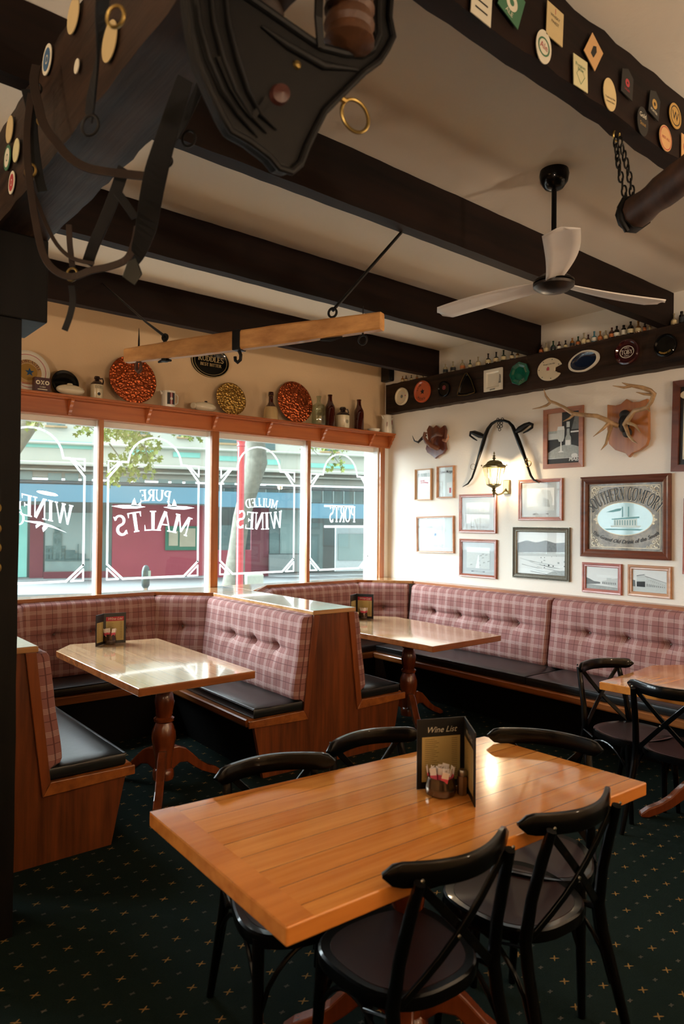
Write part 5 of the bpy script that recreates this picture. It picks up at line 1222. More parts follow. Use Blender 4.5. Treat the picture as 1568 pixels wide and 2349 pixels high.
mb = MB(); ringp(mb, LT, r5 * .8, r5 * .83, .009, 1); ringp(mb, LT, r5 * .44, r5 * .62, .009, 2, n=30, cz=-.01); ringp(mb, LT, 0, r5 * .43, .009, 3, cz=-.01); mb.add(star(LT, .01, -.01, .035, .0105), [tuple(range(10))], 4)
R = r5 * .47; serif(mb, 'NEWCASTLE', .022, lambda x, y: LT((R + y) * math.sin(x / R + .25), -.01 + (R + y) * math.cos(x / R + .25), .0105), 5, wide=1.05); serif(mb, 'BROWN ALE', .014, lambda x, y: LT(x, -r5 * .68 + y, .0105), 1)
mb.build('printed_badge', [M_whitec, Rd, plain('badge_tan', 'b8925c', .5), plain('badge_gold', 'a8813c', .4, .3), plain('star_blue', '1f4a74', .4), plain('letter_maroon', '5c1c24', .5)], T)
# tins, jugs, bottles
def box_tin():
    a, b = AY(*c4(172, 362), 5.56), AY(*c4(290, 362), 5.56); w = b.x - a.x; h = .107
    T = thing('stock_cube_tin', 'maroon OXO tin on the shelf near the black post', 'tin', ((a.x + b.x) / 2, 5.545, SZ))
    MB().box(-w / 2, w / 2, -.025, .03, 0, h).build('tin_box', plain('tin_maroon', '42161a', .4, coat=.3), T, bevel=.003)
    mb = MB(); y = -.0262
    for cx in (-.033, .033): ringp(mb, lambda u, z, w_: Vector((cx + u, y, .068 + z)), .008, .016, 0, 0, n=16)
    for sg in (-1, 1): mb.add([Vector((p_ * .0 + sgx, y - .0003, z)) for sgx, z, p_ in ((sg * -.014, .052, 0), (sg * -.006, .052, 0), (sg * .014, .084, 0), (sg * .006, .084, 0))], [(0, 1, 2, 3)])
    sans(mb, 'CUBES', .015, lambda x, yy: Vector((x, y, .03 + yy)), 0); mb.box(-.035, .035, y, y + .001, .014, .02); mb.build('lettering', M_creaml, T)
box_tin()
def hotbottle(name, label, px0, px1, zc_px, ry, y, cap, sy=.5):
    a, b = AY(px0, 900, y), AY(px1, 900, y); w = (b.x - a.x) / 2
    T = thing(name, label, 'stoneware bottle', ((a.x + b.x) / 2, y, SZ))
    MB().sphere((0, 0, ry), 1, sc=(w, .045, ry), n=24, k=14).build('body', M_cream, T, smooth=True)
    if cap == 'top': MB().lathe([(.02, 0), (.022, .006), (.018, .012), (0, .013)], 14, (-.005, 0, ry * 2 - .004)).build('stopper', M_cream, T, smooth=True)
    else:
        part(MB().lathe([(.009, 0), (.014, .008), (.012, .016), (0, .017)], 14, (.012, 0, ry * 2 - .006)).build('stopper', plain('black_stopper', '14100e', .4), T, smooth=True), 'black screw stopper')
        MB().lathe([(.028, 0), (.03, .01), (.024, .02), (.012, .022), (0, .02)], 16, (-w + .012, 0, ry), ax=(-1, -.5, .1)).build('end_knob', M_cream, T, smooth=True)
hotbottle('stoneware_bottle', 'white oval stoneware hot-water bottle before the black plate', *[c4(340, 0)[0], c4(545, 0)[0]], 0, .042, 5.545, 'top')
hotbottle('stoneware_bottle', 'cream stoneware hot-water bottle with a black stopper, left of the brass plate', c4(1325, 0)[0], c4(1492, 0)[0], 0, .044, 5.57, 'knob')
BG = {}
def gmat(name, c, rough=.08, trans=0., coat=.6):
    if name not in MATS: plain(name, c, rough, coat=coat, var=.1)
    return MATS[name]
M_brown = plain('brown_bottle_glass', '3a120a', .08, coat=.8, var=.3); M_clear = glass('clear_bottle_glass', (.80, .88, .80), gloss=.25)
def bottle(name, label, px, px0, px1, pytop, mat, prof, y=5.575, group=None, cat='bottle', n=20):
    a, b = AY(px0, 950, y), AY(px1, 950, y); r = (b.x - a.x) / 2; top = AY(px, pytop, y).z - SZ
    m = MB(); m.lathe([(r * q, top * h) for q, h in prof], n, ((a.x + b.x) / 2, y, SZ)); return m, r, top, Vector(((a.x + b.x) / 2, y, SZ))
beer = [(0, .015), (.9, 0), (1, .02), (1, .56), (.92, .64), (.6, .74), (.42, .84), (.38, .95), (.46, .955), (.46, 1), (.3, 1.0)]
for px, x0, x1, pt_, lab in ((cs(935, 0)[0], cs(900, 0)[0], cs(958, 0)[0], cs(0, 207)[1], 'brown glass beer bottle just right of the clear bottle'), (cs(1138, 0)[0], cs(1110, 0)[0], cs(1165, 0)[0], cs(0, 241)[1], 'brown glass beer bottle right of the small stoneware jug')):
    m, r, t, c = bottle('', '', px, x0, x1, pt_, M_brown, beer); o = m.build('beer_bottle', M_brown, smooth=True); tag(o, lab, 'bottle', 'brown beer bottles on the shelf')
m, r, t, c = bottle('', '', cs(840, 0)[0], cs(808, 0)[0], cs(888, 0)[0], cs(0, 215)[1], M_clear, [(0, .02), (.95, 0), (1, .03), (1, .55), (.9, .68), (.35, .76), (.28, .8), (.28, .94), (.36, .95), (.36, 1), (.25, 1)], y=5.555); o = m.build('clear_bottle', M_clear, smooth=True); tag(o, 'clear glass bottle beside the second copper plate', 'bottle')
# bell whisky decanter
a, b = AY(*cs(455, 360), 5.57), AY(*cs(552, 360), 5.57); r = (b.x - a.x) / 2; t = AY(*cs(503, 186), 5.57).z - SZ
T = thing('bell_decanter', 'brown and cream bell-shaped whisky decanter on the shelf', 'decanter', ((a.x + b.x) / 2, 5.57, SZ))
MB().lathe([(r * .98, 0), (r, t * .03), (r * .93, t * .12), (r * .9, t * .3), (r * .82, t * .4), (r * .7, t * .46)], 24).build('body', plain('decanter_cream', 'b89c6c', .25, coat=.5, var=.12), T, smooth=True)
MB().lathe([(r * .7, t * .46), (r * .45, t * .55), (r * .3, t * .63), (r * .28, t * .85), (r * .34, t * .86), (r * .34, t * .92), (r * .3, t), (0, t)], 20).build('neck', M_brown, T, smooth=True)
mb = MB(); mb.torus((0, 0, t * .86), (0, 0, 1), r * .31, .003, n=20); mb.build('collar', M_brass, T, smooth=True)
def jug(label, x0, x1, px, pyt, low, y=5.57, txt=None, hcap='brown'):
    a, b = AY(x0, 950, y), AY(x1, 950, y); r = (b.x - a.x) / 2; t = AY(px, pyt, y).z - SZ
    T = thing('stoneware_jug', label, 'jug', ((a.x + b.x) / 2, y, SZ)); Mj = plain('jug_brown_glaze', '2c1812', .2, coat=.6); Mc = plain('jug_cream_glaze', 'd2c4a2', .25, coat=.5)
    MB().lathe([(r * .95, 0), (r, t * .03), (r, t * low)], 24).build('body', Mc, T, smooth=True)
    MB().lathe([(r, t * low), (r * .96, t * (low + .06)), (r * .6, t * (low + .16)), (r * .4, t * .8), (r * .36, t * .86), (r * .48, t * .88), (r * .48, t * .95), (r * .36, t), (0, t)], 24).build('shoulder', Mj, T, smooth=True)
    MB().tube([(r * .4, 0, t * .9), (r * .9, 0, t * .93), (r * 1.05, 0, t * .82), (r * .95, 0, t * (low + .05))], [.006] * 4, 8).build('handle', Mj, T, smooth=True)
    mb = MB(); cyl = lambda x, yy: Vector((r * 1.01 * math.sin(x / r), -r * 1.01 * math.cos(x / r), yy))
    if txt == 'T':
        serif(mb, "TEACHER'S", .022, lambda x, yy: cyl(x, t * .44 + yy), 0, wide=.5); ringp(mb, lambda u, z, w: cyl(u, t * .2 + z), 0, .013, 0, 0, n=14); mb.add([cyl(-r * .5, t * .06), cyl(r * .5, t * .06), cyl(r * .5, t * .1), cyl(-r * .5, t * .1)], [(0, 1, 2, 3)])
    else:
        ringp(mb, lambda u, z, w: cyl(u, t * .3 + z), .014, .018, 0, 0, n=18); ringp(mb, lambda u, z, w: cyl(u, t * .3 + z), .004, .009, 0, 0, n=10); mb.add([cyl(-r * .6, t * .05), cyl(r * .6, t * .05), cyl(r * .6, t * .1), cyl(-r * .6, t * .1)], [(0, 1, 2, 3)])
    mb.build('printed_mark', M_ink, T)
jug("brown-topped stoneware whisky jug reading TEACHER'S, left of the large copper plate", c4(588, 0)[0], c4(675, 0)[0], c4(632, 0)[0], c4(0, 261)[1], .62, txt='T')
jug('small brown-topped stoneware jug between the two brown beer bottles', cs(983, 0)[0], cs(1060, 0)[0], cs(1025, 0)[0], cs(0, 296)[1], .6)
def water_jug(label, x0, x1, xh, pyt, y, kind):
    a, b, h = AY(x0, 950, y), AY(x1, 950, y), AY(xh, 950, y); r = (b.x - a.x) / 2; t = AY((x0 + x1) / 2, pyt, y).z - SZ
    T = thing('water_jug', label, 'jug', ((a.x + b.x) / 2, y, SZ))
    k = .85 if kind == 'tall' else 1.
    m = MB(); m.lathe([(r * .98, 0), (r, .006), (r * k, t * .9), (r * k * 1.02, t), (r * k * .92, t), (r * k * .9, t * .3), (0, t * .2)], 24); m.tube([(-r * k, 0, t * .8), (-r * 1.25, 0, t * .99)], [.012, .004], 8); m.build('body', M_whitec, T, smooth=True)
    hx = h.x - (a.x + b.x) / 2
    MB().tube([(r * k * .9, 0, t * .85), (hx * .8, 0, t * .88), (hx, 0, t * .74), (hx * .97, 0, t * .35), (r * 1., 0, t * .2)], [.006] * 5, 8).build('handle', M_whitec, T, smooth=True)
    mb = MB(); cyl = lambda x, yy: Vector((r * 1.015 * math.sin(x / r), -r * 1.015 * math.cos(x / r), yy))
    if kind == 'tall': mb.add([cyl(-r * .7, t * .36), cyl(r * .9, t * .5), cyl(r * .9, t * .74), cyl(-r * .7, t * .6)], [(0, 1, 2, 3)], 0)
    else:
        for i, m_ in enumerate((1, 0, 1)): mb.add([cyl(-r * .6 + i * r * .4, t * .15), cyl(-r * .2 + i * r * .4, t * .15), cyl(-r * .2 + i * r * .4, t * .88), cyl(-r * .6 + i * r * .4, t * .88)], [(0, 1, 2, 3)], m_)
        ringp(mb, lambda u, z, w: Vector((0, -.002, 0)) + cyl(u, t * .5 + z), 0, .012, 0, 2, n=12)
    mb.build('printed_mark', [plain('jug_red', '8c2c34', .4), M_ink, M_whitec], T)
water_jug('white ceramic jug with a dark printed picture, right of the large copper plate', c4(1100, 0)[0], c4(1192, 0)[0], c4(1215, 0)[0], c4(0, 370)[1], 5.56, 'wide')
water_jug('white jug with a red printed band at the right-hand end of the shelf', cs(1308, 0)[0], cs(1367, 0)[0], cs(1392, 0)[0], cs(0, 357)[1], 5.56, 'tall')
q = AY(*cs(1245, 445), 5.56); o = MB().lathe([(.055, 0), (.06, .006), (.068, .03), (.062, .032), (.052, .012), (0, .01)], 24, (q.x, 5.56, SZ)).build('ashtray_dish', M_whitec, smooth=True); tag(o, 'low white dish on the shelf by the red-banded jug', 'dish')
q = AY(*c4(1250, 500), 5.54)
# oval pub sign
A = AY(483, 830, YP - .012); T = thing('pub_sign', 'oval black sign reading RUDDLES BEST BITTER on the wall', 'sign', A); rx = (AY(527, 830, YP).x - AY(439.5, 830, YP).x) / 2; rz = (AY(483, 794, YP).z - AY(483, 866, YP).z) / 2
MB().lathe([(.94, -.009), (1, -.006), (1, .004), (.94, .008), (.9, .004), (0, .004)], 48, ax=(0, -1, 0), ux=(1, 0, 0), sx=1).build('board', M_black, T, smooth=True)
T.children[0].scale = (rx, 1, rz)
mb = MB(); 
def er(f0, f1, w):
    for i in range(48):
        t0, t1 = 2 * pi * i / 48, 2 * pi * (i + 1) / 48; mb.add([(rx * f * math.cos(t), -w, rz * f * math.sin(t)) for f, t in ((f0, t0), (f0, t1), (f1, t1), (f1, t0))], [(0, 1, 2, 3)])
er(.955, .99, .0075); er(.83, .845, .006)
serif(mb, 'RUDDLES', .048, lambda x, y: Vector((x, -.006, .0 + y)), 0, wide=.98 * rx * 1.5 / .27, track=-.02); serif(mb, 'BEST BITTER', .027, lambda x, y: Vector((x, -.006, -.042 + y)), 0, wide=.92 * rx * 1.25 / .2, track=-.02)
sans(mb, 'ORIGINAL', .018, lambda x, y: Vector(((.09 + y) * math.sin(x / .09), -.006, -.02 + (.09 + y) * math.cos(x / .09))), 0); sans(mb, 'BEER', .016, lambda x, y: Vector((x, -.006, .057 + y)), 0)
mb.build('gold_lettering', plain('sign_gold', 'c0a878', .4, .2), T)
# corner loudspeaker
a, b = AY(884, 860, 5.6), AY(914, 860, 5.6); T = thing('loudspeaker', 'small black loudspeaker high in the corner under the last joist', 'speaker', ((a.x + b.x) / 2, 5.6, AY(898, 861, 5.6).z)); w = (b.x - a.x) / 2
MB().box(-w, w, -.055, .075, -.075, .085).build('cabinet', M_blackp, T, bevel=.006); MB().box(-w * .85, w * .85, -.06, -.056, -.065, .075).build('grille', plain('speaker_cloth', '0a0a0a', .95), T)

# ================================================================== ALONG THE WALL BEAM
c6 = lambda x, y: (860 + x / 4.48, 700 + y / 4.48)
c8 = lambda x, y: (1200 + x / 4.2609, 700 + y / 4.2609)
XB = XW - .105
def ash(label, p, rw, rh, builder):
    c = AX(p[0], p[1], XB); e = AX(p[0] + rw, p[1], XB); t = AX(p[0], p[1] - rh, XB)
    T = thing('ashtray', label, 'ashtray', c, 0, 'ashtrays on the wall beam'); builder(T, abs(e.y - c.y), t.z - c.z); return T
LB_ = lambda u, z, w: Vector((-w, -u, z))
def dish(T, r, mat, sx=1., n=32, rim=1., deep=.02): 
    m = MB(); m.lathe([(.92, 0), (1, .004), (1, deep), (.9, deep + .002), (.82, deep * .45), (0, deep * .4)], n, ax=(-1, 0, 0), ux=(0, 1, 0)); o = m.build('dish', mat, T, smooth=True); return o
def A_round(mat, marks=None):
    def f(T, rw, rh):
        r = rh; m = MB(); m.lathe([(r * .92, 0), (r, .004), (r, .022), (r * .88, .025), (r * .78, .012), (0, .01)], 32, ax=(-1, 0, 0)); m.build('dish', mat, T, smooth=True)
        if marks:
            k = MB(); mats = marks(k, r); k.build('printed_mark', mats, T)
    return f
def mk_white(k, r): ringp(k, LB_, 0, r * .2, .0115, 0, n=14); ringp(k, LB_, r * .45, r * .5, .0115, 1, n=24); k.add([LB_(r * .5, -.002, .0118), LB_(r * .68, -.002, .0118), LB_(r * .68, .01, .0118), LB_(r * .5, .01, .0118)], [(0, 1, 2, 3)], 2); return [G4, G2, Rd]
def mk_star(k, r):
    k.add(star(LB_, 0, 0, r * .3, .0125), [tuple(range(10))], 0)
    R = r * .58
    serif(k, 'STAR', r * .22, lambda x, y: LB_((R + y * .8) * math.sin(x / R - .8), (R + y * .8) * math.cos(x / R - .8), .012), 0); serif(k, 'LAGER', r * .22, lambda x, y: LB_((R + y * .8) * math.sin(x / R + 3.4), (R + y * .8) * math.cos(x / R + 3.4), .012), 0); return [G5]
def mk_oval(k, r): ringp(k, LB_, r * .2, r * .26, .0115, 0, n=20, cz=r * .2); ringp(k, LB_, 0, r * .1, .0115, 0, n=10, cz=r * .2); return [Rd]
def mk_toby(k, r):
    def E_(f0, f1, w):
        for i in range(32):
            t0, t1 = 2 * pi * i / 32, 2 * pi * (i + 1) / 32; k.add([LB_(r * f * math.cos(t), r * .8 * f * math.sin(t), w) for f, t in ((f0, t0), (f0, t1), (f1, t1), (f1, t0))], [(0, 1, 2, 3)])
    E_(.54, .6, .014); serif(k, 'TOBY', r * .34, lambda x, y: LB_(x, -r * .17 + y, .014), 0, wide=.9); sans(k, 'GRILL', r * .18, lambda x, y: LB_(x, r * .26 + y, .014), 0); sans(k, 'GRILL', r * .18, lambda x, y: LB_(x, -r * .36 + y, .014), 0); return [M_whitec]
def mk_gold(k, r):
    R = r * .78; sans(k, 'BREWERY CO', r * .2, lambda x, y: LB_((R - y) * math.sin(x / R), -(R - y) * math.cos(x / R), .024), 0, bold=.01); return [plain('enamel_gold', 'c09a48', .4, .3)]
M_orange = plain('orange_red_enamel', 'b4502c', .3, coat=.5, var=.15); M_greeng = plain('green_pressed_glass', '0f5c48', .1, coat=.8, var=.4, scale=60); M_toby = plain('dark_maroon_glass', '3a0e14', .12, coat=.8, var=.3)
ash('round white ashtray nearest the window corner of the beam', c6(280, 940), 16, 20, A_round(M_cream, mk_white))
ash('round orange-red ashtray with a black star', c6(493, 890), 20, 25, A_round(M_orange, mk_star))
ash('round black ashtray with a small red oval', c6(715, 865), 15, 18, A_round(M_black, mk_oval))
def A_tri(T, rw, rh):
    def tri(s, w): return [LB_(s * rw * x, s * rh * z - rh * .1, w) for x, z in ((-1, -.75), (-.95, -.9), (0, -1), (.95, -.9), (1, -.75), (.55, .4), (.12, 1.05), (-.12, 1.05), (-.55, .4))]
    loops = [tri(.92, 0), tri(1, .004), tri(1, .022), tri(.88, .024), tri(.78, .01)]; m = MB(); b = m.add([q for l in loops for q in l], [])
    for k in range(4):
        for j in range(9): j2 = (j + 1) % 9; m.f.append([b + k * 9 + j, b + k * 9 + j2, b + k * 9 + 9 + j2, b + k * 9 + 9 + j]); m.mi.append(0)
    m.f.append([b + 36 + j for j in range(9)]); m.mi.append(0); m.build('dish', M_black, T, smooth=True)
    g = MB(); l = tri(.97, .0245); g.tube(l, .0022, 6, closed=True); g.build('silver_rim', M_brass, T, smooth=True)
ash('triangular black ashtray with a thin metal rim', c6(950, 808), 21, 25, A_tri)
def A_sq(T, rw, rh):
    loops = []
    for s, w in ((.94, 0), (1, .004), (1, .024), (.7, .026), (.62, .012)): loops.append([LB_(s * rw * x, s * rh * z, w) for x, z in ((-1, -1), (1, -1), (1, 1), (-1, 1))])
    m = MB(); b = m.add([q for l in loops for q in l], [])
    for k in range(4):
        for j in range(4): j2 = (j + 1) % 4; m.f.append([b + k * 4 + j, b + k * 4 + j2, b + k * 4 + 4 + j2, b + k * 4 + 4 + j]); m.mi.append(0)
    m.f.append([b + 16 + j for j in range(4)]); m.mi.append(0); m.build('dish', M_whitec, T, bevel=.003)
    k = MB(); sans(k, 'Bitter', rh * .35, lambda x, y: LB_(rw * .92 - y, x, .0265), 0, bold=.02); sans(k, 'special', rh * .22, lambda x, y: LB_(x, -rh * .92 + y, .0265), 0, bold=.02); k.build('printed_mark', M_ink, T)
ash('square white ceramic ashtray', c6(1222, 770), 21, 25, A_sq)
def A_oct(T, rw, rh): m = MB(); m.lathe([(rh * .9, 0), (rh, .004), (rh, .02), (rh * .8, .022), (rh * .6, .012), (0, .01)], 8, ax=(-1, 0, 0)); m.build('dish', M_greeng, T, bevel=.002)
ash('eight-sided green glass ashtray', c6(1490, 705), 18, 27, A_oct)
def A_pal(T, rw, rh):
    pts = []
    for i in range(40):
        a = math.radians(-20 + i * 9); x, z = rw * math.cos(a), rh * math.sin(a)
        if -20 <= math.degrees(a) <= 12: x *= .45; z = z * .6 + (.0)
        pts.append((x, z))
    m = MB(); m.prism([LB_(x, z, .022) for x, z in pts], LB_(0, 0, -.02)); m.build('dish', M_cream, T, bevel=.004)
    k = MB(); Pg(k, LB_, [(-rw * .2, -rh * .1), (rw * .02, -rh * .1), (rw * .02, rh * .15), (-rw * .1, rh * .25), (-rw * .2, rh * .1)], .0235, 0); sans(k, 'Finest Old Ale', rh * .2, lambda x, y: LB_(x, rh * .38 + y, .0235), 1)
    for a in range(20, 340, 52):
        c = (rw * .84 * math.cos(math.radians(a)), rh * .84 * math.sin(math.radians(a))); Pg(k, LB_, [(c[0] + .005 * math.cos(t), c[1] + .005 * math.sin(t)) for t in range(6)], .0235, 1 if a % 3 else 2)
    k.build('printed_mark', [Rd, M_ink, Gr], T)
ash('white palette-shaped ashtray with a notch', c8(265, 630), 28, 26, A_pal)
def A_foot(T, rw, rh):
    def sh_(s, w): return [LB_(s * rw * math.copysign(abs(math.cos(t)) ** 1.0, math.cos(t)), s * rh * math.copysign(abs(math.sin(t)) ** .85, math.sin(t)) * (1 - .12 * abs(math.cos(t))), w) for t in [i * pi / 20 for i in range(40)]]
    for nm, ls, m_ in (('dish', [sh_(.84, .002), sh_(.95, 0), sh_(1, .004), sh_(1, .02), sh_(.84, .022)], M_whitec), ('blue_glaze', [sh_(.84, .0215), sh_(.74, .014), sh_(.4, .012)], plain('dark_blue_glaze', '16243c', .12, coat=.7))):
        m = MB(); n = 40; b = m.add([q for l in ls for q in l], [])
        for k in range(len(ls) - 1):
            for j in range(n): j2 = (j + 1) % n; m.f.append([b + k * n + j, b + k * n + j2, b + (k + 1) * n + j2, b + (k + 1) * n + j]); m.mi.append(0)
        (m.f.append([b + (len(ls) - 1) * n + j for j in range(n)]), m.mi.append(0)) if nm == 'blue_glaze' else None; m.build(nm, m_, T, smooth=True)
    T.rotation_euler = (math.radians(-9), 0, 0)
ash('white and dark blue ball-shaped ashtray', c8(597, 550), 36, 24, A_foot)
ash('round maroon ashtray reading TOBY', c8(1018, 460), 33, 29, A_round(M_toby, mk_toby))
ash('round black ashtray with gold lettering, furthest right', c8(1395, 395), 27, 26, A_round(M_black, mk_gold))

# miniature bottles on top of the wall beam
mats_ = {'amber': M_brown, 'dark': plain('dark_mini_glass', '140d0a', .1, coat=.8), 'green': plain('green_mini_glass', '1c3c2a', .1, coat=.8), 'clear': plain('pale_mini_glass', '9a8e72', .12, coat=.7, var=.3), 'golden': plain('golden_mini_glass', '8a5a24', .1, coat=.8, var=.3), 'blue': plain('blue_mini_glass', '3c6a78', .12, coat=.7)}
labm = {'cream': plain('mini_label_cream', 'cdbb90', .6), 'orange': plain('mini_label_orange', 'b86a34', .6), 'white': plain('mini_label_white', 'd8d2c0', .6), 'black': M_ink, 'red': Rd}
shapes = [[(.9, 0), (1, .03), (1, .55), (.8, .66), (.34, .76), (.3, .9), (.38, .9), (.38, 1), (0, 1)], [(.95, 0), (1, .02), (1, .42), (.9, .5), (.3, .62), (.26, .9), (.36, .9), (.36, 1), (0, 1)], [(.9, 0), (1, .05), (1.05, .3), (.9, .5), (.35, .64), (.3, .86), (.42, .88), (.42, 1), (0, 1)], [(1, 0), (1, .7), (.7, .76), (.6, .8), (.6, 1), (0, 1)]]
ordn = 'first second third fourth fifth sixth seventh eighth ninth tenth eleventh twelfth thirteenth fourteenth fifteenth sixteenth seventeenth eighteenth nineteenth twentieth twenty-first'.split()
bays = [('nearest the window wall', c6, [(283, 'golden', 'cream', 0, 65), (318, 'amber', 'cream', 0, 62), (372, 'dark', 'cream', 1, 58), (430, 'clear', 'orange', 0, 50), (490, 'clear', 'cream', 0, 40)]),
        ('left of the square ashtray bay', c6, [(722, 'clear', 'black', 0, 95), (800, 'clear', 'black', 1, 105), (897, 'clear', 'orange', 0, 100), (975, 'green', 'cream', 2, 85), (1058, 'clear', 'cream', 1, 100), (1160, 'dark', 'cream', 1, 110), (1243, 'dark', 'cream', 1, 108), (1318, 'green', 'cream', 1, 112), (1405, 'dark', 'cream', 2, 95), (1462, 'golden', 'cream', 0, 70)]),
        ('in the wide bay below the fan', c8, [(172, 'amber', 'orange', 0, 82), (222, 'clear', 'cream', 2, 92), (290, 'green', 'black', 2, 95), (347, 'amber', 'white', 0, 78), (410, 'dark', 'cream', 2, 76), (475, 'golden', 'black', 0, 85), (533, 'green', 'orange', 2, 88), (590, 'clear', 'cream', 1, 110), (632, 'amber', 'cream', 2, 85), (690, 'blue', 'white', 1, 105), (748, 'golden', 'orange', 2, 95), (805, 'clear', 'cream', 2, 90), (862, 'amber', 'orange', 0, 105), (910, 'dark', 'white', 0, 110), (978, 'dark', 'white', 3, 105), (1045, 'dark', 'cream', 0, 125), (1120, 'golden', 'cream', 2, 115), (1183, 'dark', 'orange', 3, 78), (1235, 'golden', 'cream', 3, 60)]),
        ('right of the fan joist', c8, [(1470, 'clear', 'cream', 1, 115), (1545, 'dark', 'black', 3, 120)])]
MG = {}
for bi, (bn_, cf, lst) in enumerate(bays):
    sc = 4.48 if cf is c6 else 4.2609
    for i, (x, g, lb, s, hp) in enumerate(lst):
        px = cf(x, 0)[0]; X = XW - .055
        p = AX(px, 850, X); d = ray(px, 850); tt = X / d.x; h = hp / sc * tt / FPX * 1.05; r = h * (.24 if s < 3 else .2)
        T = thing('miniature_bottle', 'miniature %s bottle, %s from the left %s' % (g, ordn[i], bn_), 'bottle', (X, p.y, ZB + .003), 0, 'miniature bottles on the wall beam')
        key = (g, s)
        if key not in MG: MG[key] = None
        m = MB(); m.lathe([(r * a, h * b) for a, b in shapes[s]], 12); m.build('bottle_glass', mats_[g], T, smooth=True)
        m = MB(); k0 = .12; k1 = .42 if s != 3 else .55
        m.lathe([(r * 1.06, h * k0), (r * 1.06, h * k1)], 12); m.f = m.f[:12]; m.mi = m.mi[:12]; m.build('paper_label', labm[lb], T, smooth=True)

# ================================================================== BEER MATS
M_cork = plain('coaster_cream', 'bfa878', .8, var=.06); MT_y = plain('coaster_pale_yellow', 'c0b88c', .8, var=.05); MT_w = plain('coaster_white', 'cfc7b0', .8); MT_dk = plain('coaster_dark', '17140f', .6); MT_g = plain('coaster_gold', 'a88240', .6); MT_o = plain('coaster_orange', 'c09460', .8); MT_gr = plain('coaster_green', '3c6a4a', .7); MT_r = plain('coaster_red', 'a03034', .7)
Y0F = 1.33 - .009
def mat_(label, p, kind, base, deco, ang=0., s=.047):
    c = AY(p[0], p[1], Y0F); T = thing('beer_mat', label, 'beer mat', c, 0, 'beer mats on the joist'); T.rotation_euler = (0, math.radians(ang), 0)
    m = MB()
    if kind == 'round': m.lathe([(s, -.001), (s, .0015), (0, .0015)], 28, ax=(0, -1, 0))
    elif kind == 'oval': m.lathe([(s, -.001), (s, .0015), (0, .0015)], 28, ax=(0, -1, 0), ux=(1, 0, 0), sx=.82, sy=1.1)
    elif kind == 'shield': m.prism([(-s * .8, -.0015, s * .7), (0, -.0015, s * 1.1), (s * .8, -.0015, s * .7), (s * .8, -.0015, -s), (-s * .8, -.0015, -s)], (0, .0025, 0))
    else: w = s * (.82 if kind == 'rect' else .95); m.prism([(-w, -.0015, -s), (w, -.0015, -s), (w, -.0015, s), (-w, -.0015, s)], (0, .0025, 0))
    m.build('card', base, T)
    d = MB(); Ld = lambda u, z, w: Vector((u, -.002 - w, z)); deco(d, Ld, s); 
    if d.f: d.build('print', [MT_dk, MT_r, MT_gr, MT_g, MT_w, MT_o], T)
def txt(*ls):
    def f(d, L, s):
        for (t, z, h, m) in ls: sans(d, t, h * s, lambda x, y: L(x, z * s + y, 0), m)
    return f
def rng(r0, r1, m, *ls):
    def f(d, L, s):
        ringp(d, L, s * r0, s * r1, 0, m, n=24); txt(*ls)(d, L, s)
    return f
def dia(m, *ls):
    def f(d, L, s):
        for a, b in (((0, .4), (.5, -.15)), ((.5, -.15), (0, -.75)), ((0, -.75), (-.5, -.15)), ((-.5, -.15), (0, .4))):
            d.add([L(a[0] * s, a[1] * s, 0), L(b[0] * s, b[1] * s, 0), L(b[0] * s * .92, b[1] * s * .92, 0), L(a[0] * s * .92, a[1] * s * .92, 0)], [(0, 1, 2, 3)], m)
        txt(*ls)(d, L, s)
    return f
cm = lambda x, y: (900 + x / 2.347, y / 2.347)
def bars(d, L, s):
    for z, m in ((.5, 2), (-.1, 0), (-.55, 0)): d.add([L(-s * .5, s * z, 0), L(s * .5, s * z, 0), L(s * .5, s * (z + .1), 0), L(-s * .5, s * (z + .1), 0)], [(0, 1, 2, 3)], m)
mat_('white and green rectangular beer mat at the top edge', cm(478, 10), 'rect', MT_w, bars, 4, .055)
mat_('green and gold beer mat at the top edge, second from left', cm(640, 15), 'square', MT_gr, rng(.2, .5, 4, ('ALE', -.8, .4, 4)), 20, .055)
mat_('tall cream card beer mat with a small red crest', cm(872, 130), 'rect', M_cork, txt(('FINEST', -.05, .25, 0), ('WHISKY', .3, .25, 0), ('I', .55, .5, 1)), 3, .056)
mat_('oval white and red ringed beer mat', cm(812, 253), 'oval', MT_w, rng(.5, .62, 2, ('Ale', -.15, .6, 1)), 8, .05)
mat_('tilted orange diamond-hung beer mat with a dark figure', cm(1080, 280), 'rect', MT_o, lambda d, L, s: d.add([L(-.2 * s, -.4 * s, 0), L(.2 * s, -.4 * s, 0), L(.25 * s, .3 * s, 0), L(0, .6 * s, 0), L(-.25 * s, .3 * s, 0)], [(0, 1, 2, 3, 4)], 0), 32, .05)
mat_('pale yellow square beer mat with green lettering', cm(1010, 395), 'rect', MT_y, dia(2, ('Premium', .35, .32, 2), ('Bitter', .1, .3, 2)), -2, .052)
mat_('plain cream oval beer mat with small writing', cm(1168, 510), 'oval', M_cork, txt(('Traditional Ales', -.3, .2, 0), ('brewed here', -.55, .2, 0)), -6, .052)
mat_('dark shield-shaped beer mat with red device', cm(1262, 448), 'shield', MT_dk, rng(.1, .3, 1, ('LAGER', -.6, .25, 1)), 6, .05)
mat_('dark beer mat with a gold spot', cm(1408, 562), 'shield', MT_dk, rng(.15, .38, 3, ('PORTER', -.7, .28, 4)), 10, .05)
mat_('dark oval beer mat with pale script', cm(1345, 655), 'oval', MT_dk, txt(('Gold', .3, .5, 4), ('Stout', -.3, .4, 3)), 0, .05)
mat_('gold round beer mat with a W', cm(1520, 625), 'round', MT_g, rng(.72, .8, 0, ('W', -.35, 1., 0)), 0, .05)
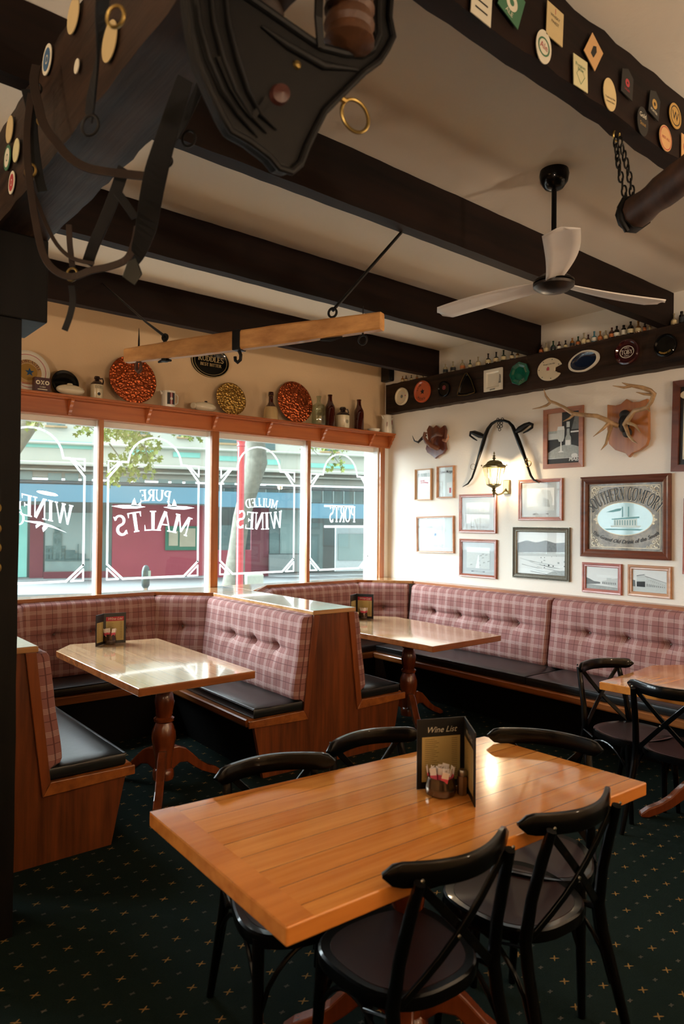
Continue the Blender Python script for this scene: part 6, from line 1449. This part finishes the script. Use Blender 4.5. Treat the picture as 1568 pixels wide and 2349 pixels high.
mat_('orange round beer mat with red lettering', cm(1468, 745), 'round', MT_o, rng(.85, .92, 1, ('BEST ALE', -.1, .3, 1)), 0, .05)
mat_('orange-red beer mat cut by the right edge', cm(1578, 800), 'rect', MT_o, rng(.2, .5, 1), 0, .05)
def mat_x(label, p, base, s=.047, kind='round', deco=None):
    c = AX(p[0], p[1], .675 - .009); T = thing('beer_mat', label, 'beer mat', c, 0, 'beer mats on the main beam')
    m = MB(); m.lathe([(s, -.001), (s, .0015), (0, .0015)], 28, ax=(-1, 0, 0)); m.build('card', base, T)
    if deco is not None: d = MB(); ringp(d, LB_, s * .3, s * .75, .0022, 0, n=20); ringp(d, LB_, 0, s * .2, .0022, 0, n=12); d.build('print', deco, T)
mat_x('cream beer mat on the overhead main beam at the very top', (168, 35), M_cork, .05)
mat_x('cream beer mat on the main beam near the hanging strap', (251, 95), M_cork, .05)
mat_x('blue and red printed beer mat on the main beam', (108, 137), MT_w, .046, deco=plain('coaster_blue', '3a5a78', .7))
mat_x('small cream beer mat on the main beam below the blue one', (176, 152), MT_w, .02)
mat_x('pale beer mat on the main beam by the left picture edge', (22, 297), M_cork)
mat_x('green-edged beer mat on the main beam, left picture edge', (17, 362), MT_gr, .045, deco=MT_w)
mat_x('pale oval-looking beer mat next to the green-edged one', (37, 345), MT_y, .04)
mat_x('cream beer mat with a red figure low on the main beam', (27, 419), MT_w, .04, deco=MT_r)

# ================================================================== CEILING FAN
FC = AZ(1270.5, 392, ZC); T = thing('ceiling_fan', 'three-blade white ceiling fan on a black rod', 'ceiling fan', (FC.x, FC.y, 0))
zh = AY(1270.5, 655, FC.y).z
MB().lathe([(.068, ZC), (.072, ZC - .02), (.066, ZC - .055), (.045, ZC - .085), (.02, ZC - .095), (0, ZC - .095)], 28).build('canopy', M_black, T, smooth=True)
MB().lathe([(.0125, ZC - .09), (.0125, zh + .03)], 14).build('rod', M_black, T, smooth=True)
MB().lathe([(.03, zh + .06), (.06, zh + .05), (.098, zh + .022), (.1, zh + .012)], 32).lathe([(.1, zh + .004), (.098, zh - .008), (.075, zh - .025), (.04, zh - .036), (0, zh - .04)], 32).build('motor_housing', plain('fan_bronze', '2a2420', .35, .5), T, smooth=True)
M_blade = plain('blade_white', 'd2cac2', .5, var=.03)
for a in (96, 216, 342):
    an = math.radians(a); d = Vector((math.cos(an), math.sin(an), 0)); s = Vector((-d.y, d.x, 0)); m = MB(); n = 16; rows = []
    for i in range(n + 1):
        f = i / n; r = .06 + f * .635; wd = (.042 + .034 * math.sin(min(1, f * 1.25) * pi / 2)) * (1 if f < .93 else math.sqrt(max(.12, 1 - ((f - .93) / .07) ** 2))); tw = math.radians(14 - 7 * f); z = zh + .012 - .012 * f
        e = s * math.cos(tw) + Vector((0, 0, math.sin(tw)))
        off = s * (.02 * math.sin(f * pi))
        rows.append([d * r + off + e * (wd * q) + Vector((0, 0, z + .006 * (1 - q * q) * 1)) for q in (-1, -.5, 0, .5, 1)])
    b = m.add([p for row in rows for p in row], [])
    for i in range(n):
        for j in range(4): m.f.append([b + i * 5 + j, b + i * 5 + 5 + j, b + i * 5 + 6 + j, b + i * 5 + 1 + j]); m.mi.append(0)
    o = m.build('blade', M_blade, T, smooth=True); so = o.modifiers.new('thickness', 'SOLIDIFY'); so.thickness = .006

# ================================================================== SWINGLETREE, YOKE, HARNESS
L0, R0 = AT(291, 818, 4.02), AT(876, 736, 3.28); R0.z = L0.z = (L0.z + R0.z) / 2; D = (R0 - L0).normalized(); SD = Vector((-D.y, D.x, 0)); Up = Vector((0, 0, 1))
T = thing('swingletree', 'pale weathered wooden swingletree bar hanging under the joists on iron rods', 'harness bar', (0, 0, 0))
m = MB(); n = 24; rr_ = random.Random(4); b = len(m.v); Ln = (R0 - L0).length
for i in range(n + 1):
    f = i / n; c = L0 + D * Ln * f; hh = (.040 + .010 * math.sin(f * pi)) + rr_.uniform(-.0012, .0012); ww = .026
    for y_, z_ in ((-1, -.8), (-.7, -1), (.7, -1), (1, -.8), (1, .8), (.7, 1), (-.7, 1), (-1, .8)): m.v.append(c + SD * ww * y_ + Up * hh * z_)
for i in range(n):
    for j in range(8): j2 = (j + 1) % 8; m.f.append([b + i * 8 + j, b + i * 8 + j2, b + i * 8 + 8 + j2, b + i * 8 + 8 + j]); m.mi.append(0)
m.f.append([b + j for j in reversed(range(8))]); m.mi.append(0); m.f.append([b + n * 8 + j for j in range(8)]); m.mi.append(0)
M_old = wood('weathered_ash_wood', '9a6632', 'd29c5c', 'Y', .8, .6, .05, 26, .003, ring=3); m.build('bar', M_old, T, smooth=False)
def barpt(px):  # point on the bar's axis seen at column px
    best = min((abs((EYEP + 0 * Up - EYEP).length), 0) for _ in (0,))
    lo, hi = 0., 1.
    for _ in range(40):
        mid = (lo + hi) / 2; p = L0 + D * Ln * mid - EYEP; x = CW / 2 + FPX * p.dot(RR) / p.dot(_f)
        if x < px: lo = mid
        else: hi = mid
    return L0 + D * Ln * lo
c = barpt(548); m = MB(); m.obox(c, D * .024, SD * .031, Up * .053); m.build('centre_clamp', M_iron, T, bevel=.004); MB().tube([c - Up * .05, c - Up * .075 + D * .012, c - Up * .1 + D * .01, c - Up * .112 - D * .008, c - Up * .1 - D * .022, c - Up * .08 - D * .024], [.009] * 6, 8).build('hook', M_iron, T, smooth=True)
c = barpt(762); MB().torus(c + Up * .075, SD, .022, .006, n=16, k=6).tube([c + Up * .02, c + Up * .055], .007, 8).build('ring', M_iron, T, smooth=True)
MB().tube([c + Up * .085, AZ(920, 533, ZB)], .008, 8).build('hanger_rod', M_iron, T, smooth=True)
c = barpt(378); e = AY(235, 650, 4.875); MB().tube([c + Up * .03, c + Up * .07], .011, 8).torus(c + Up * .075, SD, .016, .008, n=12, k=6).build('ring', M_iron, T, smooth=True); MB().tube([c + Up * .08, c.lerp(e, .25) + Up * .05, e], [.009, .007, .005], 8).build('hanger_rod', M_iron, T, smooth=True)
MB().tube([c - Up * .035, c - Up * .06], .02, 8).tube([c - Up * .058 - D * .045, c - Up * .05, c - Up * .058 + D * .045], [.006, .012, .006], 8).build('under_fitting', M_iron, T, smooth=True)
c = barpt(760); MB().tube([c - Up * .05 - D * .06, c - Up * .055, c - Up * .05 + D * .06], [.005, .01, .005], 8).build('under_fitting', M_iron, T, smooth=True)
c = barpt(832); MB().torus(c - Up * .075, SD, .022, .005, n=16, k=6).tube([c - Up * .03, c - Up * .055], .005, 8).build('ring', M_iron, T, smooth=True); MB().tube([c + Up * .04, c + Up * .085], .0025, 6).build('nail', M_iron, T)
c = barpt(318); MB().tube([c + Up * .03, c + Up * .08, c + Up * .15], [.006, .005, .001], 6).build('spike', M_iron, T)
MB().tube([c - Up * .035, c - Up * .05 + D * .016, c - Up * .085 + D * .018, c - Up * .1, c - Up * .085 - D * .018, c - Up * .05 - D * .016, c - Up * .035], [.006, .008, .01, .011, .01, .008, .006], 8).build('hook', plain('rusted_iron', '4a2c1c', .6, .3, var=.4), T, smooth=True)
# yoke log on a chain, top right
T = thing('hanging_yoke', 'rough dark timber yoke hanging on a chain at the upper right edge', 'harness bar', (0, 0, 0))
A, B_ = AT(1450, 494, 2.66), AT(1660, 330, 2.2); dd = (B_ - A).normalized(); m = MB(); rr_ = random.Random(2)
m.tube([A + dd * (B_ - A).length * i / 10 for i in range(11)], [.058 + rr_.uniform(-.004, .004) for _ in range(11)], 10); m.build('log', wood('yoke_timber', '2c1a10', '5a3c28', 'X', .7, .6, .05, 24, .006), T, smooth=True)
m = MB(); m.tube([A - dd * .012, A + dd * .03], .066, 10); m.build('iron_band', M_iron, T, smooth=True)
lo = [AT(1438, 530, 2.64), AT(1424, 505, 2.63), AT(1421, 475, 2.63), AT(1430, 458, 2.63), AT(1446, 455, 2.63), AT(1455, 470, 2.62)]; MB().tube(lo, .011, 8).build('shackle', M_iron, T, smooth=True)
for (a, b2, n_, off) in (((1411, 318), (1437, 462), 9, 0), ((1419, 318), (1452, 462), 9, 1)):
    for i in range(n_):
        f = (i + .5) / n_; x = a[0] + (b2[0] - a[0]) * f + (4 * math.sin(f * pi) * (1 if off else -1)); y = a[1] + (b2[1] - a[1]) * f
        p = AT(x, y, 2.63); nx = Vector((math.cos(i * 1.4), math.sin(i * 1.4), 0)); s_ = Vector((-nx.y, nx.x, 0)); hh = .0205; pts = [p + s_ * (.0085 * math.cos(t)) + Up * (hh * math.sin(t)) for t in [k * pi / 6 for k in range(12)]]
        MB().tube(pts, .0035, 6, closed=True).build('chain_link', M_iron, T, smooth=True)
p = AZ(1413, 303, ZB); MB().torus(p + Vector((0, 0, -.012)), (0, 1, .2), .02, .004, n=14, k=6).build('screw_hook', M_brass, T, smooth=True)

def tbeam(px, py, gap=.05, tmax=2.35):
    d = ray(px, py); t = min(tmax, (2.765 - EYE) / d.z if d.z > 0 else 9)
    # only where the beam is in front of that plane does its side matter
    ts = .675 / d.x if d.x > 0 else 9
    z = EYE + ts * d.z
    if 2.765 < z: t = min(t, ts) if ts < t else t
    if ts < t and z > 2.765: t = ts
    return t - gap
M_lea = plain('old_black_leather', '080706', .6, coat=0, var=.4, scale=30, bump=.002, spec=.25); M_leab = plain('worn_brown_leather', '24160c', .6, spec=.3, var=.4, scale=20, bump=.002)
def PT(pts, t0, t1):
    n = len(pts) - 1; return [AT(x, y, t0 + (t1 - t0) * i / n) for i, (x, y) in enumerate(pts)]
T = thing('horse_bridle', 'tangled black leather horse bridle and straps hanging from the main beam', 'harness', (0, 0, 0))
VN = -_f
for pts, t0, t1, w, m_, nm in (
    ([(462, 190), (440, 240), (415, 290), (390, 330)], 1.75, 1.85, .018, M_lea, 'strap'), ([(425, 180), (400, 255), (378, 325), (358, 395), (345, 460), (335, 520), (318, 575), (305, 605)], 1.72, 2.0, [.03, .036, .04, .046, .046, .044, .034, .02], M_lea, 'strap'),
    ([(284, 385), (262, 450), (238, 510), (216, 560), (200, 606)], 1.95, 2.1, .026, M_lea, 'strap'), ([(268, 440), (290, 470), (310, 500)], 1.93, 1.95, .018, M_lea, 'strap'),
    ([(72, 215), (62, 300), (64, 380), (74, 460), (86, 530), (100, 585), (125, 620), (165, 635), (210, 620), (250, 612), (290, 595), (308, 560), (316, 520)], 2.12, 1.95, .016, M_leab, 'rein'),
    ([(84, 150), (78, 190), (88, 240), (100, 285), (128, 325), (160, 362), (200, 385), (250, 395), (310, 402), (345, 405)], 2.1, 1.9, .02, M_leab, 'rein'),
    ([(56, 400), (80, 450), (104, 510), (130, 560), (165, 592), (215, 605)], 2.12, 2.05, .009, M_leab, 'rein'), ([(236, -10), (232, 60), (226, 130), (214, 200), (203, 270)], 1.35, 1.70, .026, M_lea, 'strap'),
    ([(60, 205), (72, 260), (78, 330), (88, 400), (98, 440)], 2.14, 2.14, .022, M_lea, 'strap'), ([(158, 515), (160, 560), (166, 612)], 2.1, 2.1, .013, M_leab, 'strap'), ([(164, 655), (167, 690), (160, 725), (148, 758)], 2.1, 2.1, .014, M_lea, 'strap')):
    P = PT(pts, t0, t1); q = []
    for i in range(len(P) - 1):
        for k in range(4):
            f = k / 4; a, b, c, d = P[max(i - 1, 0)], P[i], P[i + 1], P[min(i + 2, len(P) - 1)]
            q.append(.5 * ((2 * b) + (c - a) * f + (2 * a - 5 * b + 4 * c - d) * f * f + (3 * b - a - 3 * c + d) * f ** 3))
    q.append(P[-1]); W_ = w if not isinstance(w, list) else [w[min(len(w) - 1, int(i / 4))] + (w[min(len(w) - 1, int(i / 4) + 1)] - w[min(len(w) - 1, int(i / 4))]) * (i % 4) / 4 for i in range(len(q))]
    W_ = [x_ * 1.3 for x_ in W_] if isinstance(W_, list) else W_ * 1.3
    MB().ribbon(q, W_, .005, VN + Vector((.25, 0, .1))).build(nm, m_, T, bevel=.0012)
for (x, y, R, t, nm) in ((433, 318, .017, 1.85, 'ring'), (207, 288, .02, 1.66, 'ring'), (385, 371, .011, 1.9, 'ring'), (265, 38, .016, 1.32, 'buckle'), (70, 392, .016, 2.11, 'buckle'), (165, 630, .016, 2.09, 'buckle'), (85, 205, .013, 2.1, 'ring'), (95, 275, .012, 2.1, 'buckle')):
    MB().torus(AT(x, y, t), (_f + Vector((.3, .1, .2))), R, .0035, n=18, k=6, sy=1.2).build(nm, M_iron if nm == 'ring' else M_brass, T, smooth=True)
m = MB(); m.prism([AT(x, y, 1.96) for x, y in ((292, 598), (312, 590), (326, 628), (308, 655), (279, 634))], _f * .006); part(m.build('blinker', plain('blinker_metal', '3a3c3a', .25, .8, var=.4), T, bevel=.003), 'worn metal-faced blinker')
# big collar pad
T = thing('harness_saddle', 'big dark leather harness saddle hanging overhead at the top of the picture', 'harness', (0, 0, 0))
outer = [(428, -40), (430, 0), (440, 70), (455, 140), (482, 205), (510, 265), (530, 300), (575, 325), (620, 360), (640, 385), (668, 394), (690, 375), (705, 335), (722, 300), (745, 255), (785, 215), (835, 165), (870, 140), (890, 110), (902, 85), (893, 40), (898, -40)]
inner = [(868, -40), (866, 40), (868, 80), (855, 110), (830, 125), (790, 122), (735, 108), (700, 85), (650, 50), (600, 15), (560, -12), (540, -40)]
YH = 1.26
def hp(x, y, w=0.):
    p = AY(x, y, YH - w); return p
m = MB(); pts = outer + inner
fr_ = [hp(x, y) for x, y in pts]; cen = sum(fr_, Vector((0, 0, 0))) / len(fr_)
m.prism(fr_, (0, .04, 0)); m.build('pad', M_lea, T, bevel=.012, seg=3)
m = MB(); m.tube([hp(x, y, .006) for x, y in outer[1:]], .008, 8); m.build('piped_edge', M_lea, T, smooth=True)
m = MB(); m.tube([hp(x, y, .004) for x, y in inner], .009, 8); m.build('piped_edge', M_lea, T, smooth=True)
m = MB(); m.lathe([(.03, 0), (.026, .01), (0, .016)], 20, hp(640, 218, 0), ax=(0, -1, 0), sx=1., sy=.7); m.build('boss', plain('maroon_boss', '3c1c16', .4), T, smooth=True)
m = MB(); m.lathe([(.01, 0), (.008, .006), (0, .008)], 12, hp(680, 150, 0), ax=(0, -1, 0)); m.build('stud', M_brass, T, smooth=True)
for pts in ([(500, 130), (530, 200), (555, 240), (578, 268)], [(578, 268), (600, 245), (612, 225)]): MB().ribbon([hp(x, y, .006) for x, y in pts], .012, .004, (0, -1, 0)).build('stitched_strap', M_lea, T)
for off in (0, 1, 2):
    m = MB(); cv = [(446 + 34 * off, -30), (456 + 34 * off, 60), (478 + 33 * off, 140), (508 + 30 * off, 210), (545 + 26 * off, 265), (590 + 22 * off, 315 - 8 * off)]
    m.tube([hp(x, y, .004) for x, y in cv], [.008, .011, .012, .011, .007, .002], 10, flat=.5); m.build('padded_fold', M_lea, T, smooth=True)
m = MB(); m.tube([hp(x, y, .004) for x, y in ((600, 60), (660, 105), (740, 150), (820, 160))], [.003, .009, .01, .004], 10); m.build('padded_fold', M_lea, T, smooth=True)
MB().tube([hp(776, 222, 0), hp(790, 232, 0)], .008, 8).build('terret_stem', M_brass, T, smooth=True); MB().torus(hp(814, 266, 0), (.25, 1, .1), .033, .0045, n=28, k=8, sy=1.15).build('terret_ring', M_brass, T, smooth=True)
m = MB(); a, b = hp(802, -60, .02), hp(800, 112, .02); n = 14
m.tube([a.lerp(b, i / n) for i in range(n + 1)], [.056 + .004 * math.sin(i * 2.1) - (.02 if i == n else 0) for i in range(n + 1)], 18); m.build('stuffed_roll', plain('brown_stuffed_leather', '4a2c16', .55, var=.6, scale=22, bump=.012), T, smooth=True)
m = MB(); m.ribbon([hp(732, -30, .03), hp(730, 40, .03), hp(735, 108, .01)], .02, .006, (0, -1, 0)); m.build('strap', M_lea, T)
m = MB(); m.tube([hp(560, -60, -.03), hp(600, 20, -.03), hp(640, 45, -.03)], [.05, .045, .02], 12); m.build('stuffed_roll', M_leab, T, smooth=True)
# horse brasses on a strap on the black post
T = thing('horse_brasses', 'strap of four round horse brasses on the black post, left edge', 'horse brasses', (0, 0, 0))
a = AY(-12, 1120, 2.95); b = AY(-14, 1330, 2.95); MB().ribbon([a, b], .045, .005, (0, -1, 0)).build('strap', M_lea, T)
for y in (1165, 1213, 1257, 1303):
    c = AY(-12, y, 2.945); m = MB(); m.lathe([(.022, 0), (.024, .003), (.018, .006), (.014, .003), (.006, .004), (0, .008)], 20, c, ax=(0, -1, 0)); m.build('brass_disc', M_brass, T, smooth=True)

# ================================================================== ON THE TABLES
M_sac = [plain('sachet_white', 'e4dcd8', .7, var=.05), plain('sachet_pink', 'cf5068', .7, var=.1), plain('sachet_blue', '3c5a94', .7)]
M_menup = plain('menu_paper', 'a8935c', .7, var=.15, scale=8); M_menur = plain('menu_red_band', '9c1c30', .6); M_sil = plain('silver_ink', 'c8c4b4', .4, .3)
def menu(label, A, B_, C_, h, red, flip=False, extra=False):
    """standing wine list: leaf A-B and leaf B-C on the table"""
    T = thing('wine_list_stand', label, 'menu', (0, 0, 0))
    for (P, Q, main) in ((A, B_, True), (B_, C_, False)) if not flip else ((B_, C_, True), (A, B_, False)):
        P, Q = P.copy(), Q.copy(); u = (Q - P); W = u.length; u.normalize(); nn = Vector((u.y, -u.x, 0))
        if nn.dot(EYEP - P) < 0: nn = -nn
        c = (P + Q) / 2
        m = MB(); m.obox(c + Up * h / 2, u * W / 2, nn * .002, Up * h / 2); lf = m.build('leaf', M_blackp, T, bevel=.0008)
        k = MB(); L = lambda x, z, w: c + u * x + Up * z + nn * (.0024 + w)
        if (Q - P).cross(Up).dot(nn) < 0 : L = lambda x, z, w: c - u * x + Up * z + nn * (.0024 + w)
        k.add([L(-W * .4, h * .1, 0), L(W * .4, h * .1, 0), L(W * .4, h * .74, 0), L(-W * .4, h * .74, 0)], [(0, 1, 2, 3)], 0)
        for i in range(20):
            z = h * (.7 - .028 * i); l_ = W * (.2 + .12 * ((i * 7) % 5) / 5); k.add([L(-W * .34, z, .0003), L(-W * .34 + l_, z, .0003), L(-W * .34 + l_, z + .0016, .0003), L(-W * .34, z + .0016, .0003)], [(0, 1, 2, 3)], 1)
            k.add([L(W * .22, z, .0003), L(W * .34, z, .0003), L(W * .34, z + .0016, .0003), L(W * .22, z + .0016, .0003)], [(0, 1, 2, 3)], 1)
        if red and main: k.add([L(-W * .4, h * .74, 0), L(W * .4, h * .74, 0), L(W * .4, h * .88, 0), L(-W * .4, h * .88, 0)], [(0, 1, 2, 3)], 2)
        if main or not red: sans(k, 'Wine List', h * .12, lambda x, y: L(x, h * (.775 if red else .8) + y, .0004), 3, shear=.35)
        k.build('printed_page', [M_menup, plain('menu_ink', '6a5a34', .7), M_menur, M_sil], lf)
    return T
def sachets(c, z, r, n, hs, group, loc, seed):
    rnd = random.Random(seed); first = None
    for i in range(n):
        a = 2 * pi * i / n + rnd.uniform(-.2, .2); rr = r * (1 if i % 3 else .45); p = Vector((c.x + rr * math.cos(a), c.y + rr * math.sin(a), z))
        if i in (0, 1, 2):
            T = thing('sugar_sachet', 'pink and white sweetener sachet ' + loc, 'sachet', p, 0, group); w = .0095 * hs / .065
            m = MB(); m.obox((0, 0, hs / 2), (w, 0, 0), (0, .0014, 0), (0, 0, hs / 2)); m.build('packet', M_sac[0], T, bevel=.0006)
            k = MB()
            if i == 1: k.obox((0, 0, hs * .85), (w * .35, 0, 0), (0, .0017, 0), (0, 0, w * .35)); k.build('colour_spot', M_sac[2], T); T['label'] = 'white sachet with a blue spot ' + loc
            else: k.obox((0, 0, hs * (.62 if i else .5)), (w * 1.01, 0, 0), (0, .0017, 0), (0, 0, hs * (.1 if i else .22))); k.build('colour_band', M_sac[1], T); first = (first or []) + [T]
        else:
            T = dup(first[i % 2], p, 0, 'pink and white sweetener sachet ' + loc)
        T.rotation_euler = (rnd.uniform(-.22, .22), rnd.uniform(-.25, .25), a + pi / 2)
def pot(name, label, c, r, h, mat):
    m = MB(); m.lathe([(r * .8, 0), (r * .95, h * .08), (r, h * .3), (r * .98, h * .5), (r * .88, h * .85), (r * .86, h), (r * .8, h), (r * .82, h * .8), (r * .92, h * .45), (r * .75, h * .1), (0, h * .08)], 28, (c.x, c.y, .7505)); return tag(m.build(name, mat, smooth=True), label, 'pot')
M_copj = plain('dark_glass_jar', '3a2616', .12, .5, coat=.6, var=.3); M_gun = plain('gunmetal_pot', '6a5c4e', .2, .95, var=.2)
A, B_, C_ = AZ(955, 1811, .751), AZ(1064, 1800, .751), AZ(1089, 1852, .751)
menu('black Wine List stand on the big front table', A, B_, C_, AY(953, 1652, AZ(955, 1811, .75).y).z - .75, False)
pc = AZ(1010, 1822, .75); r = (AZ(1046, 1822, .75) - AZ(974, 1822, .75)).length / 2 * .98
pot('sachet_pot', 'round steel pot of sweetener sachets on the front table', pc, r, .06, M_gun)
sachets(pc, .762, r * .62, 20, .078, 'sachets on the front table', 'in the steel pot on the front table', 1)
sc_ = AZ(1060, 1822, .75); T = thing('pepper_shaker', 'brown glass pepper shaker beside the steel pot', 'shaker', (sc_.x, sc_.y, .751)); MB().lathe([(.0165, 0), (.0175, .003), (.0175, .055), (.014, .062)], 8).build('glass_body', plain('pepper_glass', '5a3a1e', .2, coat=.6, var=.3), T, smooth=True); MB().lathe([(.0145, .06), (.0165, .064), (.0165, .074), (.013, .08), (0, .082)], 16).build('metal_cap', M_steel, T, smooth=True)
A, B_, C_ = AZ(219, 1484, .751), AZ(237, 1478, .751), AZ(288, 1474, .751)
menu('small black wine list stand with red heading on the near booth table', A, B_, C_, AY(287, 1405, C_.y).z - .75, True, flip=True)
pc = AZ(251, 1477, .75); r = (AZ(266, 1477, .75) - AZ(236, 1477, .75)).length / 2; pot('sachet_pot', 'dark jar of white sachets on the near booth table', pc, r, .072, M_copj); sachets(pc, .76, r * .6, 10, .105, 'sachets on the near booth table', 'in the jar on the near booth table', 2)
A, B_, C_ = AZ(803, 1423, .751), AZ(816, 1418, .751), AZ(856, 1420, .751)
menu('small black wine list stand with red heading on the far booth table', A, B_, C_, AY(857, 1363.5, C_.y).z - .75, True, flip=True)
pc = AZ(833, 1420, .75); r = (AZ(843, 1420, .75) - AZ(823, 1420, .75)).length / 2; pot('sachet_pot', 'dark jar of sachets on the far booth table', pc, r, .06, M_copj); sachets(pc, .76, r * .6, 8, .095, 'sachets on the far booth table', 'in the jar on the far booth table', 3)
q = AZ(817, 1423, .75); o = MB().box(q.x - .016, q.x + .016, q.y - .014, q.y + .014, .751, .825).build('salt_shaker', M_cream, bevel=.004); tag(o, 'cream salt shaker beside the jar on the far booth table', 'shaker')
